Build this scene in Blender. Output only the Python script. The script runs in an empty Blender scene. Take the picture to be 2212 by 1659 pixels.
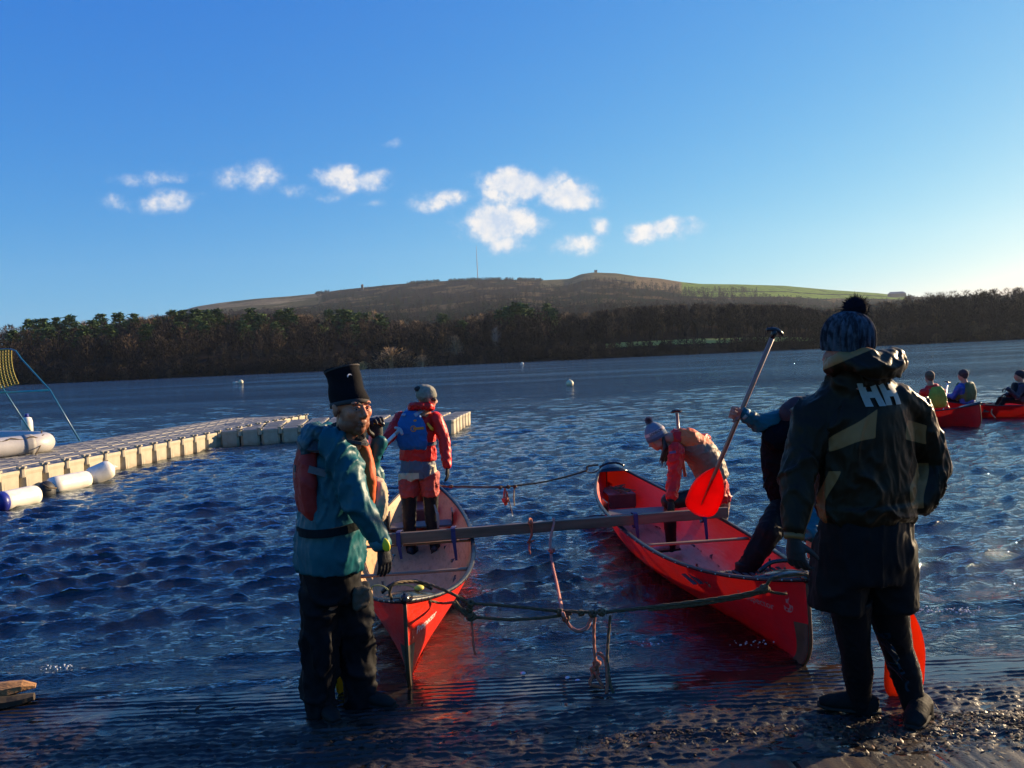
import bpy, bmesh, math, random
import numpy as np
from mathutils import Vector, Matrix, Quaternion, noise
from mathutils.bvhtree import BVHTree
random.seed(7); np.random.seed(7)
SC = bpy.context.scene
COL = SC.collection
R = math.radians
# ------------------------------------------------------------------ camera
CAM_H = 1.82
F = 1671.0                      # focal length in units of a 2212 px wide frame
PITCH, ROLL = R(1.93), R(2.6)
_f = Vector((0, math.cos(PITCH), -math.sin(PITCH)))
_u0 = Vector((0, math.sin(PITCH), math.cos(PITCH)))
_r0 = Vector((1, 0, 0))
CR = math.cos(ROLL)*_r0 - math.sin(ROLL)*_u0
CU = math.sin(ROLL)*_r0 + math.cos(ROLL)*_u0
cd = bpy.data.cameras.new('camera'); cam = bpy.data.objects.new('camera', cd); COL.objects.link(cam)
m = Matrix((CR, CU, -_f)).transposed().to_4x4(); m.translation = Vector((0, 0, CAM_H))
cam.matrix_world = m
cd.sensor_width = 36; cd.lens = 36*F/2212; cd.clip_start = .05; cd.clip_end = 30000
SC.camera = cam
def ray(px, py):
    return _f + CR*((px-1106)/F) - CU*((py-829.5)/F)
def at(px, py, Y):
    d = ray(px, py); return Vector((0, 0, CAM_H)) + d*(Y/d.y)
def gnd(px, py, z=0.0):
    d = ray(px, py); return Vector((0, 0, CAM_H)) + d*((z-CAM_H)/d.z)
# ------------------------------------------------------------------ sky and sun
EXPO = 1.25
SUN_AZ, SUN_EL = R(57), R(14)
w = bpy.data.worlds.new('World'); SC.world = w; w.use_nodes = True
nt = w.node_tree; nt.nodes.clear(); L = nt.links.new
def N(t, **k):
    n = nt.nodes.new(t)
    for a, b in k.items(): setattr(n, a, b)
    return n
out = N('ShaderNodeOutputWorld'); bg = N('ShaderNodeBackground'); sky = N('ShaderNodeTexSky')
sky.sky_type = 'NISHITA'; sky.sun_disc = False; sky.sun_elevation = SUN_EL; sky.sun_rotation = SUN_AZ
sky.air_density = 1.0; sky.dust_density = .25; sky.ozone_density = 3.4; sky.altitude = 0
bg.inputs['Strength'].default_value = .105
def M(op, a, b=None, c=None, clamp=False):
    n = N('ShaderNodeMath', operation=op, use_clamp=clamp)
    for i, v in enumerate((a, b, c)):
        if v is None: continue
        if isinstance(v, (int, float)): n.inputs[i].default_value = v
        else: L(v, n.inputs[i])
    return n.outputs[0]
tc = N('ShaderNodeTexCoord'); sep = N('ShaderNodeSeparateXYZ'); L(tc.outputs['Generated'], sep.inputs[0])
yy = M('MAXIMUM', sep.outputs['Y'], .02)
uu = M('DIVIDE', sep.outputs['X'], yy); vv = M('DIVIDE', sep.outputs['Z'], yy)
cmb = N('ShaderNodeCombineXYZ'); L(uu, cmb.inputs[0]); L(vv, cmb.inputs[1])
nz = N('ShaderNodeTexNoise'); nz.inputs['Scale'].default_value = 32; nz.inputs['Detail'].default_value = 9; nz.inputs['Roughness'].default_value = .60
L(cmb.outputs[0], nz.inputs['Vector'])
nz2 = N('ShaderNodeTexNoise'); nz2.inputs['Scale'].default_value = 11; nz2.inputs['Detail'].default_value = 6
L(cmb.outputs[0], nz2.inputs['Vector'])
wp = N('ShaderNodeVectorMath', operation='MULTIPLY_ADD'); L(nz2.outputs['Color'], wp.inputs[0]); wp.inputs[1].default_value = (.075, .045, 0); wp.inputs[2].default_value = (-.0375, -.0225, 0)
wa = N('ShaderNodeVectorMath', operation='ADD'); L(cmb.outputs[0], wa.inputs[0]); L(wp.outputs[0], wa.inputs[1])
CL = [(330,378,100,15,.42),(362,426,66,20,.62),(242,437,32,20,.42),(535,382,58,24,.66),(640,404,60,15,.34),(728,370,42,22,.74),(790,388,52,24,.8),
      (707,418,22,12,.5),(857,300,22,11,.36),(800,440,34,10,.26),(955,430,54,20,.6),(1122,398,76,28,1.0),(1085,430,56,18,.6),(1228,420,66,26,1.0),
      (1078,484,66,34,1.05),(1010,494,40,26,.45),(1086,524,46,20,.78),(1050,546,56,10,.22),(1288,489,24,20,.7),(1240,530,48,24,.52),(1425,496,62,22,.85),
      (1395,506,50,14,.7),(1462,480,32,13,.6),(893,375,13,17,.2),(130,300,60,14,.12),(220,320,40,14,.1)]
acc = None
for (px, py, rx, ry, dn) in CL:
    d = ray(px, py); u0, v0 = d.x/d.y, d.z/d.y
    s = N('ShaderNodeVectorMath', operation='SUBTRACT'); L(wa.outputs[0], s.inputs[0]); s.inputs[1].default_value = (u0, v0, 0)
    k = N('ShaderNodeVectorMath', operation='MULTIPLY'); L(s.outputs[0], k.inputs[0]); k.inputs[1].default_value = (F/rx/1.25, F/ry/1.25, 0)
    q = N('ShaderNodeVectorMath', operation='DOT_PRODUCT'); L(k.outputs[0], q.inputs[0]); L(k.outputs[0], q.inputs[1])
    g = M('MULTIPLY', M('EXPONENT', M('MULTIPLY', q.outputs['Value'], -1.0)), dn)
    acc = g if acc is None else M('MAXIMUM', acc, g)
dens = M('ADD', acc, M('MULTIPLY', M('SUBTRACT', nz.outputs['Fac'], .5), M('MINIMUM', M('MULTIPLY', acc, 4.0), 1.5)))
al = N('ShaderNodeMapRange', interpolation_type='SMOOTHSTEP'); L(dens, al.inputs['Value'])
al.inputs['From Min'].default_value = .14; al.inputs['From Max'].default_value = .80; al.inputs['To Max'].default_value = .90
front = M('GREATER_THAN', sep.outputs['Y'], .05)
alpha = M('MULTIPLY', al.outputs[0], front)
# cloud colour: sunlit warm white, thinner parts greyer
cr = N('ShaderNodeMixRGB'); cr.inputs[1].default_value = (1.9, 2.5, 3.4, 1); cr.inputs[2].default_value = (4.1, 3.85, 3.6, 1)
sh = N('ShaderNodeMapRange'); L(nz.outputs['Fac'], sh.inputs['Value']); sh.inputs['From Min'].default_value = .38; sh.inputs['From Max'].default_value = .62; sh.inputs['To Min'].default_value = .25
L(M('MULTIPLY', sh.outputs[0], M('MINIMUM', M('MULTIPLY', dens, 1.5), 1.0)), cr.inputs[0])
hs = N('ShaderNodeHueSaturation'); hs.inputs['Saturation'].default_value = 1.0; L(sky.outputs[0], hs.inputs['Color'])
# the camera's rendering of the sky: one response curve per colour channel, the same everywhere in the sky
sr_ = N('ShaderNodeSeparateColor'); L(hs.outputs[0], sr_.inputs[0]); cc_ = N('ShaderNodeCombineColor')
for ch, (g0, g1) in enumerate(((.0405, 1.56), (.149, .87), (.53, .253))):
    L(M('MULTIPLY', M('POWER', sr_.outputs[ch], g1), g0/(.105*2**EXPO)), cc_.inputs[ch])
mx = N('ShaderNodeMixRGB'); L(alpha, mx.inputs[0]); L(cc_.outputs[0], mx.inputs[1]); L(cr.outputs[0], mx.inputs[2])
L(mx.outputs[0], bg.inputs['Color']); L(bg.outputs[0], out.inputs[0])
sl = bpy.data.lights.new('sun', 'SUN'); sl.energy = 5.0; sl.angle = R(.6); sl.color = (1, .75, .46)
so = bpy.data.objects.new('sun', sl); COL.objects.link(so)
SV = Vector((math.sin(SUN_AZ)*math.cos(SUN_EL), math.cos(SUN_AZ)*math.cos(SUN_EL), math.sin(SUN_EL)))
so.rotation_euler = SV.to_track_quat('Z', 'Y').to_euler(); so.location = (30, 20, 20)
vs = SC.view_settings; vs.view_transform = 'Standard'; vs.look = 'None'; vs.exposure = EXPO; vs.gamma = 1; vs.use_curve_mapping = False
SC.cycles.max_bounces = 8; SC.cycles.transparent_max_bounces = 12; SC.cycles.volume_bounces = 0
SC.cycles.caustics_reflective = False; SC.cycles.caustics_refractive = False
SC.cycles.sample_clamp_indirect = 6
ORD = ['first','second','third','fourth','fifth','sixth','seventh','eighth','ninth','tenth','eleventh','twelfth','thirteenth']
# ------------------------------------------------------------------ helpers
def link(o, parent=None):
    COL.objects.link(o)
    if parent is not None: o.parent = parent
    return o
def tag(o, label=None, cat=None, group=None, kind=None):
    if label: o['label'] = label
    if cat: o['category'] = cat
    if group: o['group'] = group
    if kind: o['kind'] = kind
    return o
def thing(name, label, cat, loc=(0,0,0), rz=0, group=None):
    o = bpy.data.objects.new(name, None); o.empty_display_size = .1; COL.objects.link(o)
    o.location = loc; o.rotation_euler = (0, 0, rz)
    return tag(o, label, cat, group)
MATS = {}
def mat(name, col, rough=.6, metal=0., var=.12, vs=6., bump=0., bs=40., stretch=(1,1,1), spec=.5, coat=0., trans=0., col2=None, c2t=(.45,.6), rv=0., sheen=0.):
    """procedural principled material; var = brightness mottling, bump = fine relief, trans = translucent share"""
    if name in MATS: return MATS[name]
    m = bpy.data.materials.new(name); m.use_nodes = True; t = m.node_tree; n = t.nodes; l = t.links.new
    p = n['Principled BSDF']; p.inputs['Roughness'].default_value = rough; p.inputs['Metallic'].default_value = metal
    p.inputs['Specular IOR Level'].default_value = spec; p.inputs['Coat Weight'].default_value = coat
    if sheen: p.inputs['Sheen Weight'].default_value = sheen; p.inputs['Sheen Roughness'].default_value = .4
    co = n.new('ShaderNodeTexCoord'); mp = n.new('ShaderNodeMapping'); mp.inputs['Scale'].default_value = stretch; l(co.outputs['Object'], mp.inputs[0])
    nz = n.new('ShaderNodeTexNoise'); nz.inputs['Scale'].default_value = vs; nz.inputs['Detail'].default_value = 5; nz.inputs['Roughness'].default_value = .6; l(mp.outputs[0], nz.inputs[0])
    mr = n.new('ShaderNodeMapRange'); l(nz.outputs['Fac'], mr.inputs[0]); mr.inputs[1].default_value = .3; mr.inputs[2].default_value = .7; mr.inputs[3].default_value = 1-var; mr.inputs[4].default_value = 1+var
    mu = n.new('ShaderNodeVectorMath'); mu.operation = 'SCALE'; l(mr.outputs[0], mu.inputs['Scale'])
    if col2 is None: mu.inputs[0].default_value = col
    else:
        cm = n.new('ShaderNodeMixRGB'); cm.inputs[1].default_value = (*col, 1); cm.inputs[2].default_value = (*col2, 1)
        n3 = n.new('ShaderNodeTexNoise'); n3.inputs['Scale'].default_value = vs*.6; n3.inputs['Detail'].default_value = 6; l(mp.outputs[0], n3.inputs[0])
        r3 = n.new('ShaderNodeMapRange'); l(n3.outputs['Fac'], r3.inputs[0]); r3.inputs[1].default_value = c2t[0]; r3.inputs[2].default_value = c2t[1]
        l(r3.outputs[0], cm.inputs[0]); l(cm.outputs[0], mu.inputs[0])
    l(mu.outputs[0], p.inputs['Base Color'])
    if rv:
        rr = n.new('ShaderNodeMapRange'); l(nz.outputs['Fac'], rr.inputs[0]); rr.inputs[1].default_value = .3; rr.inputs[2].default_value = .7
        rr.inputs[3].default_value = max(.02, rough-rv); rr.inputs[4].default_value = rough+rv; l(rr.outputs[0], p.inputs['Roughness'])
    if bump:
        nb = n.new('ShaderNodeTexNoise'); nb.inputs['Scale'].default_value = bs; nb.inputs['Detail'].default_value = 4; l(mp.outputs[0], nb.inputs[0])
        b = n.new('ShaderNodeBump'); b.inputs['Strength'].default_value = 1; b.inputs['Distance'].default_value = bump; l(nb.outputs['Fac'], b.inputs['Height'])
        l(b.outputs[0], p.inputs['Normal'])
    if trans:
        o = n['Material Output']; tr = n.new('ShaderNodeBsdfTranslucent'); l(mu.outputs[0], tr.inputs[0]); mi = n.new('ShaderNodeMixShader'); mi.inputs[0].default_value = trans
        l(p.outputs[0], mi.inputs[1]); l(tr.outputs[0], mi.inputs[2]); l(mi.outputs[0], o.inputs[0])
    MATS[name] = m; return m
def frame(d):
    d = Vector(d).normalized(); a = Vector((0,0,1)) if abs(d.z) < .9 else Vector((1,0,0))
    s = d.cross(a).normalized(); return s, s.cross(d).normalized(), d
class MB:
    def __init__(s): s.v = []; s.f = []; s.m = []; s.cur = 0
    def add(s, vs, fs):
        b = len(s.v); s.v.extend([tuple(v) for v in vs]); s.f.extend([tuple(b+i for i in f) for f in fs]); s.m.extend([s.cur]*len(fs)); return s
    def box(s, c, size, M3=None, taper=1.0):
        hx, hy, hz = [k/2 for k in size]; vs = []
        for z in (-1, 1):
            t = taper if z > 0 else 1
            for x, y in ((-1,-1),(1,-1),(1,1),(-1,1)):
                p = Vector((x*hx*t, y*hy*t, z*hz))
                if M3 is not None: p = M3 @ p
                vs.append(p+Vector(c))
        return s.add(vs, [(3,2,1,0),(4,5,6,7),(0,1,5,4),(1,2,6,5),(2,3,7,6),(3,0,4,7)])
    def ell(s, c, r, M3=None, nu=14, nv=9):
        if isinstance(r, (int, float)): r = (r, r, r)
        vs = []; fs = []
        for j in range(1, nv):
            t = math.pi*j/nv
            for i in range(nu):
                a = 2*math.pi*i/nu; vs.append(Vector((math.sin(t)*math.cos(a)*r[0], math.sin(t)*math.sin(a)*r[1], math.cos(t)*r[2])))
        vs += [Vector((0,0,r[2])), Vector((0,0,-r[2]))]; T = len(vs)-2
        for j in range(nv-2):
            for i in range(nu):
                k = (i+1) % nu; fs.append((j*nu+i, (j+1)*nu+i, (j+1)*nu+k, j*nu+k))
        for i in range(nu):
            k = (i+1) % nu; fs.append((T, i, k)); fs.append((T+1, (nv-2)*nu+k, (nv-2)*nu+i))
        return s.add([(M3@v if M3 is not None else v)+Vector(c) for v in vs], fs)
    def etube(s, pts, rads, side=None, seg=16, cap=True, pw=1.0, axis=None):
        """loft of elliptical rings; rads (a along side, b across) or single numbers"""
        pts = [Vector(p) for p in pts]; n = len(pts); vs = []; fs = []; sd = Vector(side) if side is not None else None; prev = None
        for i, p in enumerate(pts):
            d = (pts[min(i+1, n-1)]-pts[max(i-1, 0)])
            if d.length < 1e-9: d = Vector((0,0,1))
            d.normalize()
            if axis is not None: d = Vector(axis).normalized()
            if sd is not None: a = (sd - d*sd.dot(d)).normalized()
            elif prev is not None: a = (prev - d*prev.dot(d)).normalized()
            else: a = frame(d)[0]
            prev = a; b = d.cross(a)
            ra, rb = rads[i] if isinstance(rads[i], (tuple, list)) else (rads[i], rads[i])
            for k in range(seg):
                t = 2*math.pi*k/seg; c, q = math.cos(t), math.sin(t)
                if pw != 1: c = math.copysign(abs(c)**pw, c); q = math.copysign(abs(q)**pw, q)
                vs.append(p + a*(ra*c) + b*(rb*q))
        for i in range(n-1):
            for k in range(seg):
                j = (k+1) % seg; fs.append((i*seg+k, i*seg+j, (i+1)*seg+j, (i+1)*seg+k))
        if cap:
            fs.append(tuple(reversed(range(seg)))); fs.append(tuple((n-1)*seg+k for k in range(seg)))
        return s.add(vs, fs)
    def chain(s, pts, rads, seg=14):
        s.etube(pts, rads, seg=seg)
        for p, r in zip(pts, rads): s.ell(p, r*.995, nu=seg, nv=8)
        return s
    def strip(s, pts, widths, nrm, th=.004):
        """flat strap along pts; nrm gives the outward normal at each point"""
        pts = [Vector(p) for p in pts]; n = len(pts); vs = []; fs = []
        for i, p in enumerate(pts):
            d = (pts[min(i+1, n-1)]-pts[max(i-1, 0)]).normalized(); u = Vector(nrm[i] if isinstance(nrm, list) else nrm)
            a = d.cross(u).normalized(); u = a.cross(d).normalized(); wd = widths[i] if isinstance(widths, list) else widths
            vs += [p-a*wd/2-u*th/2, p+a*wd/2-u*th/2, p+a*wd/2+u*th/2, p-a*wd/2+u*th/2]
        for i in range(n-1):
            for k in range(4):
                j = (k+1) % 4; fs.append((i*4+k, i*4+j, (i+1)*4+j, (i+1)*4+k))
        fs += [(3,2,1,0), tuple((n-1)*4+k for k in range(4))]
        return s.add(vs, fs)
    def mesh(s, name, mats, smooth=False):
        me = bpy.data.meshes.new(name); me.from_pydata(s.v, [], s.f)
        for m in (mats if isinstance(mats, (list, tuple)) else [mats]): me.materials.append(m)
        if any(s.m): me.polygons.foreach_set('material_index', s.m)
        if smooth: me.polygons.foreach_set('use_smooth', [True]*len(me.polygons))
        me.update(); return me
    def build(s, name, mats, parent=None, smooth=False, local=False):
        """verts are world coordinates unless local; under an Empty they are moved into its space"""
        me = s.mesh(name, mats, smooth); o = bpy.data.objects.new(name, me); COL.objects.link(o)
        if parent is not None:
            o.parent = parent
            if not local:
                r = parent
                while r.parent is not None: r = r.parent
                mw = Matrix.LocRotScale(r.location, r.rotation_euler, r.scale)
                me.transform(mw.inverted())
        return o
def rounded(me_or_ob, wd=.004, seg=2):
    m = me_or_ob.modifiers.new('bevel', 'BEVEL'); m.width = wd; m.segments = seg; m.limit_method = 'ANGLE'; m.angle_limit = R(40); return me_or_ob
def eval_mesh(o):
    dg = bpy.context.evaluated_depsgraph_get(); e = o.evaluated_get(dg); return bpy.data.meshes.new_from_object(e)
def fused(mb, name, mats, parent=None, voxel=.01, smooth=4, fold=None, pick=None, post=None, mask=None, field=None):
    """voxel-union of overlapping closed shapes into one continuous skin, with cloth folds pushed in"""
    me = mb.mesh(name+'_raw', []); o = bpy.data.objects.new('tmp', me); COL.objects.link(o)
    r = o.modifiers.new('r', 'REMESH'); r.mode = 'VOXEL'; r.voxel_size = voxel; r.use_smooth_shade = True
    if smooth:
        q = o.modifiers.new('s', 'SMOOTH'); q.factor = .5; q.iterations = smooth
    me2 = eval_mesh(o); bpy.data.objects.remove(o); bpy.data.meshes.remove(me)
    if fold:
        amp, sc, strc = fold; n = len(me2.vertices)
        co = np.empty(n*3); me2.vertices.foreach_get('co', co); co = co.reshape(-1, 3)
        no = np.array([tuple(v.normal) for v in me2.vertices])
        ds = np.empty(n)
        for i in range(n):
            x, y, z = co[i]
            p = Vector((x*sc*strc[0], y*sc*strc[1], z*sc*strc[2]))
            wv = noise.noise_vector(p*.5)
            a = 1-abs(noise.noise(p+wv*1.1))*2.6
            b = noise.noise(p*.35+Vector((5, 3, 9)))
            c = 1-abs(noise.noise(p*2.1+wv*1.3))*2.4
            e = 1-abs(noise.noise(p*4.3+wv*2))*2.2
            ds[i] = amp*((max(a, -.3)**3 if a > 0 else a*.3)*(.75+.8*b)-.30+.42*max(c, -.3)*(.6+.8*b)+.14*e)*(mask(Vector(co[i])) if mask else 1)
        co += no*ds[:, None]; me2.vertices.foreach_set('co', co.ravel())
    if post: post(me2)
    for mm in (mats if isinstance(mats, (list, tuple)) else [mats]): me2.materials.append(mm)
    if field:
        A = me2.attributes.new('panel', 'FLOAT', 'POINT'); A.data.foreach_set('value', [field(v.co) for v in me2.vertices])
    if pick:
        me2.polygons.foreach_set('material_index', [pick(p.center) for p in me2.polygons])
    me2.polygons.foreach_set('use_smooth', [True]*len(me2.polygons)); me2.name = name
    ob = bpy.data.objects.new(name, me2); COL.objects.link(ob)
    me2.update()
    ob['_w'] = 1; WORLD_BVH[ob.name] = BVHTree.FromPolygons([tuple(v.co) for v in me2.vertices], [tuple(p.vertices) for p in me2.polygons])
    del ob['_w']
    if parent is not None:
        ob.parent = parent; r = parent
        while r.parent is not None: r = r.parent
        me2.transform(Matrix.LocRotScale(r.location, r.rotation_euler, r.scale).inverted())
    return ob
WORLD_BVH = {}
def two_tone(name, c1, c2, rough=.5, bump=.005, bs=13, spec=.25, soft=.0015):
    m = mat(name, c1, rough, spec=spec, var=.2, vs=7, bump=bump, bs=bs, stretch=(1,1,.6)); t = m.node_tree; n = t.nodes; l = t.links.new; p = n['Principled BSDF']
    src = p.inputs['Base Color'].links[0].from_socket; nd = src.node; at_ = n.new('ShaderNodeAttribute'); at_.attribute_name = 'panel'
    r = n.new('ShaderNodeMapRange'); l(at_.outputs['Fac'], r.inputs[0]); r.inputs[1].default_value = -soft; r.inputs[2].default_value = soft
    x = n.new('ShaderNodeMixRGB'); x.inputs[1].default_value = (*c1, 1); x.inputs[2].default_value = (*c2, 1); l(r.outputs[0], x.inputs[0]); l(x.outputs[0], nd.inputs[0]); return m
def join_into(base, others):
    """append other objects' meshes (same parent space) to base and drop them"""
    bm = bmesh.new(); bm.from_mesh(base.data)
    for o in others:
        off = len(base.data.materials); mp = []
        for m_ in o.data.materials:
            if m_.name not in [x.name for x in base.data.materials]: base.data.materials.append(m_)
            mp.append([x.name for x in base.data.materials].index(m_.name))
        for p in o.data.polygons: p.material_index = mp[p.material_index] if mp else 0
        bm.from_mesh(o.data); bpy.data.objects.remove(o)
    bm.to_mesh(base.data); bm.free()
def text_mesh(body, size, font_scale=(1,1), bold=0.0):
    c = bpy.data.curves.new('t', 'FONT'); c.body = body; c.size = size; c.align_x = 'CENTER'; c.align_y = 'CENTER'; c.offset = bold
    o = bpy.data.objects.new('t', c); COL.objects.link(o); me = eval_mesh(o); bpy.data.objects.remove(o)
    for v in me.vertices: v.co.x *= font_scale[0]; v.co.y *= font_scale[1]
    return me
def decal(me, name, m, parent, origin, right, up, bvh, off=.002, sub=0, fit=False):
    """lays a flat 2-D mesh onto a surface found by ray casting along the normal (world space)"""
    right = Vector(right).normalized(); up = Vector(up); up = (up-right*up.dot(right)).normalized(); nrm = right.cross(up)
    bm = bmesh.new(); bm.from_mesh(me)
    if sub: bmesh.ops.subdivide_edges(bm, edges=bm.edges[:], cuts=sub, use_grid_fill=True)
    if fit:      # smooth sheet: quadratic fit through the hit points
        A = []; B = []
        for v in bm.verts:
            h = bvh.ray_cast(Vector(origin)+right*v.co.x+up*v.co.y+nrm*.35, -nrm, 1.2)
            if h[0] is not None: x, y = v.co.x, v.co.y; A.append((1, x, y, x*x, x*y, y*y)); B.append((h[0]-Vector(origin)).dot(nrm))
        q = np.linalg.lstsq(np.array(A), np.array(B), rcond=None)[0]
        for v in bm.verts: x, y = v.co.x, v.co.y; v.co = Vector(origin)+right*x+up*y+nrm*(float(np.dot(q, (1, x, y, x*x, x*y, y*y)))+off)
    for v in ([] if fit else bm.verts):
        p = Vector(origin)+right*v.co.x+up*v.co.y
        h = bvh.ray_cast(p+nrm*.35, -nrm, 1.2) if bvh else (None,)
        v.co = (h[0]+h[1]*off*(1 if h[1].dot(nrm) > 0 else -1)) if h[0] is not None else p
    r = parent
    while r.parent is not None: r = r.parent
    bm.transform(Matrix.LocRotScale(r.location, r.rotation_euler, r.scale).inverted())
    me.materials.clear(); me.materials.append(m); bm.to_mesh(me); bm.free(); me.name = name
    o = bpy.data.objects.new(name, me); COL.objects.link(o); o.parent = parent; return o
def curve_pts(ctrl, n=24, sag=0.):
    """Catmull-Rom through control points"""
    c = [Vector(p) for p in ctrl]; c = [c[0]*2-c[1]] + c + [c[-1]*2-c[-2]]; o = []
    segs = len(c)-3
    for i in range(segs):
        a, b, d, e = c[i:i+4]; k = max(2, n//segs)
        for j in range(k):
            t = j/k; o.append(.5*((2*b)+(d-a)*t+(2*a-5*b+4*d-e)*t*t+(3*b-a-3*d+e)*t**3))
    o.append(c[-2]); return o
# ================================================================== SETTING
Y_SHORE, SLOPE = 4.32, .085
def slip_z(y): return SLOPE*(Y_SHORE-y)
def grid_mesh(name, X, Yv, Z, m, smooth=True, attr=None):
    nr, nc = X.shape; co = np.stack([X, Yv, Z], -1).reshape(-1, 3).astype(np.float32)
    i = np.arange((nr-1)*(nc-1)); r, c = i//(nc-1), i % (nc-1); a = r*nc+c
    q = np.stack([a, a+1, a+nc+1, a+nc], 1).astype(np.int32)
    me = bpy.data.meshes.new(name); me.vertices.add(len(co)); me.vertices.foreach_set('co', co.ravel())
    me.loops.add(q.size); me.loops.foreach_set('vertex_index', q.ravel()); me.polygons.add(len(q))
    me.polygons.foreach_set('loop_start', np.arange(len(q), dtype=np.int32)*4)
    if smooth: me.polygons.foreach_set('use_smooth', np.ones(len(q), bool))
    if attr:
        for k, (typ, val) in attr.items():
            A = me.attributes.new(k, typ, 'POINT')
            if typ == 'FLOAT': A.data.foreach_set('value', val.ravel().astype(np.float32))
            else: A.data.foreach_set('color', val.reshape(-1, 4).ravel().astype(np.float32))
    me.materials.append(m); me.update(); me.validate()
    o = bpy.data.objects.new(name, me); COL.objects.link(o); return o
def vnoise(x, y, seed=0):
    """tileless value noise, vectorised"""
    xi = np.floor(x).astype(np.int64); yi = np.floor(y).astype(np.int64); xf = x-xi; yf = y-yi
    xf = xf*xf*(3-2*xf); yf = yf*yf*(3-2*yf)
    def h(a, b):
        n = (a*374761393 + b*668265263 + seed*974634777) & 0xffffffff
        n = ((n ^ (n >> 13))*1274126177) & 0xffffffff
        return ((n ^ (n >> 16)) & 0xffff)/65535.0
    return (h(xi,yi)*(1-xf)+h(xi+1,yi)*xf)*(1-yf)+(h(xi,yi+1)*(1-xf)+h(xi+1,yi+1)*xf)*yf
def fbm(x, y, o=4, seed=0):
    s = 0; a = .5; t = 0
    for k in range(o): s = s+a*vnoise(x*2**k+17*k, y*2**k+9*k, seed+k); t += a; a *= .5
    return s/t
# ---- slipway
M_slip = bpy.data.materials.new('wet_concrete'); M_slip.use_nodes = True
t = M_slip.node_tree; n = t.nodes; l = t.links.new; p = n['Principled BSDF']
co = n.new('ShaderNodeTexCoord'); z1 = n.new('ShaderNodeTexNoise'); z1.inputs['Scale'].default_value = 3.2; z1.inputs['Detail'].default_value = 8; l(co.outputs['Object'], z1.inputs[0])
cr = n.new('ShaderNodeValToRGB'); cr.color_ramp.elements[0].color = (.014,.012,.010,1); cr.color_ramp.elements[1].color = (.046,.028,.016,1)
cr.color_ramp.elements[0].position = .35; cr.color_ramp.elements[1].position = .7; l(z1.outputs[0], cr.inputs[0])
wt = n.new('ShaderNodeAttribute'); wt.attribute_name = 'wet'
mxr = n.new('ShaderNodeMapRange'); l(wt.outputs['Fac'], mxr.inputs[0]); mxr.inputs[3].default_value = .70; mxr.inputs[4].default_value = .09
l(mxr.outputs[0], p.inputs['Roughness']); l(cr.outputs[0], p.inputs['Base Color']); p.inputs['Specular IOR Level'].default_value = .42
nb = n.new('ShaderNodeTexNoise'); nb.inputs['Scale'].default_value = 90; nb.inputs['Detail'].default_value = 5; l(co.outputs['Object'], nb.inputs[0])
bp = n.new('ShaderNodeBump'); bp.inputs['Distance'].default_value = .004; l(nb.outputs[0], bp.inputs['Height'])
iv = n.new('ShaderNodeMath'); iv.operation = 'SUBTRACT'; iv.inputs[0].default_value = 1.02; l(wt.outputs['Fac'], iv.inputs[1]); l(iv.outputs[0], bp.inputs['Strength']); l(bp.outputs[0], p.inputs['Normal'])
xs = np.concatenate([[-60,-30,-15,-9,-6], np.linspace(-4.2, 4.4, 760), [6,9,15,30,60]])
ys = np.concatenate([[-40,-15,-5,0,2,2.8], np.linspace(3.15, 5.6, 520), [6,7,9,12,16]])
X, Yg = np.meshgrid(xs, ys)
ph = (Yg + .022*(fbm(X*1.3, Yg*1.1, 3, 3)-.5)*2 + .030*(fbm(X*11, Yg*7, 3, 5)-.5) - X*.004)/.058
rib = np.clip(np.cos(ph*2*np.pi), 0, 1)**2.2
strength = np.clip((fbm(X*2.6, Yg*10, 5, 11)-.26)*2.6, 0, 1.2)
fine = ((X > -4.3) & (X < 4.5) & (Yg > 3.1) & (Yg < 5.7))
lumps = (fbm(X*22, Yg*22, 4, 21)-.5)
gz = slip_z(Yg)
up = np.clip((4.08-Yg)/.38, 0, 1)                       # higher up: rougher, with grit
Z = np.where(fine, rib*strength*.0095 + lumps*(.006+.020*up), 0)
film = np.where(fine, .0004+.004*(fbm(X*.9+3, Yg*1.6, 3, 31)-.35)*(1-up)-.004*up, -1)   # water lying between the ribs
under = Z < film
wet = np.clip(np.where(under, 1, .80-.35*up + .3*(fbm(X*5, Yg*5, 2, 41)-.5)), 0, 1)
Z = np.where(under, film + .0006*(fbm(X*14, Yg*18, 2, 8)-.5), Z) + gz
slip = grid_mesh('slipway', X, Yg, Z, M_slip, attr={'wet': ('FLOAT', wet)}); tag(slip, kind='structure')
# ---- canoe footprints (water must not stand inside the hulls)
def place_canoe(near, far, keel, L_=None):
    near, far = Vector(near), Vector(far); d = (near-far); d.z = 0
    return dict(c=(near+far)/2, ang=math.atan2(d.y, d.x), L=L_ or d.length, keel=keel)
BEAM = .93
CAN = [place_canoe(gnd(884,1497,0), (*(at(912,1040,9.0).xy),0), -.085, 4.85),
       place_canoe((1.60,4.22,0), (1.10,9.45,0), -.085, 5.2)]
FARC = [place_canoe((9.35,15.5,0), (7.25,19.6,0), -.12, 4.7), place_canoe((9.5,17.7,0), (14.2,16.9,0), -.12, 4.9)]
def hull_half(u, s):
    """half width at length fraction u and height fraction s"""
    a = np.abs(u); wg = BEAM/2*np.clip(1-a**2.5, 0, 1)**.85
    pw = .30+.75*a**1.6
    return wg*np.clip(s, 0, 1)**pw*(1+.05*np.sin(np.clip(s,0,1)*np.pi)*(1-a)) 
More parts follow.
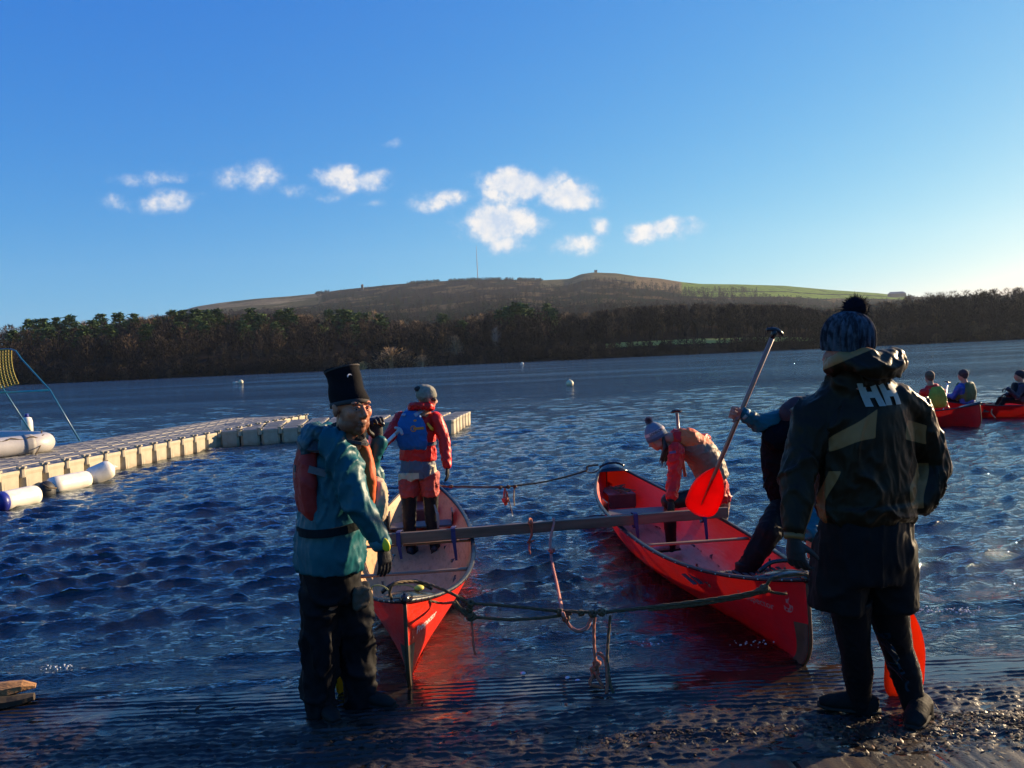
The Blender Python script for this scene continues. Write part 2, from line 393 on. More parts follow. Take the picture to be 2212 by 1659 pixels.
# ---- lake
rows = [3.95]
while rows[-1] < 330: rows.append(rows[-1]*1.0058)
rows = np.array(rows); tt = np.linspace(-1, 1, 900); cols = np.where(np.abs(tt) < .86, tt/.86*.74, np.sign(tt)*(.74+(np.abs(tt)-.86)**2*110))
T, YY = np.meshgrid(cols, rows); XX = T*YY
dY = YY*.0058; rng = np.random.RandomState(5)
H = np.zeros_like(XX); DX = np.zeros_like(XX); DY = np.zeros_like(XX)
main = math.atan2(-1, .22)
patch = .35+1.15*fbm(XX*.22, YY*.20, 4, 77)
for k in range(84):
    lam = .075*(13**(rng.rand()**1.35)); ang = main + rng.normal()*(.30 if lam > .45 else .52)
    kx, ky = math.cos(ang)*2*np.pi/lam, math.sin(ang)*2*np.pi/lam
    amp = lam*.0090*(1.45 if lam < .30 else (.85 if lam < .6 else .42))*(.6+.8*rng.rand())
    res = np.clip(lam/(dY*3.2)-.6, 0, 1)
    p_ = kx*XX+ky*YY+rng.rand()*6.28 + 1.2*(vnoise(XX*.35+k, YY*.35, k)-.5)*min(1, .5/lam+.4)
    sn, cs = np.sin(p_), np.cos(p_)
    H += amp*cs*res; DX -= 1.15*amp*math.cos(ang)*sn*res; DY -= 1.15*amp*math.sin(ang)*sn*res
depth = -slip_z(YY)
shallow = np.clip((depth-.0)/.22, 0, 1); shallow = shallow*shallow*(3-2*shallow)
am = patch*(.10+.90*shallow)*1.25
Hs = H*am
# low swells running up the slip, and two small breaking edges
for (y0, a_, wd, sl_, x0, x1, seed) in ((5.02,.030,.10,.10,-4.5,-.9,1),(4.62,.014,.05,.12,-4,-.9,2),(5.5,.035,.13,-.10,1.9,7,3),(4.78,.018,.05,.05,1.6,6,4),(4.95,.016,.06,.02,-.5,1.4,5),(5.9,.03,.16,.02,-.5,.9,6),(6.1,.04,.16,.12,-6,-1.5,7)):
    c = y0+sl_*XX+.32*(fbm(XX*.9, XX*0+seed, 3, seed)-.5); d_ = (YY-c)/wd
    Hs += a_*np.exp(-np.where(d_ < 0, (d_*2.1)**2, d_**2))*np.clip((XX-x0)/.4, 0, 1)*np.clip((x1-XX)/.4, 0, 1)*(.5+.9*vnoise(XX*1.7, XX*0, seed+9))
XX2, YY2 = XX+DX*am, YY+DY*am
ZZ = Hs
# keep a clear fall where the water thins out over the concrete
for C_ in CAN+FARC:
    ca, sa = math.cos(C_['ang']), math.sin(C_['ang']); lx = (XX2-C_['c'].x)*ca+(YY2-C_['c'].y)*sa; ly = -(XX2-C_['c'].x)*sa+(YY2-C_['c'].y)*ca
    s_ = (0-C_['keel'])/.40
    xe = C_['L']/2-.10; u = lx/xe
    ins = (np.abs(u) < .97) & (np.abs(ly) < hull_half(u, s_+.03)-.02)
    ZZ = np.where(ins, np.minimum(ZZ, C_['keel']-.25), ZZ)
    near = np.exp(-np.clip(np.abs(ly)-hull_half(np.clip(u,-1,1), s_), 0, 9)/.25)*(np.abs(u) < 1.05)
    ZZ = np.where(~ins, ZZ*(1-.55*near), ZZ)
M_wat = bpy.data.materials.new('lake_water'); M_wat.use_nodes = True
t = M_wat.node_tree; n = t.nodes; l = t.links.new; n.remove(n['Principled BSDF']); o_ = n['Material Output']
co = n.new('ShaderNodeTexCoord'); dp = n.new('ShaderNodeAttribute'); dp.attribute_name = 'depth'; dn = n.new('ShaderNodeAttribute'); dn.attribute_name = 'dist'
hs_ = []
for (sc, dist, st, det) in ((13, .006, (1,1.9,1), 4), (1.5, .10, (1,2.0,1), 5), (.28, .5, (1,2.2,1), 4)):
    mp = n.new('ShaderNodeMapping'); mp.inputs['Scale'].default_value = st; mp.inputs['Rotation'].default_value = (0,0,R(12)); l(co.outputs['Object'], mp.inputs[0])
    q = n.new('ShaderNodeTexNoise'); q.inputs['Scale'].default_value = sc; q.inputs['Detail'].default_value = det; q.inputs['Roughness'].default_value = .6; l(mp.outputs[0], q.inputs[0]); hs_.append((q, dist))
b1 = n.new('ShaderNodeBump'); b1.inputs['Distance'].default_value = .024; b1.inputs['Strength'].default_value = 1; l(hs_[0][0].outputs[0], b1.inputs['Height'])
f1 = n.new('ShaderNodeMapRange'); l(dn.outputs['Fac'], f1.inputs[0]); f1.inputs[1].default_value = 8; f1.inputs[2].default_value = 40
b2 = n.new('ShaderNodeBump'); b2.inputs['Distance'].default_value = .26; l(f1.outputs[0], b2.inputs['Strength']); l(hs_[1][0].outputs[0], b2.inputs['Height']); l(b1.outputs[0], b2.inputs['Normal'])
f2 = n.new('ShaderNodeMapRange'); l(dn.outputs['Fac'], f2.inputs[0]); f2.inputs[1].default_value = 40; f2.inputs[2].default_value = 160
b3 = n.new('ShaderNodeBump'); b3.inputs['Distance'].default_value = 1.2; l(f2.outputs[0], b3.inputs['Strength']); l(hs_[2][0].outputs[0], b3.inputs['Height']); l(b2.outputs[0], b3.inputs['Normal'])
# wind lanes: broad streaks where the chop is stronger or weaker
mpw = n.new('ShaderNodeMapping'); mpw.inputs['Scale'].default_value = (.25, 1, 1); l(co.outputs['Object'], mpw.inputs[0]); nw = n.new('ShaderNodeTexNoise'); nw.inputs['Scale'].default_value = .07; nw.inputs['Detail'].default_value = 6; l(mpw.outputs[0], nw.inputs[0])
rw = n.new('ShaderNodeMapRange'); l(nw.outputs[0], rw.inputs[0]); rw.inputs[1].default_value = .38; rw.inputs[2].default_value = .62; rw.inputs[3].default_value = .35; rw.inputs[4].default_value = 1.5
for f_, b_n in ((f1, b2), (f2, b3)):
    mm = n.new('ShaderNodeMath'); mm.operation = 'MULTIPLY'; l(f_.outputs[0], mm.inputs[0]); l(rw.outputs[0], mm.inputs[1]); l(mm.outputs[0], b_n.inputs['Strength'])
gl = n.new('ShaderNodeBsdfGlossy'); gl.inputs['Roughness'].default_value = .04; gl.inputs['Color'].default_value = (.86,.95,1,1); l(b3.outputs[0], gl.inputs['Normal'])
tr = n.new('ShaderNodeBsdfTransparent'); tr.inputs[0].default_value = (.86,.62,.40,1); df = n.new('ShaderNodeBsdfDiffuse'); df.inputs[0].default_value = (.012,.015,.020,1)
mr = n.new('ShaderNodeMapRange'); l(dp.outputs['Fac'], mr.inputs[0]); mr.inputs[1].default_value = .0; mr.inputs[2].default_value = .30; mr.inputs[3].default_value = .05; mr.inputs[4].default_value = 1
m1 = n.new('ShaderNodeMixShader'); l(mr.outputs[0], m1.inputs[0]); l(tr.outputs[0], m1.inputs[1]); l(df.outputs[0], m1.inputs[2])
fr = n.new('ShaderNodeFresnel'); fr.inputs[0].default_value = 1.52; l(b3.outputs[0], fr.inputs['Normal'])
m2 = n.new('ShaderNodeMixShader'); l(fr.outputs[0], m2.inputs[0]); l(m1.outputs[0], m2.inputs[1]); l(gl.outputs[0], m2.inputs[2]); l(m2.outputs[0], o_.inputs[0])
lake = grid_mesh('lake_water', XX2, YY2, ZZ, M_wat, attr={'depth': ('FLOAT', np.clip(-slip_z(YY2)+Hs*.5, 0, 9)), 'dist': ('FLOAT', YY)})
tag(lake, kind='structure')
# ---- far bank, hills
def lerp_tab(tab, x):
    a = np.array(tab, float); return np.interp(x, a[:,0], a[:,1])
BANK = [(-900,760),(-300,718),(0,702),(130,692),(240,690),(380,672),(520,676),(640,676),(760,682),(860,690),(960,692),(1060,672),(1130,660),(1200,668),(1260,676),(1340,664),(1500,655),(1700,657),(1780,668),(1900,652),(1990,634),(2110,626),(2212,620),(2600,610),(3300,640)]
RIDGE = [(-1200,830),(0,760),(380,676),(430,662),(480,654),(560,645),(640,639),(690,634),(735,627),(760,624),(860,614),(940,608),(1030,604),(1100,604),(1180,605),(1238,602),(1262,592),(1290,588),(1340,590),(1385,597),(1430,601),(1480,609),(1520,613),(1600,614),(1700,617),(1800,626),(1900,633),(1935,637),(2000,642),(2212,648),(3300,700)]
def xs_of(px, Y): return np.array([at(float(p_), 780, 1.0).x for p_ in px])*Y
def z_at(px, py, Y):
    return at(px, py, Y).z
def rayv(px, py):
    a = (np.asarray(px, float)-1106)/F; b = (np.asarray(py, float)-829.5)/F
    return [_f[i]+CR[i]*a-CU[i]*b for i in range(3)]
def zv(px, py, Y): d = rayv(px, py); return CAM_H+d[2]*(Y/d[1])
def xv(px, Y): d = rayv(px, 780); return d[0]*(Y/d[1])
def pick(mask, c, base): return np.where(mask[..., None], c, base)
SH_Y = 300.0
pxs = np.linspace(-900, 3300, 300); tb = np.linspace(0, 1, 40)
def bank_z(px, t_, Yd):
    zt = z_at(px, float(lerp_tab(BANK, px)), Yd); return max(.5, (zt-13.5))*t_
BX = []; BY = []; BZ = []
for t_ in tb:
    Yd = SH_Y-2+t_*150
    BX.append([at(float(p_), 780, Yd).x for p_ in pxs]); BY.append([Yd]*len(pxs))
    BZ.append([-.6+1.2*min(1, t_*12)+bank_z(float(p_), t_**.9, SH_Y+150)*1.0 for p_ in pxs])
for (Yd, k) in ((520, .95), (700, .7)):
    BX.append([at(float(p_), 780, Yd).x for p_ in pxs]); BY.append([Yd]*len(pxs)); BZ.append([b*k for b in BZ[len(tb)-1]])
M_bank = mat('bank_leaf_litter', (.030,.022,.015), 1, var=.4, vs=.12, spec=0)
bank = grid_mesh('far_bank', np.array(BX), np.array(BY), np.array(BZ), M_bank); tag(bank, kind='structure')
hp = np.linspace(-1200, 3300, 620); hs2 = np.linspace(0, 1, 110)
HX = []; HY = []; HZ = []; HC = []
WOOD = np.array((.018,.0155,.015)); PINEW = np.array((.008,.012,.010)); MOOR = np.array((.16,.115,.06)); MOORG = np.array((.085,.075,.038)); FIELD = np.array((.13,.20,.035)); PALE = np.array((.20,.16,.095)); HEDGE = np.array((.035,.04,.025))
def hill_v(px, s):
    px = np.asarray(px, float); s = np.asarray(s, float)
    Yd = 640+s*1800+150*np.sin(px*.004)*s
    zr = zv(px, lerp_tab(RIDGE, px), Yd); a0 = zv(px, lerp_tab(BANK, px)+45, Yd); x = xv(px, Yd)
    z = a0+(zr-a0)*s**.8+(fbm(x*.004, Yd*.004, 3, 5)-.5)*26*s*(1-s)*2
    return x, Yd, z
PP, SS = np.meshgrid(hp, hs2); HX, HY, HZ = hill_v(PP, SS)
nn = fbm(HX*.006, HY*.006, 4, 9); n2 = fbm(HX*.02, HY*.01, 3, 19); N2 = n2[..., None]
HC = WOOD*(.75+.6*N2)
HC = pick(nn > .56, PINEW*(1+.5*N2), HC); HC = pick((n2 > .6) & (SS > .35), MOOR*.6+0*N2, HC)
lm = (PP < 700) & (SS > .52+.0006*np.maximum(0, PP-420)+(nn-.5)*.12); HC = pick(lm, PALE*(.6+.7*N2), HC); HC = pick(lm & (nn > .52), MOORG+0*N2, HC)
HC = pick((PP > 1175) & (PP < 1620) & (SS > .86-.0002*np.abs(PP-1350)+(nn-.5)*.08), MOORG*(.9+.5*N2), HC)
HC = pick((PP > 1380) & (PP < 1640) & (SS > .70+(nn-.5)*.1), MOOR*(.7+.6*N2), HC)
lim = .60+.17*(PP-1480)/480; fm = (PP > 1480) & (PP < 1960) & (SS > lim+(nn-.5)*.05)
HC = pick(fm, FIELD*(.85+.4*N2), HC); HC = pick(fm & (np.abs(((PP*.011+SS*3.1) % 1)-.5) < .018), HEDGE+0*N2, HC); HC = pick(fm & (np.abs(SS-(lim+.13)) < .012), HEDGE+0*N2, HC)
HC = pick((PP >= 1960) & (SS > .7), MOORG*.8+0*N2, HC)
HC = np.concatenate([HC, np.ones(HC.shape[:2]+(1,))], -1)
HX = np.vstack([HX[:1], HX, HX[-1:]]); HY = np.vstack([HY[:1], HY, HY[-1:]+400]); HZ = np.vstack([HZ[:1]*0-6, HZ, HZ[-1:]-140]); HC = np.concatenate([HC[:1], HC, HC[-1:]])
M_hill = bpy.data.materials.new('hillside'); M_hill.use_nodes = True; t = M_hill.node_tree; n = t.nodes; l = t.links.new
a_ = n.new('ShaderNodeAttribute'); a_.attribute_name = 'cover'; co = n.new('ShaderNodeTexCoord'); q = n.new('ShaderNodeTexNoise'); q.inputs['Scale'].default_value = .05; q.inputs['Detail'].default_value = 8; q.inputs['Roughness'].default_value = .75; l(co.outputs['Object'], q.inputs[0])
mr = n.new('ShaderNodeMapRange'); l(q.outputs[0], mr.inputs[0]); mr.inputs[1].default_value = .3; mr.inputs[2].default_value = .7; mr.inputs[3].default_value = .35; mr.inputs[4].default_value = 1.7
sc = n.new('ShaderNodeVectorMath'); sc.operation = 'SCALE'; l(a_.outputs['Color'], sc.inputs[0]); l(mr.outputs[0], sc.inputs['Scale']); l(sc.outputs[0], n['Principled BSDF'].inputs['Base Color']); n['Principled BSDF'].inputs['Roughness'].default_value = 1
n['Principled BSDF'].inputs['Specular IOR Level'].default_value = 0
bp = n.new('ShaderNodeBump'); bp.inputs['Distance'].default_value = 5; l(q.outputs[0], bp.inputs['Height']); l(bp.outputs[0], n['Principled BSDF'].inputs['Normal'])
hill = grid_mesh('moorland_hill', np.array(HX), np.array(HY), np.array(HZ), M_hill, attr={'cover': ('FLOAT_COLOR', np.array(HC))}); tag(hill, kind='structure')
# ---- trees
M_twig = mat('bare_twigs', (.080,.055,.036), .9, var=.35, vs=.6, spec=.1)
M_twig2 = mat('pale_twigs', (.36,.24,.13), .9, var=.3, vs=.6, spec=.1)
M_bark = mat('tree_bark', (.06,.048,.036), .95, var=.3, vs=2)
M_pine = mat('pine_needles', (.040,.080,.024), .8, var=.5, vs=.5, col2=(.085,.135,.035), spec=.2)
M_paleb = mat('birch_bark', (.30,.26,.21), .9, var=.2, vs=2)
def tris_to_mesh(name, V_, m):
    V_ = np.asarray(V_, np.float32).reshape(-1, 3); k = len(V_)//3
    me = bpy.data.meshes.new(name); me.vertices.add(len(V_)); me.vertices.foreach_set('co', V_.ravel()); me.loops.add(k*3); me.loops.foreach_set('vertex_index', np.arange(k*3, dtype=np.int32))
    me.polygons.add(k); me.polygons.foreach_set('loop_start', np.arange(k, dtype=np.int32)*3); me.materials.append(m); me.update(); return me
def slivers(base, dirs, ln, wd, rs):
    """thin twig triangles"""
    n_ = len(base); d = dirs/np.linalg.norm(dirs, axis=1, keepdims=True); r = rs.normal(size=(n_, 3)); s = np.cross(d, r); s /= np.linalg.norm(s, axis=1, keepdims=True)
    a = base-s*wd[:, None]*.5; b = base+s*wd[:, None]*.5; c = base+d*ln[:, None]
    return np.stack([a, b, c], 1).reshape(-1, 3)
def bare_proto(seed, h, rad, base, ntw, wide=1.0, dome=False):
    
    rs = np.random.RandomState(seed); out_ = []
    # limbs
    nl = 9; bp_ = np.zeros((nl, 3)); bp_[:, 2] = h*rs.uniform(.0 if dome else .12, .55, nl); ang = rs.rand(nl)*6.28; el = rs.uniform(.7, 1.35, nl)
    dr = np.stack([np.cos(ang)*np.cos(el), np.sin(ang)*np.cos(el), np.sin(el)], 1); out_.append(slivers(bp_, dr, h*rs.uniform(.4, .6, nl), np.full(nl, .30), rs))
    out_.append(slivers(np.zeros((2, 3)), np.array([[0,0,1.],[.05,.02,1]]), np.array([h*.97, h*.9]), np.array([.55, .5]), rs))
    # twigs within the crown
    th = rs.rand(ntw)*6.28; ph_ = rs.rand(ntw)**.5; zz = rs.rand(ntw)
    prof = np.sin(np.clip(zz, 0, 1)*np.pi*.92+.16)**.7 if not dome else np.sqrt(np.clip(1-zz**2, 0, 1))
    lump = .75+.35*np.sin(th*3+seed)+.15*np.sin(th*7+zz*9)
    r = rad*prof*ph_*lump; P_ = np.stack([np.cos(th)*r, np.sin(th)*r, h*(base+(1-base)*zz*.93)], 1)
    D_ = np.stack([np.cos(th)*.55, np.sin(th)*.55, .35+rs.rand(ntw)], 1)+rs.normal(size=(ntw, 3))*.35
    out_.append(slivers(P_, D_, rs.uniform(.7, 1.9, ntw)*h/13, rs.uniform(.09, .20, ntw)*wide, rs))
    return np.concatenate(out_)
def pine_proto(seed, h, rad, ncl, base=.30):
    rs = np.random.RandomState(seed); out_ = []
    for k in range(ncl):
        zz = rs.rand()**.8; z = h*(base+(1-base)*zz); rr = rad*(1-zz*.55)*(.35+.65*rs.rand())*(1 if zz < .85 else .55); a = rs.rand()*6.28
        c = np.array([math.cos(a)*rr, math.sin(a)*rr, z]); nn = 9
        P_ = c+rs.normal(size=(nn, 3))*np.array([.55,.55,.22]); D_ = rs.normal(size=(nn, 3))*np.array([1,1,.45]); D_[:, :2] += c[:2]*.3
        out_.append(slivers(P_, D_, rs.uniform(.8, 1.5, nn), rs.uniform(.5, .85, nn), rs))
    return np.concatenate(out_)
def trunk_mb(h, r0, lean=0, seed=0, limbs=5, base=.3):
    mb = MB(); rs = random.Random(seed); pts = [(lean*t_*t_, .15*math.sin(t_*4+seed), h*t_) for t_ in (0, .25, .5, .75, .97)]
    mb.etube(pts, [r0, r0*.85, r0*.65, r0*.4, r0*.12], seg=6)
    for k in range(limbs):
        z = h*(base+(.9-base)*k/limbs); a = rs.random()*6.28; ln = h*.22*(1.2-z/h)
        mb.etube([(0,0,z), (math.cos(a)*ln*.6, math.sin(a)*ln*.6, z+ln*.25), (math.cos(a)*ln, math.sin(a)*ln, z+ln*.5)], [r0*.32, r0*.2, r0*.06], seg=4)
    return mb
def bank_point(px, t_):
    t_ = max(t_, .0005)
    Yd = SH_Y-2+t_*150; x = at(px, 780, Yd).x; z = -.6+1.2*min(1, t_*12)+bank_z(px, t_**.9, SH_Y+150)
    return Vector((x, Yd, z-.3))
# the wood that reads as one mass
rs = np.random.RandomState(3)
protos = [bare_proto(k, 13, 3.6, .22, 260, 2.2) for k in range(4)]+[bare_proto(10+k, 6.5, 3.6, .0, 260, 2.4, True) for k in range(3)]+[bare_proto(20+k, 15, 2.8, .38, 240, 1.9) for k in range(3)]
M_twig_shade = mat('shade_tinted_twigs', (.030,.024,.020), .95, var=.35, vs=.6, spec=.05)  # lower wood: its shade is put into a darker twig colour
chunks = {0: [], 1: []}; 
for i in range(2600):
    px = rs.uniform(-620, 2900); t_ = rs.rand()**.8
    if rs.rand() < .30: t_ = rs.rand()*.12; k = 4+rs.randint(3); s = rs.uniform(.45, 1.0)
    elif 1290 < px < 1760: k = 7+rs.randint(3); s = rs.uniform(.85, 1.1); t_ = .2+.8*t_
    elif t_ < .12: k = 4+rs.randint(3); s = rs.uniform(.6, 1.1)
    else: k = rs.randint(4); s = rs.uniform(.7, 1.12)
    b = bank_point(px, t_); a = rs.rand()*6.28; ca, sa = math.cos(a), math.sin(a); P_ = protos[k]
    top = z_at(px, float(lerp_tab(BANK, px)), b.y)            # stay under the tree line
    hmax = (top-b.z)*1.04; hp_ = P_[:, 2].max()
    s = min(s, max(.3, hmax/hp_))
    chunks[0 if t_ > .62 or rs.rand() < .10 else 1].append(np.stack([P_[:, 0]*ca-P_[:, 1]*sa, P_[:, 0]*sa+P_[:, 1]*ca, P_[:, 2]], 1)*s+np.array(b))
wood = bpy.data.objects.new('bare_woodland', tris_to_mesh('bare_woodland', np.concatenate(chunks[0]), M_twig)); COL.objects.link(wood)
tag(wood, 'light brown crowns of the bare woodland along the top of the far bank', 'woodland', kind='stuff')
wood = bpy.data.objects.new('dark_woodland', tris_to_mesh('dark_woodland', np.concatenate(chunks[1]), M_twig_shade)); COL.objects.link(wood)
tag(wood, 'bare woodland and scrub massed on the slope above the far shore, painted dark for shade', 'woodland', kind='stuff')
# woodland on the hill behind
small = [bare_proto(40+k, 11, 5, .05, 46, 5.0, True) for k in range(4)]
hc = []; hcp = []
NH = 6500
px_ = rs.uniform(150, 2300, NH); s_ = rs.rand(NH)**.9
lim_ = np.where((px_ > 1180) & (px_ < 1640), .84, np.where((px_ > 690) & (px_ < 1180), .97, np.where(px_ < 690, .5, np.where(px_ < 1960, .60, .95))))
s_ = s_*lim_; hx_, hy_, hz_ = hill_v(px_, s_); cn = fbm(hx_*.006, hy_*.006, 4, 9)
for i in range(NH):
    P_ = small[rs.randint(4)]; a = rs.rand()*6.28; q = rs.uniform(.8, 1.5)*(1 if s_[i] < .8 else .65); ca, sa = math.cos(a), math.sin(a)
    v_ = np.stack([P_[:, 0]*ca-P_[:, 1]*sa, P_[:, 0]*sa+P_[:, 1]*ca, P_[:, 2]], 1)*q+np.array((hx_[i], hy_[i], hz_[i]-1))
    (hcp if cn[i] > .55 and rs.rand() < .8 else hc).append(v_)
for i in range(700):      # conifers standing along the wooded ridge
    px = rs.uniform(690, 1190); 
    if fbm(np.array(px*.03), np.array(2.), 3, 61) < .46: continue
    x, y, z = [float(v) for v in hill_v(px, .985)]; P_ = small[rs.randint(4)]; q = rs.uniform(.5, 1.0)*np.array((2.0, 1.4, 1.0)); hcp.append(P_*q+np.array((x, y-5, z-2)))
M_farw = mat('distant_wood', (.030,.0245,.022), 1, var=.4, vs=.02, spec=0); M_farp = mat('distant_pines', (.025,.035,.022), 1, var=.3, vs=.02, spec=0)
for nm, ch, mm, lb in (('hillside_woodland', hc, M_farw, 'brown leafless woods covering the lower slopes of the moorland hill'), ('hillside_conifers', hcp, M_farp, 'dark evergreen woods scattered over the moorland hill')):
    o = bpy.data.objects.new(nm, tris_to_mesh(nm, np.concatenate(ch), mm)); COL.objects.link(o); tag(o, lb, 'woodland', kind='stuff')
# pines one can tell apart
PM = []
for k in range(5):
    PM.append((trunk_mb(15, .28, 0, k).mesh('trunk', M_bark), tris_to_mesh('crown', pine_proto(60+k, 16, 3.9, 120, .16), M_pine)))
def pine(px, ytop, t_, label, sc=1.0, k=None, grp='pines on the far bank'):
    b = bank_point(px, t_); zt = z_at(px, ytop, b.y); s = (zt-b.z)/16.6
    o = thing('pine_tree', label, 'tree', b, random.random()*6.28, grp); o.scale = (s*sc, s*sc, s)
    k = random.randrange(5) if k is None else k
    for nm, me in (('trunk', PM[k][0]), ('crown', PM[k][1])):
        c = bpy.data.objects.new(nm, me); COL.objects.link(c); c.parent = o
    return o
PINES = [(70,688),(95,686),(128,684),(158,680),(205,690),(222,676),(262,674),(295,676),(345,690),(377,668),(402,668),(430,666),(452,668),(473,666),(500,690),(518,690),(548,664),(570,676),(584,690),(612,668),(632,664),(716,668),(741,666),(756,668),(778,674),(800,674),(824,676),(962,676)]
seen_ = {}
for i, (px, yt) in enumerate(PINES):
    where = 'behind the goal frame' if px < 180 else ('on the left tree line' if px < 480 else ('left of the bare gap below the pale moor' if px < 650 else 'above the tall black hat'))
    k_ = seen_.get(where, 0); seen_[where] = k_+1
    pine(px, yt, .62+.3*random.random(), '%s dark green pine from the left %s' % (ORD[k_], where), 1.35, grp='pines %s' % where)
for k_, (px, yt, t_, sc) in enumerate(((1085,668,.62,1.5),(1102,660,.6,1.3),(1121,652,.55,1.5),(1136,654,.6,1.4),(1150,664,.6,1.2),(1168,674,.6,1.2),(1187,654,.7,1.0),(1197,664,.66,1.2))):
    pine(px, yt, t_, '%s broad pine from the left in the sunlit central clump' % ORD[k_], sc, grp='pines of the central clump')
for k_, (px, yt, t_) in enumerate(((30,712,.5),(110,706,.5),(185,702,.45),(240,700,.5),(320,698,.5),(390,694,.45),(445,692,.5),(530,690,.5),(600,694,.5),(700,698,.45),(770,700,.5),(1000,690,.6))):
    pine(px, yt, t_, '%s lower pine from the left, dark green beneath the skyline pines' % ORD[k_], 1.35, grp='lower pines of the far bank')
def bare_tree(px, ytop, t_, label, mm, k, wfac=1.0, grp=None, proto=None):
    b = bank_point(px, t_); zt = z_at(px, ytop, b.y); P_ = proto if proto is not None else bare_proto(100+k, 13, 3.6, .25, 420, .8)
    s = (zt-b.z)/P_[:, 2].max()
    o = thing('bare_tree', label, 'tree', b, 0, grp); o.scale = (s*wfac, s*wfac, s)
    c = bpy.data.objects.new('crown', tris_to_mesh('crown', P_, mm)); COL.objects.link(c); c.parent = o
    c = bpy.data.objects.new('trunk', trunk_mb(P_[:, 2].max()*.8, .2, 0, k).mesh('trunk', M_bark if mm is not M_paleb else M_paleb)); COL.objects.link(c); c.parent = o
bare_tree(1073, 702, .22, 'pale leafless tree standing alone below the central pine clump', M_paleb, 1, .8)
bare_tree(1438, 664, .75, 'rounded pale leafless tree right of the central pines', M_twig2, 2, 1.2)
bare_tree(1270, 668, .75, 'small pale leafless tree beside the central pine clump', M_twig2, 3, 1.1)
bare_tree(815, 665, .85, 'tan leafless tree between two pines behind the tall black hat', M_twig2, 4, 1.2)
bare_tree(700, 674, .8, 'tan leafless tree in the gap between the pine groups', M_twig2, 5, 1.4)
for k, px in enumerate((185,282,312,335,655,675,870,905,935,1020,1045,1230,1310)):
    bare_tree(px, float(lerp_tab(BANK, px))-2, .9, '%s light leafless tree from the left along the top of the far bank' % ORD[k], M_twig2, 30+k, 1.3, 'light leafless trees on the skyline')
for k, px in enumerate((1965,2010,2035,2062,2090,2120,2150,2180,2205)):
    bare_tree(px, float(lerp_tab(BANK, px))-5, .95, '%s bare treetop from the left against the pale sky at the right' % ORD[k], M_twig, 60+k, 1.5, 'bare treetops on the right skyline')
# shrubs at the water's edge that catch the sun
def shrub(px, ytop, wpx, t_, label, mm, k):
    P_ = bare_proto(200+k, 5, 3.2, .0, 620, .55, True); b = bank_point(px, t_); zt = z_at(px, ytop, b.y); s = (zt-b.z)/P_[:, 2].max(); ws = (wpx/F*b.y)/6.6
    o = thing('bare_shrub', label, 'shrub', b); o.scale = (ws, ws, s)
    c = bpy.data.objects.new('branches', tris_to_mesh('branches', P_, mm)); COL.objects.link(c); c.parent = o; c['kind'] = 'stuff'
M_gold = mat('golden_twigs', (.60,.40,.16), .9, var=.3, vs=.6, spec=.1)
shrub(783, 779, 46, -.004, 'small golden leafless shrub at the water just above the tall black hat', M_gold, 1)
shrub(912, 764, 58, -.002, 'bright tan leafless shrub at the water, right of the broad brown one', M_twig2, 2)
shrub(845, 746, 120, .02, 'broad brown leafless shrub at the water behind the beanie wearer', M_twig2, 3)
shrub(966, 752, 66, .02, 'dull brown rounded shrub right of the bright tan one', M_twig, 4)
shrub(1100, 768, 50, .02, 'low brown shrub by the far shore below the central pines', M_twig, 5)
shrub(985, 722, 60, .25, 'reddish brown shrub on the bank left of the pale lone tree', M_twig2, 6)
# grass strip seen between the trunks
M_grass = mat('bank_grass', (.17,.26,.04), .9, var=.3, vs=.3)
mb = MB()
a_, b_ = bank_point(1310, .155), bank_point(1790, .155)
for i in range(40):
    t0, t1 = i/40, (i+1)/40; p0, p1 = bank_point(1310+480*t0, .20), bank_point(1310+480*t1, .17); q0, q1 = bank_point(1310+480*t0, .30), bank_point(1310+480*t1, .30)
    up_ = Vector((0,0,.75)); mb.add([p0+up_, p1+up_, q1+up_*1.6, q0+up_*1.6], [(0,1,2,3)])
tag(mb.build('bank_meadow', M_grass), kind='structure')
# ---- mast and hill-top tower
Yt = 2820.0; top = at(1029, 531, Yt); bot = at(1032.5, 612, Yt); h_ = top.z-bot.z
o = thing('radio_mast', 'tall thin radio mast rising behind the wooded hill ridge', 'mast', (bot.x, bot.y, bot.z))
M_mast = mat('mast_steel', (.16,.15,.16), .6); 
mb = MB(); mb.etube([(0,0,0),(0,0,h_*.62)], [1.5,1.3], seg=8); mb.build('lower_column', M_mast, o, local=True)
mb = MB(); mb.etube([(0,0,h_*.62),(0,0,h_)], [1.1,.5], seg=8); mb.build('antenna', M_mast, o, local=True)
Yp = 2500.0; c = at(1287, 590, Yp); wv = 3.2*F/F
c.z = at(1287, 591, Yp).z
o = thing('summit_tower', 'small square stone tower on top of the moorland summit', 'tower', c)
M_stone = mat('dark_stone', (.09,.075,.06), .9, var=.3, vs=.4)
mb = MB(); mb.box((0,0,3.5), (8.6,8.6,11)); mb.build('tower_wall', M_stone, o, local=True)
mb = MB(); mb.box((0,0,9.6), (9.6,9.6,1.3)); mb.box((-3.2,0,10.9), (2,8.8,1.4)); mb.box((3.2,0,10.9), (2,8.8,1.4)); mb.build('parapet', M_stone, o, local=True)
c = at(783, 628, 2300.0); o = thing('ridge_tower', 'slim dark tower on the wooded ridge left of the mast', 'tower', c)
mb = MB(); mb.box((0,0,5), (6,6,22)); mb.build('tower_wall', M_stone, o, local=True)
mb = MB(); mb.etube([(0,0,16),(0,0,20)], [5,.3], seg=4); mb.build('roof', M_stone, o, local=True)
o = thing('barn', 'low grey barn roof on the right skyline next to the green fields', 'barn', at(1937, 638, 2350.0))
mb = MB(); mb.box((0,0,0), (46,20,9)); mb.build('wall', M_stone, o, local=True)
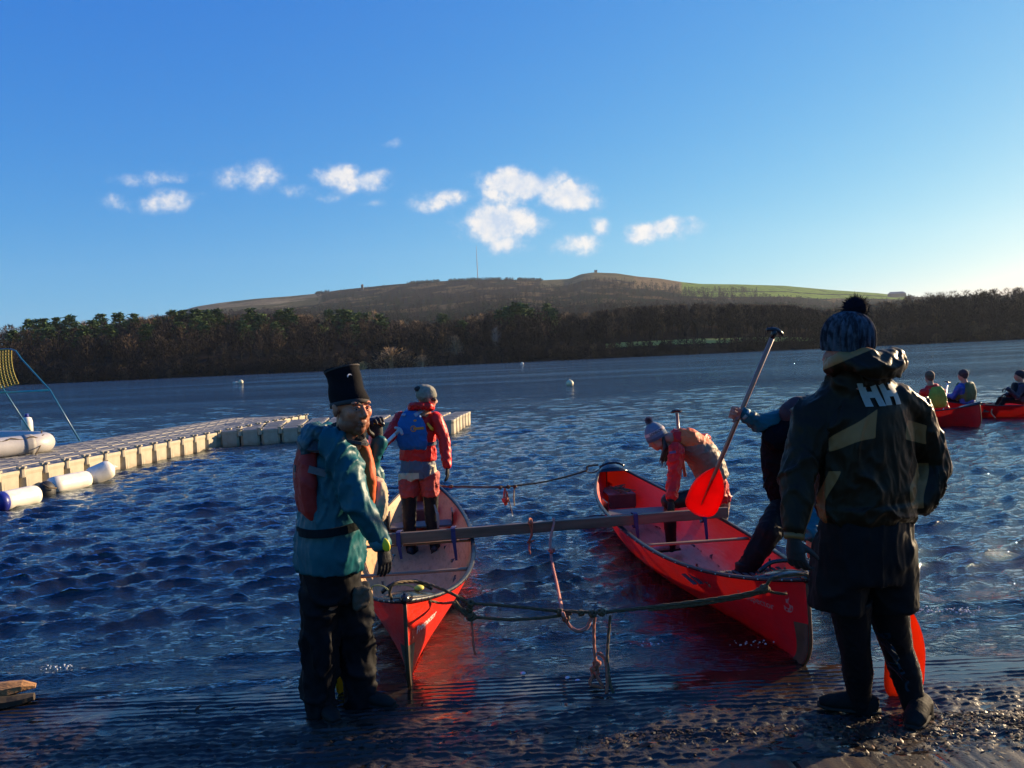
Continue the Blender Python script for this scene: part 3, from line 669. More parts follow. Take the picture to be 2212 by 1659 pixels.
mb = MB(); mb.add([(-24,-11,4.5),(24,-11,4.5),(24,11,4.5),(-24,11,4.5),(-20,0,11),(20,0,11)], [(0,1,5,4),(2,3,4,5),(0,4,3),(1,2,5)]); mb.build('roof', mat('slate', (.12,.12,.13), .6), o, local=True)

# ---- thin winter haze over the whole valley
mb = MB(); mb.box((0, 1450, 213.7), (7600, 3200, 432.6)); M_hz = bpy.data.materials.new('haze'); M_hz.use_nodes = True; t = M_hz.node_tree; t.nodes.remove(t.nodes['Principled BSDF'])
pv = t.nodes.new('ShaderNodeVolumePrincipled'); pv.inputs['Density'].default_value = .000045; pv.inputs['Color'].default_value = (.72,.84,1,1); pv.inputs['Anisotropy'].default_value = .3
t.links.new(pv.outputs[0], t.nodes['Material Output'].inputs['Volume']); hz = mb.build('haze', M_hz); tag(hz, kind='stuff')
# ================================================================== CANOES
def hull_material(name, red, tan_h, tan_col, glow=.045):
    """moulded plastic, red outside; inside red above and a scuffed tan floor; lets some sunlight glow through"""
    m = bpy.data.materials.new(name); m.use_nodes = True; t = m.node_tree; n = t.nodes; l = t.links.new
    p = n['Principled BSDF']; o = n['Material Output']; co = n.new('ShaderNodeTexCoord'); sp = n.new('ShaderNodeSeparateXYZ'); l(co.outputs['Object'], sp.inputs[0])
    nz = n.new('ShaderNodeTexNoise'); nz.inputs['Scale'].default_value = 5; nz.inputs['Detail'].default_value = 7; l(co.outputs['Object'], nz.inputs[0])
    # long scratches from the concrete
    mp = n.new('ShaderNodeMapping'); mp.inputs['Scale'].default_value = (2.5, 22, 40); l(co.outputs['Object'], mp.inputs[0])
    ns = n.new('ShaderNodeTexNoise'); ns.inputs['Scale'].default_value = 2.2; ns.inputs['Detail'].default_value = 6; ns.inputs['Roughness'].default_value = .7; l(mp.outputs[0], ns.inputs[0])
    rd = n.new('ShaderNodeMixRGB'); rd.inputs[1].default_value = (*red, 1); rd.inputs[2].default_value = (red[0]*.72, red[1]*1.0+.006, red[2]*1.2+.006, 1)
    rr = n.new('ShaderNodeMapRange'); l(nz.outputs[0], rr.inputs[0]); rr.inputs[1].default_value = .42; rr.inputs[2].default_value = .68; l(rr.outputs[0], rd.inputs[0])
    sc = n.new('ShaderNodeMapRange'); l(ns.outputs[0], sc.inputs[0]); sc.inputs[1].default_value = .66; sc.inputs[2].default_value = .72
    lowz = n.new('ShaderNodeMapRange'); l(sp.outputs['Z'], lowz.inputs[0]); lowz.inputs[1].default_value = .42; lowz.inputs[2].default_value = .02
    sm = n.new('ShaderNodeMath'); sm.operation = 'MULTIPLY'; l(sc.outputs[0], sm.inputs[0]); l(lowz.outputs[0], sm.inputs[1])
    s2 = n.new('ShaderNodeMath'); s2.operation = 'MULTIPLY'; l(sm.outputs[0], s2.inputs[0]); s2.inputs[1].default_value = .55
    sr = n.new('ShaderNodeMixRGB'); sr.inputs[2].default_value = (.42,.20,.15,1); l(s2.outputs[0], sr.inputs[0]); l(rd.outputs[0], sr.inputs[1])
    tn = n.new('ShaderNodeMixRGB'); tn.inputs[1].default_value = (*tan_col, 1); tn.inputs[2].default_value = (tan_col[0]*.45, tan_col[1]*.38, tan_col[2]*.34, 1)
    mp2 = n.new('ShaderNodeMapping'); mp2.inputs['Scale'].default_value = (1.5, 6, 6); l(co.outputs['Object'], mp2.inputs[0])
    n4 = n.new('ShaderNodeTexNoise'); n4.inputs['Scale'].default_value = 3.5; n4.inputs['Detail'].default_value = 9; n4.inputs['Roughness'].default_value = .7; l(mp2.outputs[0], n4.inputs[0])
    r4 = n.new('ShaderNodeMapRange'); l(n4.outputs[0], r4.inputs[0]); r4.inputs[1].default_value = .5; r4.inputs[2].default_value = .72; l(r4.outputs[0], tn.inputs[0])
    hz = n.new('ShaderNodeMath'); hz.operation = 'MULTIPLY_ADD'; l(nz.outputs[0], hz.inputs[0]); hz.inputs[1].default_value = .10; l(sp.outputs['Z'], hz.inputs[2])
    ir = n.new('ShaderNodeMapRange'); l(hz.outputs[0], ir.inputs[0]); ir.inputs[1].default_value = tan_h; ir.inputs[2].default_value = tan_h+.10
    inn = n.new('ShaderNodeMixRGB'); l(ir.outputs[0], inn.inputs[0]); l(tn.outputs[0], inn.inputs[1]); inn.inputs[2].default_value = (red[0]*.9, red[1]*1.3+.01, red[2]+.012, 1)
    ge = n.new('ShaderNodeNewGeometry'); mx = n.new('ShaderNodeMixRGB'); l(ge.outputs['Backfacing'], mx.inputs[0]); l(sr.outputs[0], mx.inputs[1]); l(inn.outputs[0], mx.inputs[2])
    l(mx.outputs[0], p.inputs['Base Color']); p.inputs['Specular IOR Level'].default_value = .3
    ro = n.new('ShaderNodeMapRange'); l(ns.outputs[0], ro.inputs[0]); ro.inputs[1].default_value = .3; ro.inputs[2].default_value = .7; ro.inputs[3].default_value = .26; ro.inputs[4].default_value = .55; l(ro.outputs[0], p.inputs['Roughness'])
    b = n.new('ShaderNodeBump'); b.inputs['Distance'].default_value = .0015; l(ns.outputs[0], b.inputs['Height']); l(b.outputs[0], p.inputs['Normal'])
    tr = n.new('ShaderNodeBsdfTranslucent'); tr.inputs[0].default_value = (.85,.03,.012,1); mi = n.new('ShaderNodeMixShader'); mi.inputs[0].default_value = glow
    l(p.outputs[0], mi.inputs[1]); l(tr.outputs[0], mi.inputs[2]); l(mi.outputs[0], o.inputs[0]); return m
M_gun = mat('gunwale_vinyl', (.016,.016,.019), .40, spec=.35, var=.25, vs=14, bump=.0012, bs=60, rv=.1)
M_black = mat('black_plastic', (.014,.014,.016), .22, var=.2, vs=9, bump=.0008, bs=80)
M_wood = mat('worn_thwart_wood', (.20,.115,.06), .55, var=.35, vs=3, stretch=(12,1,12), bump=.001, bs=20)
M_rope = mat('old_rope', (.10,.066,.030), .85, var=.4, vs=60, bump=.003, bs=220)
M_ropeo = mat('orange_rope', (.42,.12,.06), .8, var=.3, vs=60, bump=.003, bs=220)
M_ropep = mat('pink_rope', (.45,.17,.12), .8, var=.3, vs=60, bump=.003, bs=220)
M_skid = mat('skid_plate', (.075,.045,.020), .6, var=.3, vs=12, bump=.001, bs=60)
M_print = mat('white_print', (.75,.72,.68), .5, var=.12, vs=60)
M_printd = mat('faded_print', (.38,.16,.15), .6, var=.3, vs=60)
def canoe_z(u): return .38+.21*abs(u)**3.2
def hull_pt(u, s, side, Lc, off=0.):
    a = abs(u); zk = .055*a**3; zs = canoe_z(u); z = zk+(zs-zk)*s
    h = (z-zk)/.24; x_end = Lc/2 - (.20*(1-math.sqrt(max(0, 1-(1-h)**2))) if h < 1 else 0) - .03*(s**2)
    wd = float(hull_half(np.array(a), np.array(s)))
    wd = max(wd, .010)+off
    return Vector((u*x_end, side*wd, z+off*0))
def make_canoe(name, C_, label, mhull, seats, cat='canoe', detail=True, group=None):
    Lc = C_['L']; o = thing(name, label, cat, (C_['c'].x, C_['c'].y, C_['keel']), C_['ang'], group)
    us = [math.sin(k) for k in np.linspace(-math.pi/2, math.pi/2, 74 if detail else 34)]; ss = np.linspace(0, 1, 17 if detail else 9)**1.55
    mb = MB(); vs = []; fs = []
    prof = [(s, -1) for s in reversed(ss)]+[(s, 1) for s in ss[1:]]
    for u in us:
        for s, sd in prof:
            v = hull_pt(u, s, sd, Lc) if s > 0 else Vector((hull_pt(u, 0, 1, Lc).x, 0, hull_pt(u, 0, 1, Lc).z)); vs.append(v)
    k = len(prof)
    for i in range(len(us)-1):
        for j in range(k-1):
            fs.append((i*k+j+1, (i+1)*k+j+1, (i+1)*k+j, i*k+j))
    mb.add(vs, fs)
    # close the stems with a narrow band
    for e, i in ((-1, 0), (1, len(us)-1)):
        for j in range((k-1)//2):
            a, b, c, d = i*k+j, i*k+j+1, i*k+(k-2-j), i*k+(k-1-j)
            mb.f.append((d, c, b, a) if e > 0 else (a, b, c, d)); mb.m.append(0)
    hull = mb.build('hull', mhull, o, smooth=True, local=True)
    for e in (-1, 1):
        mb = MB(); P = []
        for s in np.linspace(.0, .98, 14): P.append(hull_pt(e*1.0, s, 0, Lc)+Vector((e*.003, 0, 0)))
        P = [Vector((hull_pt(e*.93, 0, 0, Lc).x, 0, hull_pt(e*.93, 0, 0, Lc).z-.002))]+P
        mb.etube([(p.x, 0, p.z) for p in P], [(.004, .011)]*len(P), side=(1,0,.0), seg=8); b_ = mb.build('stem_band', M_skid, o, smooth=True, local=True)
        # worn skid patch on the lower bow, a thin layer over the hull
        if detail:
            mb = MB()
            for sd in (-1, 1):
                vs = []; fs = []; U = np.linspace(.955, 1.0, 7); S = np.linspace(.05, .55, 8)
                for u in U:
                    for s in S: v = hull_pt(e*u, s, sd, Lc, .0025); vs.append(v)
                for i in range(6):
                    for j in range(7): fs.append((i*8+j, (i+1)*8+j, (i+1)*8+j+1, i*8+j+1))
                mb.add(vs, fs)
            mb.build('skid_patch', M_skid, o, smooth=True, local=True)
    for sd in (-1, 1):
        P = [hull_pt(u, 1, sd, Lc)+Vector((0, 0, .004)) for u in us]; mb = MB()
        mb.etube(P, [(.017, .012)]*len(P), side=(0,1,0), seg=10, pw=.55); g = mb.build('gunwale', M_gun, o, smooth=True, local=True)
        if detail:
            mb = MB()
            for q in range(4, len(P)-4, 2):
                p = P[q]; mb.ell((p.x, p.y+sd*.021, p.z), .0055, nu=6, nv=4)
            mb.build('rivet', mat('rivet', (.5,.45,.4), .3, .9), g, local=True)['kind'] = 'stuff'
    for e in (-1, 1):      # deck plates with a grab handle
        mb = MB(); vs = []; fs = []; U = np.linspace(.86, 1.0, 8)
        for i, u in enumerate(U):
            pl, pr = hull_pt(e*u, 1, -1, Lc), hull_pt(e*u, 1, 1, Lc); c = (pl+pr)/2; hgt = .012+.030*math.sin(math.pi*min(1, (u-.80)/.2)*.75); dish = .35 if i == 0 else 1
            for t_ in np.linspace(-1, 1, 9): vs.append(Vector((c.x-(e*.05*(1-t_*t_) if i == 0 else 0), t_*(abs(pl.y)+.006), c.z+.014+hgt*(1-t_*t_)*dish)))
        for i in range(7):
            for j in range(8): fs.append((i*9+j, (i+1)*9+j, (i+1)*9+j+1, i*9+j+1) if e > 0 else (i*9+j+1, (i+1)*9+j+1, (i+1)*9+j, i*9+j))
        mb.add(vs, fs); c = hull_pt(e*1.0, 1, 0, Lc); mb.ell((c.x-e*.015, 0, c.z+.012), (.045, .030, .030), nu=14, nv=8)
        d_ = mb.build('deck_plate', M_black, o, smooth=True, local=True)
        if detail:
            s_ = d_.modifiers.new('s', 'SOLIDIFY'); s_.thickness = .006
            x = hull_pt(e*.885, 1, 0, Lc).x; hw = float(hull_half(np.array(.885), np.array(1.))); mb = MB()
            mb.etube(curve_pts([(x, -hw, c.z-.02), (x-e*.02, -hw*.5, c.z+.02), (x-e*.025, 0, c.z+.028), (x-e*.02, hw*.5, c.z+.02), (x, hw, c.z-.02)], 14), [.013]*13, seg=8)
            mb.build('carry_handle', M_black, d_, smooth=True, local=True)
    for (u, kind) in seats:
        x = hull_pt(u, .9, 0, Lc).x; hw = float(hull_half(np.array(abs(u)), np.array(.9)))
        zz = canoe_z(u)
        if kind == 'thwart':
            mb = MB(); P = [Vector((x, t_*hw, zz-.022)) for t_ in np.linspace(-1, 1, 11)]
            mb.etube(P, [(.032-.012*math.cos(t_*math.pi)**2*0 - .010*abs(math.sin(t_*math.pi)), .010) for t_ in np.linspace(-1, 1, 11)], side=(1,0,0), seg=10, pw=.6)
            mb.build('thwart', M_wood, o, smooth=True, local=True)
        elif kind == 'bench':        # moulded bucket seat
            mb = MB(); mb.box((x, 0, zz-.145), (.27, hw*1.66, .022)); st = mb.build('seat', mat('seat_plastic', (.10,.085,.08), .5, var=.25), o, local=True); rounded(st, .008)
            for sd in (-1, 1):
                mb = MB(); mb.box((x, sd*hw*.85, zz-.075), (.24, .012, .13)); mb.build('seat_hanger', M_gun, o, local=True)
        elif kind == 'slat':
            for dx in (-.12, .12):
                mb = MB(); mb.box((x+dx, 0, zz-.09), (.035, hw*1.68, .022)); rounded(mb.build('seat_rail', M_wood, o, local=True), .004)
            mb = MB()
            for j in range(-8, 9): mb.box((x, j*.045, zz-.076), (.25, .026, .005))
            mb.build('webbing', mat('webbing', (.05,.05,.055), .8), o, local=True)['kind'] = 'stuff'
            for sd in (-1, 1):
                for dx in (-.12, .12):
                    mb = MB(); mb.etube([(x+dx, sd*hw*.82, zz-.10), (x+dx, sd*hw*.82, zz-.01)], [.008, .008], seg=6); mb.build('seat_bolt', M_gun, o, local=True)
        elif kind == 'block':        # foam buoyancy under the far deck
            mb = MB(); mb.box((x, 0, zz-.17), (.50, hw*1.5, .025)); st = mb.build('end_tray', mat('tray', (.22,.10,.08), .6, var=.3), o, local=True); rounded(st, .006)
            mb = MB(); mb.box((x-(.25 if u > 0 else -.25), 0, zz-.245), (.02, hw*1.5, .15)); mb.build('tray_front', mat('traydark', (.09,.03,.03), .6, var=.3), o, local=True)
    return o, hull
MH1 = hull_material('hull_red_tan', (.90,.020,.003), .47, (.56,.33,.17), .02)
MH2 = hull_material('hull_red_red', (.74,.004,.010), .10, (.42,.24,.15))
can1, hull1 = make_canoe('open_canoe', CAN[0], 'red open canoe with tan worn inside, grounded nearest the camera behind the teal jacket', MH1,
                         [(-.80,'block'), (.02,'thwart'), (.42,'thwart'), (-.50,'bench')])
can2, hull2 = make_canoe('open_canoe', CAN[1], 'red open canoe numbered 3 on the right, glowing where sun shines through its side', MH2,
                         [(-.80,'block'), (-.12,'thwart'), (.26,'thwart'), (.62,'slat'), (-.45,'bench')])
def to_world(C_, v):
    ca, sa = math.cos(C_['ang']), math.sin(C_['ang']); return Vector((C_['c'].x+v[0]*ca-v[1]*sa, C_['c'].y+v[0]*sa+v[1]*ca, C_['keel']+v[2]))
def hull_decal(C_, root, hull, body, size, u, z, sd, m, name='lettering', bold=.0, sx=1., tilt=0.):
    bm = bmesh.new(); bm.from_mesh(hull.data); bm.transform(Matrix.Translation((C_['c'].x, C_['c'].y, C_['keel'])) @ Matrix.Rotation(C_['ang'], 4, 'Z'))
    bvh = BVHTree.FromBMesh(bm); bm.free()
    p = hull_pt(u, .6, sd, C_['L']); p.z = z; e = .01; q = hull_pt(u+e, .6, sd, C_['L']); q.z = z
    a = to_world(C_, p); dirn = (to_world(C_, q)-a).normalized()
    if sd > 0: dirn = -dirn          # text reads left to right seen from outside
    up = Vector((0,0,1))+dirn*tilt
    o = decal(text_mesh(body, size, (sx, 1), bold), name, m, root, a, dirn, up, bvh, .0015)
    return o
# lettering: u>0 is the near end; side -1 is the hull side facing +X for canoe 1 when looking from its stern
for (C_, root, hull, sd, m_, sz, bd) in ((CAN[0], can1, hull1, None, M_print, .062, .0012), (CAN[1], can2, hull2, None, M_printd, .062, .0005)):
    # pick the side by world direction
    want = 1 if C_ is CAN[0] else -1
    ca, sa = math.cos(C_['ang']), math.sin(C_['ang'])
    sgn = want if (-sa) > 0 else -want      # local +y in world x is -sa
    hull_decal(C_, root, hull, 'Prospector', sz, .885 if C_ is CAN[0] else .84, .385 if C_ is CAN[0] else .37, sgn, m_, 'lettering', bd, 1.12)
    if C_ is CAN[1]:
        hull_decal(C_, root, hull, '3', .17, .945, .43, sgn, m_, 'hull_number', .004)
        hull_decal(C_, root, hull, 'VENTURE', .055, -.02, .25, sgn, m_, 'lettering', .0, 1.0, .0)
mb = MB()
# far canoes with their crews come later; hulls here
can3, hull3 = make_canoe('open_canoe', FARC[0], 'red canoe farther out with a red and a blue jacket paddler aboard', MH2, [(-.02,'thwart'), (-.35,'bench'), (.35,'bench')], detail=False)
can4, hull4 = make_canoe('open_canoe', FARC[1], 'red canoe farther out, rightmost, cut off by the photo edge', MH2, [(0,'thwart'), (.5,'bench')], detail=False)
# ================================================================== BEAMS ACROSS THE CANOES
M_plank = mat('weathered_plank', (.135,.088,.055), .55, var=.4, vs=2.5, stretch=(.7,9,9), bump=.002, bs=14, rv=.15)
def plank(p0, p1, w_, h_, label):
    p0, p1 = Vector(p0), Vector(p1); d = p1-p0; ln = d.length; c = (p0+p1)/2
    o = MB(); n_ = 24
    vs = []; fs = []
    for i in range(n_+1):
        x = -ln/2+ln*i/n_; j = .0015*math.sin(i*1.7)
        for (y, z) in ((-w_/2,-h_/2),(w_/2,-h_/2),(w_/2,h_/2),(-w_/2,h_/2)): vs.append((x, y+j, z+j*.6))
    for i in range(n_):
        for k in range(4): q = (k+1) % 4; fs.append((i*4+k, i*4+q, (i+1)*4+q, (i+1)*4+k))
    fs += [(3,2,1,0), tuple(n_*4+k for k in range(4))]
    o.add(vs, [tuple(reversed(f)) for f in fs]); ob = o.build('wooden_beam', M_plank, local=True); rounded(ob, .007, 3)
    ob.location = c; ob.rotation_euler = d.to_track_quat('X', 'Z').to_euler(); tag(ob, label, 'beam', 'beams lashed across the two canoes'); return ob
BM0, BM1 = at(828,1166,6.42), at(1572,1113,6.80)
BM0.z = .355; BM1.z = .372
plank(BM0, BM1, .05, .088, 'long wooden beam lashed across both canoes, nearer and upper of the pair')
dd = Vector((.02,.075,0)); plank(BM0+dd+Vector((.05,0,-.028)), BM1+dd+Vector((-.35,0,-.028)), .045, .07, 'second wooden beam half hidden just behind the long one, ending short of it')
# blue straps
M_strap = mat('navy_strap', (.02,.025,.11), .7, var=.2, vs=30, bump=.0008, bs=200)
def beam_pt(px): 
    t_ = (px-828)/(1572-828)
    return BM0.lerp(BM1, t_)
for k, (px, drop) in enumerate(((973,.17),(1364,.15),(1517,.20),(860,.12))):
    c = beam_pt(px); mb = MB(); hh = .050
    loop = [c+Vector((0,-.032,-hh)), c+Vector((0,-.032,hh)), c+Vector((0,0,hh+.004)), c+Vector((0,.115,hh-.01)), c+Vector((0,.125,-hh)), c+Vector((0,.05,-hh-.035)), c+Vector((0,-.032,-hh))]
    ax = (BM1-BM0).normalized(); wd = .038
    vs = []; fs = []
    for p in loop: vs += [p-ax*wd/2, p+ax*wd/2]
    for i in range(len(loop)-1): fs.append((i*2, i*2+1, i*2+3, i*2+2))
    mb.add(vs, fs)
    tail = [c+Vector((.004,-.036,.02)), c+Vector((.004,-.040,-.05)), c+Vector((.012,-.036,-.05-drop*.6)), c+Vector((.016,-.03,-.05-drop))]
    mb.strip(tail, [.03,.03,.026,.02], (0,-1,0), .004)
    ob = mb.build('lashing_strap', M_strap); s_ = ob.modifiers.new('s', 'SOLIDIFY'); s_.thickness = .004; s_.offset = 1
    tag(ob, 'dark blue lashing strap round the beams ' + ('at the right rim of the left canoe', 'at the left rim of the right canoe', 'at the right rim of the right canoe', 'beside the teal sleeve cuff')[k], 'strap', 'blue lashing straps')
# ================================================================== ROPES
def rope(ctrl, r, m, name, label=None, parent=None, n_=60, group=None, seg=8, smooth=True, twist=True):
    P = curve_pts(ctrl, n_) if smooth else [Vector(c) for c in ctrl]; mb = MB(); ln = sum((P[i+1]-P[i]).length for i in range(len(P)-1))
    if twist:   # three visible strands
        k = min(260, max(8, int(ln/(r*1.6)))); Q = []; acc_ = [0]
        for i in range(len(P)-1): acc_.append(acc_[-1]+(P[i+1]-P[i]).length)
        for i in range(k+1):
            s = ln*i/k; j = max(0, min(len(P)-2, int(np.searchsorted(acc_, s))-1)); f_ = (s-acc_[j])/max(1e-6, acc_[j+1]-acc_[j]); Q.append(P[j].lerp(P[j+1], min(1, f_)))
        for st in range(3):
            pts = []; a = None
            for i, q in enumerate(Q):
                d = (Q[min(i+1, k)]-Q[max(i-1, 0)]).normalized(); a = (a-d*a.dot(d)).normalized() if a is not None else frame(d)[0]; b = d.cross(a); t_ = i*.55+st*2.094
                pts.append(q+(a*math.cos(t_)+b*math.sin(t_))*r*.46)
            mb.etube(pts, [r*.60]*len(pts), seg=5)
    else: mb.etube(P, [r]*len(P), seg=seg)
    o = mb.build(name, m, parent, smooth=True)
    if parent is None: tag(o, label, 'rope', group)
    return o
def knot(c, r, m, parent, seed=0, name='knot'):
    rs_ = random.Random(seed); mb = MB(); 
    for k in range(4):
        ax = Vector((rs_.uniform(-1,1), rs_.uniform(-1,1), rs_.uniform(-1,1))).normalized(); a, b, _ = frame(ax); P = [Vector(c)+(a*math.cos(t_)+b*math.sin(t_)*.8)*r*(.8+.2*rs_.random())+ax*r*.3*math.sin(t_*2) for t_ in np.linspace(0, 6.28, 16)]
        mb.etube(P, [r*.34]*16, seg=6)
    return mb.build(name, m, parent, smooth=True)
# front rope between the two near stems
Rt = thing('mooring_rope', 'thick brown rope tied between the near stems of both canoes with knots', 'rope', (0,0,0))
K1 = at(1015,1303,4.267); K2 = at(1222,1335,4.221); K3 = at(1300,1323,4.204); K4 = at(1652,1272,4.127)
c1 = at(872,1264,4.360)
rope([at(846,1296,4.260), at(842,1276,4.250), at(856,1259,4.270), at(905,1257,4.420), at(960,1275,4.279), K1], .0085, M_rope, 'rope_strand', parent=Rt, n_=40)
rope([at(925,1297,4.460), at(955,1303,4.520), at(985,1300,4.273)], .008, M_rope, 'rope_strand', parent=Rt)
rope([at(975,1283,4.275), at(988,1287,4.273), K1], .008, M_rope, 'rope_strand', parent=Rt)
rope([at(980,1300,4.274), at(992,1314,4.272), at(1005,1325,4.269), at(1020,1332,4.266)], .017, M_rope, 'rope_splice', parent=Rt)
rope([K1, at(1100,1309,4.248), at(1200,1319,4.226), K3], .009, M_rope, 'rope_strand', parent=Rt)
rope([at(1020,1333,4.266), at(1100,1338,4.248), at(1180,1334,4.230), at(1235,1325,4.218)], .009, M_rope, 'rope_strand', parent=Rt)
rope([K3, at(1400,1312,4.182), at(1500,1300,4.160), at(1600,1285,4.138), K4], .0105, M_rope, 'rope_strand', parent=Rt)
rope([at(1400,1318,4.182), at(1500,1307,4.160), at(1600,1291,4.138), at(1648,1279,4.127)], .0085, M_rope, 'rope_strand', parent=Rt)
rope([K4, at(1665,1252,4.124), at(1700,1243,4.116), at(1738,1241,4.108), at(1757,1252,4.103), at(1759,1262,4.103)], .0095, M_rope, 'rope_strand', parent=Rt, n_=40)
rope([K4, at(1672,1280,4.122), at(1700,1283,4.116)], .0085, M_rope, 'rope_strand', parent=Rt)
for k, (c, r) in enumerate(((K1,.022),(at(1018,1332,4.266),.026),(at(1014,1316,4.267),.018),(K2,.022),(at(1208,1322,4.224),.02),(at(1255,1324,4.214),.018),(K3,.022),(at(1280,1326,4.208),.02),(K4,.026),(at(1640,1276,4.129),.018))):
    knot(c, r, M_rope, Rt, k)
rope([at(1018,1338,4.266), at(1021,1370,4.238), at(1023,1395,4.211), at(1027,1414,4.189)], .007, M_ropeo, 'hanging_tail', parent=Rt)
rope([at(1285,1330,4.207), at(1283,1360,4.192), at(1284,1400,4.148), at(1288,1440,4.104)], .0085, M_ropeo, 'hanging_tail', parent=Rt)
rope([at(1318,1330,4.200), at(1314,1380,4.163), at(1312,1420,4.120), at(1317,1470,4.065), at(1330,1510,4.019), at(1342,1530,3.995)], .0085, M_rope, 'hanging_tail', parent=Rt)
for k, (x, y) in enumerate(((1289,1434),(1284,1446),(1286,1456))): knot(at(x, y, 4.12), .021, M_ropeo, Rt, 20+k)
rope([at(1282,1456,4.088), at(1274,1478,4.066), at(1288,1481,4.060), at(1302,1486,4.051), at(1300,1478,4.060), at(1290,1462,4.080), at(1286,1450,4.094)], .0095, M_ropeo, 'rope_loop', parent=Rt, n_=60)
rope([at(1290,1412,4.134), at(1300,1414,4.129), at(1309,1432,4.108), at(1312,1462,4.075), at(1310,1506,4.028)], .0095, M_ropeo, 'hanging_tail', parent=Rt)
# pink rope from the beam down to the knot
b1_ = beam_pt(1186)
Rp = thing('pink_rope', 'pink rope looped over the beam and hanging in a curve to the brown rope', 'rope', (0,0,0))
rope([b1_+Vector((0,.06,-.02)), b1_+Vector((0,.02,.056)), b1_+Vector((0,-.035,.03)), at(1189,1170,6.35), at(1193,1215,6.1), at(1203,1260,5.6), at(1211,1300,4.9), at(1215,1322,4.223), at(1226,1345,4.220), at(1240,1360,4.201), at(1258,1362,4.195), at(1270,1352,4.203), at(1278,1332,4.209)], .0105, M_ropep, 'rope_strand', parent=Rp, n_=120)
knot(at(1192,1189,6.22), .024, M_ropep, Rp, 50)
b2_ = beam_pt(1136)
Rq = thing('orange_cord', 'short orange cord knotted round the beam midway between the canoes', 'rope', (0,0,0))
rope([b2_+Vector((.02,.1,-.03)), b2_+Vector((.01,.04,.06)), b2_+Vector((-.01,-.01,.075)), b2_+Vector((-.01,-.04,.04)), b2_+Vector((.01,-.042,-.05)), b2_+Vector((-.03,-.04,-.12)), b2_+Vector((.03,-.03,-.10))], .008, M_ropeo, 'rope_strand', parent=Rq, n_=70)
rope([b2_+Vector((-.01,-.04,.05)), b2_+Vector((.015,-.045,.02)), b2_+Vector((.0,-.045,-.06)), b2_+Vector((-.02,-.04,-.16)), b2_+Vector((-.015,-.03,-.22))], .007, M_ropeo, 'rope_strand', parent=Rq)
knot(b2_+Vector((0,-.045,.05)), .02, M_ropeo, Rq, 51)
# rope between the far stems
A_, B_ = at(942,1047,8.75), at(1292,1004,9.35)
Rr = thing('stern_rope', 'thin brown rope strung between the far ends of both canoes', 'rope', (0,0,0))
Cn = at(1092,1052,8.9)
rope([A_, at(972,1051,8.8), Cn], .011, M_rope, 'rope_strand', parent=Rr); rope([Cn, at(1180,1040,9.1), at(1262,1018,9.3), at(1268,1008,9.32), B_], .011, M_rope, 'rope_strand', parent=Rr)
rope([at(1262,1018,9.3), at(1280,1021,9.32), at(1296,1014,9.35)], .007, M_rope, 'rope_strand', parent=Rr)
for k, p in enumerate((A_, at(974,1051,8.8), at(1080,1053,8.88), at(1098,1052,8.9), at(1112,1051,8.92))): knot(p, .022, M_rope, Rr, 60+k)
rope([at(1091,1054,8.88), at(1089,1075,8.86), at(1092,1092,8.86), at(1095,1080,8.86), at(1094,1060,8.88)], .012, M_ropeo, 'coil', parent=Rr); knot(at(1092,1080,8.86), .035, M_ropeo, Rr, 70)
rope([at(1112,1053,8.92), at(1110,1070,8.9), at(1111,1092,8.9)], .007, mat('yellow_cord', (.45,.38,.12), .7), 'hanging_tail', parent=Rr)
rope([at(1096,1065,8.88), at(1103,1095,8.8), at(1108,1115,8.7)], .006, M_rope, 'hanging_tail', parent=Rr)
# thin cords over the near deck of the left canoe and a yellow ball
Rc = thing('yellow_cord', 'thin yellow cord looped over the near deck of the left canoe', 'cord', (0,0,0))
M_cord = mat('yellow_cord', (.45,.38,.12), .7)
rope([at(800,1280,4.5), at(806,1266,4.46), at(826,1266,4.45), at(842,1277,4.4)], .0045, M_cord, 'cord', parent=Rc, twist=False)
rope([at(830,1276,4.52), at(850,1264,4.5), at(880,1264,4.5), at(900,1272,4.5)], .004, M_cord, 'cord', parent=Rc, twist=False)
mb = MB(); mb.ell(at(905,1270,4.46), (.030,.03,.016)); mb.build('cord_stopper', mat('stopper', (.6,.55,.08), .6), Rc, smooth=True)
Rd = thing('tangled_cord', 'tangled cords lying inside the far end of the right canoe', 'cord', (0,0,0))
for k in range(4):
    rs_ = random.Random(k); P = [to_world(CAN[1], (-1.9+.22*rs_.uniform(-1,1)+j*.02, rs_.uniform(-.12,.14), .355+.01*k)) for j in range(6)]
    rope(P, .005, M_rope, 'cord', parent=Rd, twist=False, n_=40)
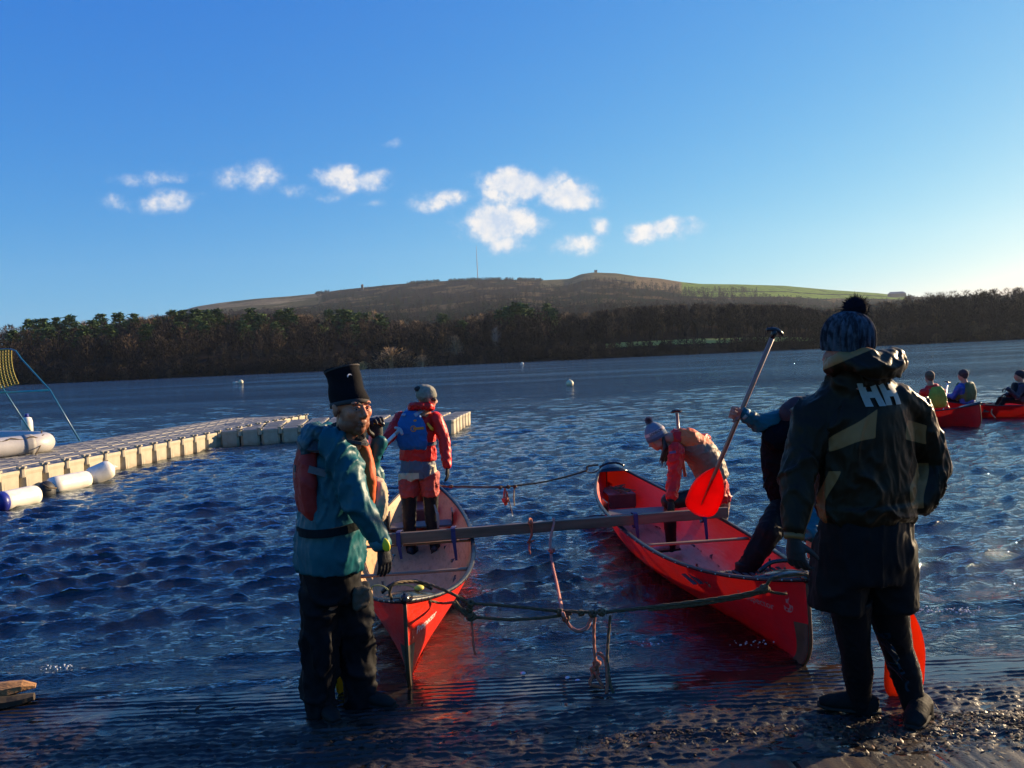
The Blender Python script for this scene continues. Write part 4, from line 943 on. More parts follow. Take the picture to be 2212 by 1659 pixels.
# ================================================================== FLOATING DOCK
M_dock = mat('dock_plastic', (.37,.32,.225), .62, var=.14, vs=3, bump=.002, bs=30)
M_dock2 = mat('dock_plastic_worn', (.24,.21,.16), .62, var=.25, vs=3, bump=.002, bs=30)
for m_ in (M_dock, M_dock2):      # deck top painted greyer for its weaker sunlight; rusty tide stain low on the sides
    t = m_.node_tree; n = t.nodes; l = t.links.new; p = n['Principled BSDF']; sc_ = p.inputs['Base Color'].links[0].from_socket
    co = n.new('ShaderNodeTexCoord'); sp = n.new('ShaderNodeSeparateXYZ'); l(co.outputs['Object'], sp.inputs[0]); nz_ = n.new('ShaderNodeTexNoise'); nz_.inputs['Scale'].default_value = 5; nz_.inputs['Detail'].default_value = 6; l(co.outputs['Object'], nz_.inputs[0])
    ad = n.new('ShaderNodeMath'); ad.operation = 'MULTIPLY_ADD'; l(nz_.outputs[0], ad.inputs[0]); ad.inputs[1].default_value = .35; l(sp.outputs['Z'], ad.inputs[2])
    r1 = n.new('ShaderNodeMapRange'); l(ad.outputs[0], r1.inputs[0]); r1.inputs[1].default_value = .12; r1.inputs[2].default_value = -.10; r1.inputs[4].default_value = .75
    x1 = n.new('ShaderNodeMixRGB'); l(r1.outputs[0], x1.inputs[0]); l(sc_, x1.inputs[1]); x1.inputs[2].default_value = (.19,.105,.04,1)
    r2 = n.new('ShaderNodeMapRange'); l(sp.outputs['Z'], r2.inputs[0]); r2.inputs[1].default_value = .47; r2.inputs[2].default_value = .48
    x2 = n.new('ShaderNodeMixRGB'); l(r2.outputs[0], x2.inputs[0]); l(x1.outputs[0], x2.inputs[1]); x2.inputs[2].default_value = (.17,.165,.155,1); l(x2.outputs[0], p.inputs['Base Color'])
D0 = gnd(0,1074,0); D1 = gnd(474,966,0)
d1 = (D1-D0); d1.z = 0; d1.normalize()
dock = thing('floating_dock', 'pale grey modular floating dock bending right across the lake', 'dock', (D1.x, D1.y, 0))
CW = .50; ZT = .37
def cube_mesh(seed):
    rs_ = random.Random(seed); mb = MB(); h = .5; a = h-.012
    # rounded body with chamfered corners, recessed side panels, raised treads on top
    def ring(z, k, ch): return [(k-ch,-k,z),(k,-k+ch,z),(k,k-ch,z),(k-ch,k,z),(-k+ch,k,z),(-k,k-ch,z),(-k,-k+ch,z),(-k+ch,-k,z)]
    lv = [(-.5,.46,.14),(.30,.475,.12),(.40,.490,.10),(.46,.488,.10),(.485,.475,.09)]
    vs = []; fs = []
    for z, k, ch in lv: vs += ring(z, k, ch)
    for i in range(len(lv)-1):
        for j in range(8): q = (j+1) % 8; fs.append((i*8+j, i*8+q, (i+1)*8+q, (i+1)*8+j))
    fs.append(tuple((len(lv)-1)*8+j for j in range(8))); fs.append(tuple(reversed(range(8)))); mb.add(vs, fs)
    mb.box((.0,-.16,.487), (.60,.20,.012)); mb.box((.0,.16,.487), (.60,.20,.012)); mb.box((0,-.468,-.02), (.5,.012,.62)); mb.box((.468,0,-.02), (.012,.5,.62)); mb.box((-.468,0,-.02), (.012,.5,.62))
    return mb.mesh('dock_cube', M_dock)
DCM = cube_mesh(1); DCM2 = cube_mesh(2); DCM2.materials[0] = M_dock2
CUBE_H = .52
mb = MB(); mb.etube([(0,0,-.1),(0,0,.05)], [.05,.05], seg=8); mb.box((0,0,.06), (.16,.05,.03)); mb.box((0,0,.06), (.05,.16,.031)); PINM = mb.mesh('connector_pin', M_dock)
def dock_cube(c, ang, sx=1, sy=1, k=0):
    o = bpy.data.objects.new('dock_cube', DCM if (k*7) % 5 else DCM2); COL.objects.link(o); o.parent = dock
    o.location = (c.x-D1.x, c.y-D1.y, ZT-CUBE_H*.5+.008*math.sin(k*1.3)); o.rotation_euler = (0, 0, ang); o.scale = (CW*.985*sx, CW*.985*sy, CUBE_H)
def pin(c, ang):
    o = bpy.data.objects.new('connector_pin', PINM); COL.objects.link(o); o.parent = dock; o.location = (c.x-D1.x, c.y-D1.y, ZT-.035); o.rotation_euler = (0,0,ang)
ang1 = math.atan2(d1.y, d1.x); perp = Vector((-d1.y, d1.x, 0))
NW = 5; k = 0
for i in range(-6, 21):        # leg running away, measured back from the corner
    s = -i*CW + .0
    for j in range(NW):
        c = D1+d1*(-(i-4.0)*CW*1.0-CW*.5+0)+perp*(CW*(j+.5)); k += 1
        dock_cube(c, ang1, k=k)
    c = D1+d1*(-(i-4.0)*CW); pin(c-perp*-.02, ang1)
# second leg curving gently to the right
E1 = gnd(985,938,0); cur = D1.copy(); n2_ = 12; a0 = math.atan2(-perp.y, -perp.x); tgt = math.atan2(E1.y-D1.y, E1.x-D1.x)
step = (E1-D1).length/n2_
for i in range(n2_):
    t_ = i/(n2_-1); a = tgt + (.5-t_)*R(22); dr = Vector((math.cos(a), math.sin(a), 0)); pn = Vector((-dr.y, dr.x, 0)); c0 = cur+dr*step*.5
    for j in range(NW+1):
        k += 1; dock_cube(c0+pn*(CW*(j+.5)), a, step/CW*1.0, 1, k)
    pin(cur+pn*.02, a); cur = cur+dr*step
# ---- fenders along the dock
M_fend = mat('fender_white', (.72,.68,.58), .42, var=.1, vs=8, col2=(.55,.48,.36), c2t=(.55,.75))
M_blue = mat('fender_blue', (.012,.02,.20), .4)
def fender(c, d, ln, r, label, blue=False):
    d = Vector(d).normalized(); o = thing('fender', label, 'fender', c, 0, 'white fenders beside the dock')
    mb = MB(); n_ = 10; P = []; Q = []
    for i in range(n_+1):
        t_ = i/n_; x = (t_-.5)*ln; e = max(0, (abs(x)-(ln/2-r*.75))/(r*.75)); P.append(d*x); Q.append(r*math.sqrt(max(.02, 1-e*e*.97)))
    mb.etube(P, Q, seg=20); mb.build('fender_body', M_fend, o, smooth=True, local=True)
    for s in (-1, 1):
        mb = MB(); mb.etube([d*s*(ln/2-.03), d*s*(ln/2+.02)], [.03,.03], seg=10); mb.etube([d*s*(ln/2+.01)+Vector((0,0,-.02)), d*s*(ln/2+.035)], [.026,.022], seg=10)
        mb.build('eye_end', M_blue if blue else M_fend, o, smooth=True, local=True)
    if blue:
        mb = MB(); mb.etube([-d*(ln/2+.022), -d*(ln/2-.02), -d*(ln/2-.10)], [r*.42, r*.86, r*1.012], seg=20); mb.build('blue_end', M_blue, o, smooth=True, local=True)
    return o
f1a, f1b = gnd(-8,1087,.1), gnd(84,1067,.1); f1a.z = .10; f1b.z = .10
fender((f1a+f1b)/2, f1b-f1a, (f1b-f1a).length, .15, 'white cylindrical fender with a blue end, nearest along the dock', True)
f2a, f2b = gnd(104,1052,.1), gnd(194,1034,.1); f2a.z = .10; f2b.z = .10
fender((f2a+f2b)/2, f2b-f2a, (f2b-f2a).length, .15, 'long plain white fender in the middle of the three by the dock')
f3 = gnd(217,1028,.1); f3.z = .15
fender(f3, Vector((.75,.6,.35)), .48, .165, 'short tilted white fender, farthest of the three by the dock')
ty = thing('black_buoy', 'black rubber float between the two long fenders at the dock edge', 'float', gnd(100,1062,.05))
mb = MB(); mb.ell((0,0,0), (.13,.15,.17)); mb.build('float_body', mat('rubber', (.012,.012,.012), .6), ty, smooth=True, local=True)
mb = MB(); mb.etube([(.02,-.12,.14),(.12,-.14,.08),(.18,-.02,.05)], [.012]*3, seg=6); mb.build('lanyard', M_rope, ty, smooth=True, local=True)
# ---- inflatable boat pulled against the dock
M_tube = mat('inflatable_grey', (.42,.40,.38), .45, var=.1, vs=5, bump=.001, bs=60)
M_fl = mat('inflatable_floor', (.05,.05,.055), .8)
ib = thing('inflatable_boat', 'grey inflatable boat with rope handles lying on the dock at the left edge', 'inflatable boat', at(40,975,15.2)*1.0)
tipp = at(104,950,15.2); base = ib.location.copy(); zc = .55
near_ = [at(-190,1010,13.6), at(-60,985,14.3), at(30,966,14.9), at(84,951,15.3), at(92,943,15.75), at(50,938,16.4), at(-60,950,17.0), at(-200,965,17.4)]
P = curve_pts([Vector((p.x, p.y, zc+.02*i*0)) for i, p in enumerate(near_)], 60)
mb = MB(); mb.etube(P, [.195]*len(P), seg=20); mb.build('side_tube', M_tube, ib, smooth=True)
mb = MB(); Q = [Vector((p.x, p.y, zc-.06)) for p in P[4:-4]]; half = len(Q)//2
vs = []; fs = []
for i in range(half): vs += [Q[i], Q[-1-i]]
for i in range(half-1): fs.append((i*2, i*2+1, i*2+3, i*2+2))
mb.add(vs, fs); mb.build('boat_floor', M_fl, ib)
mb = MB(); mb.etube([p+Vector((0,0,.0)) for p in P[18:22]], [.202]*4, seg=20); mb.build('seam_band', mat('seam', (.25,.24,.23), .6), ib, smooth=True)
hp_ = P[10:30]; mb = MB(); mb.etube([p+Vector((.10, -.10, .18-.06*abs(math.sin(i*.6)))) for i, p in enumerate(hp_)], [.012]*len(hp_), seg=6); mb.build('grab_line', M_rope, ib, smooth=True)
mb = MB(); mb.etube([P[28]+Vector((0,-.05,.25)), P[30]+Vector((.2,-.4,.02)), P[30]+Vector((.35,-.9,-.2))], [.012]*3, seg=6); mb.build('painter', M_rope, ib, smooth=True)
# ---- ball game goal: blue tube frame with yellow net
M_bt = mat('blue_tube', (.01,.11,.20), .35, var=.1)
M_net = mat('yellow_net', (.40,.31,.06), .8)
gf = thing('goal_frame', 'leaning blue tube frame holding a yellow net beyond the dock', 'goal', at(110,850,17.5))
Yg_ = 17.4
rA = [at(172,952,17.3), at(108,843,17.6), at(46,775,17.8), at(34,758,17.85), at(22,754,17.9), at(-30,756,18.1)]
rB = [at(68,935,18.2), at(8,842,18.2), at(-30,790,18.2)]
mb = MB(); mb.etube(rA, [.018]*len(rA), seg=10); mb.build('frame_tube', M_bt, gf, smooth=True)
mb = MB(); mb.etube(rB, [.018]*len(rB), seg=10); mb.build('frame_tube', M_bt, gf, smooth=True)
mb = MB(); mb.etube([at(108,843,17.6), at(-30,849,18.0)], [.02]*2, seg=10); mb.build('crossbar', mat('teal_tube', (.02,.36,.45), .35), gf, smooth=True)
mb = MB(); n1, n2 = 15, 13
def npt(i, j):      # i across 0..1 (left->right), j down
    top_ = at(-70+95*i, 762-8*i, 17.9); bot_ = at(-70+110*i, 862-34*i, 17.7); mid = top_.lerp(bot_, .5)+Vector((-.12*(i),0,-.05)); 
    return (top_*(1-j)**2+mid*2*j*(1-j)+bot_*j*j)
for i in range(n1+1): mb.etube([npt(i/n1, j/14) for j in range(15)], [.011]*15, seg=5)
for j in range(n2+1): mb.etube([npt(i/14, j/n2) for i in range(15)], [.011]*15, seg=5)
tag(mb.build('net', M_net, gf, smooth=True), kind='stuff')
# ---- buoys
M_buoy = mat('buoy_cream', (.72,.60,.36), .45, var=.12, vs=4); M_bw = mat('buoy_white', (.72,.68,.58), .45, var=.1, vs=4)
def buoy(px, py, Y, r, label, m, shape='ball'):
    p = at(px, py, Y); p.z = 0; o = thing('buoy', label, 'buoy', p)
    if shape == 'ball':
        mb = MB(); mb.ell((0,0,r*.55), (r,r,r*.95), nu=18, nv=12); mb.build('float_ball', m, o, smooth=True, local=True); mb = MB(); mb.etube([(0,0,r*1.4),(0,0,r*1.7)], [r*.12]*2, seg=8); mb.build('top_ring', m, o, smooth=True, local=True)
    elif shape == 'can':
        mb = MB(); mb.etube([(0,0,-.2),(0,0,r*2.2),(0,0,r*3),(0,0,r*3.3)], [r,r,r*.85,r*.3], seg=16); mb.build('float_can', m, o, smooth=True, local=True); mb = MB(); mb.etube([(0,0,r*3.25),(0,0,r*3.9)], [r*.45,r*.3], seg=10); mb.build('blue_cap', M_blue, o, smooth=True, local=True)
    else:
        mb = MB(); mb.ell((.35,0,r*.5), (r,r,r), nu=16, nv=10); mb.build('float_ball', m, o, smooth=True, local=True)
        mb = MB(); mb.etube([(-.7,0,.08),(-.2,0,.1)], [.16,.16], seg=10); mb.etube([(-.2,0,.1),(.2,0,.1)], [.1,.12], seg=10); mb.build('float_tube', M_bw, o, smooth=True, local=True)
buoy(57,890,26.5,.17,'upright white can buoy with blue cap beyond the inflatable boat', M_bw, 'can')
g_ = gnd(515,828,0); buoy(515,828,g_.y,.33,'pair of pale floats tied together far out on the left water', M_buoy, 'pair')
g_ = gnd(1231,833,0); buoy(1231,833,g_.y,.23,'round cream buoy on the open water left of the wooden paddle', M_buoy)
g_ = gnd(1128,786,0); buoy(1128,786,min(g_.y,200),.40,'tiny white marker far out near the opposite shore', M_bw)
# ---- timber at the left edge of the slipway
M_log = mat('orange_timber', (.30,.15,.055), .8, var=.5, vs=3, stretch=(1.2,8,8), bump=.006, bs=16)
lg = thing('timber', 'split orange brown timber lying on the wet slipway at the left edge', 'timber', gnd(20,1525,0.03))
p0, p1 = gnd(-160,1530,.06), gnd(78,1492,.05); d = (p1-p0); mb = MB()
P = [p0+d*t_ for t_ in np.linspace(0, 1, 9)]
mb.etube([p+Vector((0,0,.035+.006*math.sin(i*2.1))) for i, p in enumerate(P)], [(.075,.05)]*5+[(.07,.048),(.06,.042),(.045,.03),(.02,.012)], side=(0,1,0), seg=7); mb.build('split_face', M_log, lg)
mb = MB(); mb.etube([p+Vector((.02,-.05,-.015+.004*math.sin(i*1.7))) for i, p in enumerate(P)], [(.06,.04)]*6+[(.05,.035),(.045,.03),(.03,.02)], side=(0,1,0), seg=7); mb.build('bark_side', mat('dark_bark', (.04,.028,.016), .9, var=.4, vs=8, bump=.006, bs=20), lg)
XV, YV, ZV = Vector((1,0,0)), Vector((0,1,0)), Vector((0,0,1))
# ================================================================== PEOPLE
SKIN = mat('skin', (.42,.19,.115), .5, var=.12, vs=14, bump=.0012, bs=70, spec=.4)
SKINR = mat('skin_ruddy', (.40,.145,.09), .5, var=.15, vs=14, bump=.0012, bs=70)
GLOVE = mat('black_glove', (.012,.013,.016), .6, spec=.22, var=.3, vs=20, bump=.002, bs=90)
TEAL = mat('teal_shell', (.004,.088,.108), .46, spec=.22, var=.12, vs=7, bump=.004, bs=14, stretch=(1,1,.55))
BLKT = mat('black_trousers', (.0065,.0065,.008), .7, spec=.12, var=.3, vs=7, bump=.005, bs=13, stretch=(1,1,.5))
BLKN = mat('black_neoprene', (.012,.011,.013), .5, spec=.22, var=.3, vs=9, bump=.002, bs=30)
GREYP = mat('grey_panel', (.30,.28,.26), .6, spec=.22, var=.15, vs=9, bump=.003, bs=30)
REDPFD = mat('red_buoyancy', (.42,.030,.022), .62, spec=.22, var=.15, vs=9, bump=.004, bs=22)
ORPFD = mat('orange_buoyancy', (.62,.10,.02), .6, spec=.22, var=.12, vs=9, bump=.003, bs=26)
KHAKI = mat('khaki_fabric', (.42,.33,.22), .7, spec=.22, var=.15, vs=9, bump=.004, bs=24)
REDJ = mat('red_shell', (.62,.016,.014), .45, spec=.22, var=.12, vs=7, bump=.004, bs=16, stretch=(1,1,.6))
BLUEP = mat('blue_buoyancy', (.012,.11,.32), .6, spec=.22, var=.15, vs=9, bump=.004, bs=24)
BLKP = mat('black_buoyancy', (.006,.007,.010), .65, spec=.15, var=.3, vs=9, bump=.004, bs=20)
OLIVE = mat('dark_shell_jacket', (.022,.016,.009), .50, spec=.22, var=.25, vs=7, bump=.005, bs=13, stretch=(1,1,.6), sheen=0)
TANP = mat('tan_panel', (.26,.135,.055), .5, spec=.22, var=.18, vs=9, bump=.004, bs=16)
WEB = mat('grey_webbing', (.13,.12,.12), .7, var=.2, vs=30, bump=.001, bs=200)
YEL = mat('yellow_patch', (.75,.62,.02), .5, var=.1)
def hand(mb, wrist, d, palm, curl=.5, side=1, sc=1.0, spread=.12, thumb=.7):
    """palm and five fingers added to mb; d = along the hand, palm = direction the palm faces, side = thumb side sign"""
    d = Vector(d).normalized(); palm = Vector(palm); palm = (palm-d*palm.dot(d)).normalized(); s = d.cross(palm)*side; k = sc
    wv = Vector(wrist)
    mb.etube([wv-d*.03*k, wv, wv+d*.045*k, wv+d*.085*k], [(.026*k,.021*k),(.028*k,.020*k),(.040*k,.018*k),(.041*k,.015*k)], side=s, seg=14)
    for i, (o, ln) in enumerate(((.031,.074),(.011,.083),(-.010,.077),(-.030,.060))):
        b = wv+d*.082*k+s*o*k; dr = (d+s*(o*spread/.03)).normalized(); P = [b-d*.02*k]; q = b; a = curl*.35; ll = [.42,.33,.25]
        P.append(q)
        for j in range(3):
            a += curl*(.75 if j else .35); v = dr*math.cos(a)+palm*math.sin(a); q = q+v*ln*ll[j]*k; P.append(q)
        mb.chain(P, [.0100*k, .0100*k, .0094*k, .0085*k, .0074*k], seg=10)
    b = wv+d*.02*k+s*.022*k+palm*.006*k; P = [b]; v = (d*.6+s*.75*(1-thumb*.4)+palm*.35).normalized(); q = b
    for j, l_ in enumerate((.034,.030,.026)):
        q = q+v*l_*k; P.append(q); v = (v+(palm*.5*curl+d*.35-s*.25*curl)*(.9 if j else .5)).normalized()
    mb.chain(P, [.0125*k,.0125*k,.0108*k,.0090*k], seg=10)
def head_mb(c, face, up, k=1.0, detail=True):
    """adult head; c = centre between the ears; returns MB plus the frame"""
    f = Vector(face).normalized(); up = Vector(up); up = (up-f*up.dot(f)).normalized(); rt = f.cross(up)
    M3 = Matrix((rt, f, up)).transposed(); c = Vector(c); mb = MB()
    def W(x, y, z): return c+M3 @ Vector((x*k, y*k, z*k))
    mb.ell(W(0,-.012,.035), (.074*k,.092*k,.088*k), M3, 20, 14)          # skull
    mb.ell(W(0,.028,-.022), (.066*k,.064*k,.084*k), M3, 18, 12)          # face
    mb.ell(W(0,.048,-.082), (.034*k,.036*k,.030*k), M3, 14, 10)          # chin
    for s in (-1, 1):
        mb.ell(W(s*.034,.020,-.060), (.033*k,.054*k,.040*k), M3, 12, 9)  # jaw
        mb.ell(W(s*.036,.064,-.012), (.026*k,.022*k,.026*k), M3, 12, 9)  # cheekbone
        mb.ell(W(s*.028,.076,.030), (.024*k,.012*k,.010*k), M3, 12, 8)   # brow
        if detail:
            mb.ell(W(s*.075,-.006,-.002), (.009*k,.018*k,.030*k), M3, 12, 8); mb.ell(W(s*.077,-.012,.014), (.008*k,.016*k,.014*k), M3, 10, 8)
            mb.ell(W(s*.012,.094,-.030), (.009*k,.010*k,.008*k), M3, 10, 8)
    mb.etube([W(0,.080,.022), W(0,.095,.000), W(0,.110,-.024), W(0,.098,-.036)], [.009*k,.010*k,.012*k,.008*k], seg=10)
    mb.ell(W(0,.084,-.054), (.024*k,.012*k,.007*k), M3, 12, 8); mb.ell(W(0,.080,-.066), (.021*k,.012*k,.008*k), M3, 12, 8)
    mb.etube([W(0,-.02,-.03), W(0,-.02,-.10), W(0,-.035,-.17)], [.052*k,.055*k,.062*k], seg=14)
    return mb, W, M3
def person(label, loc, group=None): 
    return thing('person', label, 'person', loc, 0, group)
def paddle(root, grip, blade_tip, mshaft, mblade, blade_len=.50, blade_w=.20, face=(0,-1,0), grip_dir=(1,0,0), shaft_r=.0150, mgrip=None, shape='round'):
    grip, tip = Vector(grip), Vector(blade_tip); d = (tip-grip).normalized(); total = (tip-grip).length; f = Vector(face); f = (f-d*f.dot(d)).normalized(); s = d.cross(f)
    b0 = tip-d*blade_len; mb = MB(); mb.etube([grip, b0, b0+d*blade_len*.78], [(shaft_r,shaft_r),(shaft_r,shaft_r),(shaft_r*.5,shaft_r*.4)], seg=12); mb.build('shaft', mshaft, root, smooth=True)
    g = Vector(grip_dir); g = (g-d*g.dot(d)).normalized(); mb = MB()
    mb.etube([grip-g*.058+d*.014, grip-g*.050+d*.004, grip-g*.025-d*.008, grip-d*.012, grip+g*.025-d*.008, grip+g*.050+d*.004, grip+g*.058+d*.014], [.008,.014,.016,.017,.016,.014,.008], seg=10)
    mb.etube([grip-d*.01, grip+d*.05], [.020,.0165], seg=12); mb.build('t_grip', mgrip or M_black, root, smooth=True)
    mb = MB(); n_ = 18; m_ = 8; vs = []; fs = []
    for i in range(n_+1):
        t_ = i/n_
        if shape == 'round': wv = (min(1, math.sin(min(1, t_*1.75)*math.pi/2)**.75))*(1 if t_ < .74 else math.sqrt(max(0, 1-((t_-.74)/.262)**2.4)))
        else: wv = min(1, .35+1.0*t_**.8)*(1 if t_ < .93 else .96)
        hw = blade_w/2*max(.06, wv); p = b0+d*blade_len*t_
        for j in range(m_+1):
            q = j/m_*2-1; th_ = .006*(1-q*q*.8)+.0015; vs += [p+s*hw*q+f*(th_+.010*q*q), p+s*hw*q-f*(th_-.010*q*q)]
    W2 = (m_+1)*2
    for i in range(n_):
        for j in range(m_):
            a = i*W2+j*2; fs += [(a, a+2, a+W2+2, a+W2), (a+1, a+W2+1, a+W2+3, a+3)]
        a = i*W2; fs.append((a, a+W2, a+W2+1, a+1)); a = i*W2+m_*2; fs.append((a, a+1, a+W2+1, a+W2))
    fs.append(tuple(list(range(0, W2, 2))+list(range(W2-1, 0, -2)))); a = n_*W2; fs.append(tuple(list(range(a+W2-2, a-1, -2))+list(range(a+1, a+W2, 2))))
    mb.add(vs, fs); mb.build('blade', mblade, root, smooth=True)
    mb = MB(); mb.etube([b0-d*.02, b0+d*blade_len*.3, b0+d*blade_len*.8], [(.016,.014),(.012,.014),(.004,.009)], side=s, seg=10); mb.build('blade_rib', mblade, root, smooth=True)
M_shaftw = mat('white_shaft', (.70,.66,.60), .35, var=.1); M_shaft = mat('varnished_shaft', (.30,.13,.075), .32, var=.25, vs=4, stretch=(9,9,1), coat=.3)
M_bladey = mat('yellow_blade', (.72,.42,.01), .4, var=.1, trans=.35); M_bladeo = mat('orange_blade', (.90,.13,.008), .4, var=.08, trans=.5); M_blader = mat('red_blade', (.85,.010,.006), .4, var=.1, trans=.45)

# ---------------------------------------------------------------- 1: man in the teal jacket
Yp = 3.98
p1 = person('man in teal jacket, red buoyancy aid and tall black hat, looking over his shoulder', gnd(740,1590,.02))
fc = Vector((.93,.36,0)).normalized(); sd = Vector((fc.y,-fc.x,0))      # sd points to his right (towards the camera)
pel = at(716,1190,Yp); chest = at(733,1015,Yp+.02); nk = at(744,950,Yp-.02)
hc = at(758,884,3.83); hface = Vector((.72,-.69,-.02)); hup = Vector((.0,.02,1))
shR = at(716,952,Yp-.02)+sd*.15; shL = shR-sd*.36+ZV*.0
elR = at(772,1085,3.74); wrR = at(824,1176,3.80)
elL = at(800,1030,4.16); wrL = at(816,938,4.10)
footR = at(694,1560,3.93); footL = at(786,1556,4.03)
kneeR = at(690,1405,3.93); kneeL = at(770,1405,4.06); hipR = pel+sd*.09; hipL = pel-sd*.09
mb, Wf, M3 = head_mb(hc, hface, hup, 1.13)
def stubble(c):
    v = M3.transposed() @ (Vector(c)-hc); v = v/1.13
    jaw = min(-.034-v.z+max(0, .02-abs(v.x))*.3+ (.030-max(0, v.y))*.15, .125+v.z, v.y-.0)
    side = min(-.002-v.z, .034-abs(v.y-.006), abs(v.x)-.058)
    return max(min(jaw, 1), side)
SKB = two_tone('skin_with_stubble', (.50,.165,.080), (.24,.082,.042), .5, .0012, 70, .35, .010)
headp = fused(mb, 'body', SKB, p1, voxel=.0042, smooth=4, field=stubble)
# coarse body under the clothes, then hands
mb = MB(); mb.etube([pel-ZV*.05, pel+ZV*.1, chest, nk-ZV*.06, nk, hc-ZV*.09], [(.15,.10),(.14,.10),(.17,.11),(.10,.07),(.06,.06),(.055,.055)], side=sd)
for a, b, c in ((shR, elR, wrR), (shL, elL, wrL)): mb.chain([a, b, c], [.05,.042,.028])
for a, b, c in ((hipR, kneeR, footR+ZV*.06), (hipL, kneeL, footL+ZV*.06)): mb.chain([a, b, c], [.085,.045,.028])
cb = fused(mb, 'b2', SKIN, p1, voxel=.02, smooth=2); join_into(headp, [cb])
# eyes, brows, lips, beard shade
for s in (-1, 1):
    mb = MB(); mb.ell(Wf(s*.029,.0745,.006), .0115, nu=12, nv=8); e_ = mb.build('eye', mat('eye_white', (.38,.32,.28), .3), p1, smooth=True)
    mb = MB(); mb.ell(Wf(s*.029+.001,.0850,.0045), .0045, nu=10, nv=6); mb.build('iris', mat('iris', (.03,.05,.06), .15), e_, smooth=True)
    mb = MB(); mb.etube([Wf(s*.016,.0885,.0135), Wf(s*.029,.0925,.0155), Wf(s*.043,.082,.010)], [(.004,.0035)]*3, seg=8); mb.etube([Wf(s*.016,.0875,-.002), Wf(s*.029,.089,-.0045), Wf(s*.042,.080,-.001)], [(.004,.003)]*3, seg=8); mb.build('eyelid', SKINR, p1, smooth=True)
    mb = MB(); mb.strip([Wf(s*.012,.097,.024), Wf(s*.028,.0985,.031), Wf(s*.047,.082,.026)], [.004,.008,.004], M3 @ Vector((0,1,.3)), .003); mb.build('eyebrow', mat('brown_hair', (.06,.03,.015), .8, bump=.001, bs=200), p1)
BE = mat('stubble', (.24,.105,.06), .85, var=.35, vs=60, bump=.002, bs=260)
def beard_pick(me, W, M3i, c):
    pass
inv = Matrix.Identity(3); 
headp.data.materials.append(BE); headp.data.materials.append(mat('lips', (.38,.12,.09), .45)); headp.data.materials.append(mat('mouth_dark', (.05,.015,.012), .6)); headp.data.materials.append(mat('teeth', (.6,.55,.48), .3))
M3t = M3.transposed()
for p in headp.data.polygons:
    v = M3t @ ((p.center+p1.location)-hc)
    if v.length > .2: continue
    v = v/1.13
    if abs(v.x) < .0215 and v.y > .078:
        if -.0600 < v.z < -.051 or -.073 < v.z < -.0645: p.material_index = 2
        elif -.0645 < v.z <= -.0600: p.material_index = 4 if abs(v.x) < .012 else 3
# tall tube hat
def hat_tube(root):
    base = Wf(0,-.010,.034); ax = M3 @ Vector((0,-.17,1)).normalized(); a = M3 @ Vector((1,0,0)); mb = MB(); prof = [(-.024,.090,.113),(.0,.092,.115),(.03,.089,.112),(.06,.084,.106),(.10,.080,.100),(.14,.080,.100),(.178,.083,.102),(.184,.083,.102),(.180,.079,.098),(.15,.074,.092),(.145,.02,.03)]
    P = []; Q = []
    for i, (h, ra, rb) in enumerate(prof): P.append(base+ax*h*.90+Vector((.004*math.sin(i*1.7)-.10*max(h,0), 0, 0))); Q.append((ra*.97, rb*.97))
    mb.etube(P, Q, side=a, seg=36, cap=False, axis=ax); o = mb.build('tall_hat', mat('black_fleece', (.006,.006,.008), .9, spec=.1, var=.25, vs=12, bump=.002, bs=120), root, smooth=True)
    mb = MB(); mb.etube([base-ax*.022, base-ax*.012, base+ax*.000], [(.0895,.1125),(.0905,.1140),(.0905,.1138)], side=a, seg=36, cap=False); e_ = mb.build('hat_hem', mat('grey_binding', (.040,.032,.028), .85), root, smooth=True); s_ = e_.modifiers.new('s', 'SOLIDIFY'); s_.thickness = .004
    mb = MB(); mb.etube([base+ax*.157-XV*.0175, base+ax*.165-XV*.0183], [(.0825,.1005),(.0835,.1025)], side=a, seg=36, cap=False); e_ = mb.build('hat_rim', mat('grey_binding', (.040,.032,.028), .85), root, smooth=True); s_ = e_.modifiers.new('s', 'SOLIDIFY'); s_.thickness = .003
    # small white arc logo and a label
    mb = MB(); c = base+ax*.128-XV*.014
    pts = [c+M3 @ Vector((.030+.012*math.cos(t_), .1030-.10*(.030+.012*math.cos(t_)), .012*math.sin(t_)*.9)) for t_ in np.linspace(-.4, 2.6, 9)]
    mb.strip(pts, [.002,.005,.006,.006,.006,.005,.004,.003,.002], M3 @ Vector((.25,1,0)), .003); mb.build('hat_logo', M_print, root)
hat_tube(p1)
# jacket
mb = MB()
hem = at(714,1224,Yp)
mb.etube([hem, at(714,1180,Yp), at(718,1110,Yp), at(727,1040,Yp), at(734,990,Yp), at(738,965,Yp), at(744,945,Yp-.02)],
         [(.230,.168),(.238,.172),(.220,.155),(.212,.148),(.212,.146),(.170,.122),(.095,.085)], side=sd, seg=28)
mb.chain([shR, shR.lerp(elR, .5), elR, elR.lerp(wrR, .55), wrR+Vector((0,0,.01))], [.082,.077,.070,.062,.050]); mb.chain([shL, elL, wrL-ZV*.05], [.080,.066,.048])
mb.etube([nk-ZV*.02, nk+ZV*.035, nk+ZV*.07], [(.10,.09),(.105,.098),(.088,.085)], side=sd, seg=20)
jk = fused(mb, 'jacket', TEAL, p1, voxel=.011, smooth=5, fold=(.020, 8.5, (1,1,.55)))
# dark neck gaiter under the chin
mb = MB(); mb.etube([nk-ZV*.03, nk+ZV*.02, hc-ZV*.105, hc-ZV*.075-hface*.03], [(.10,.095),(.085,.085),(.072,.075),(.066,.070)], side=sd, seg=20); fused(mb, 'neck_gaiter', mat('black_collar', (.012,.012,.014), .8, spec=.15, bump=.003, bs=40), p1, voxel=.008, smooth=2, fold=(.008, 20, (1,1,1)))
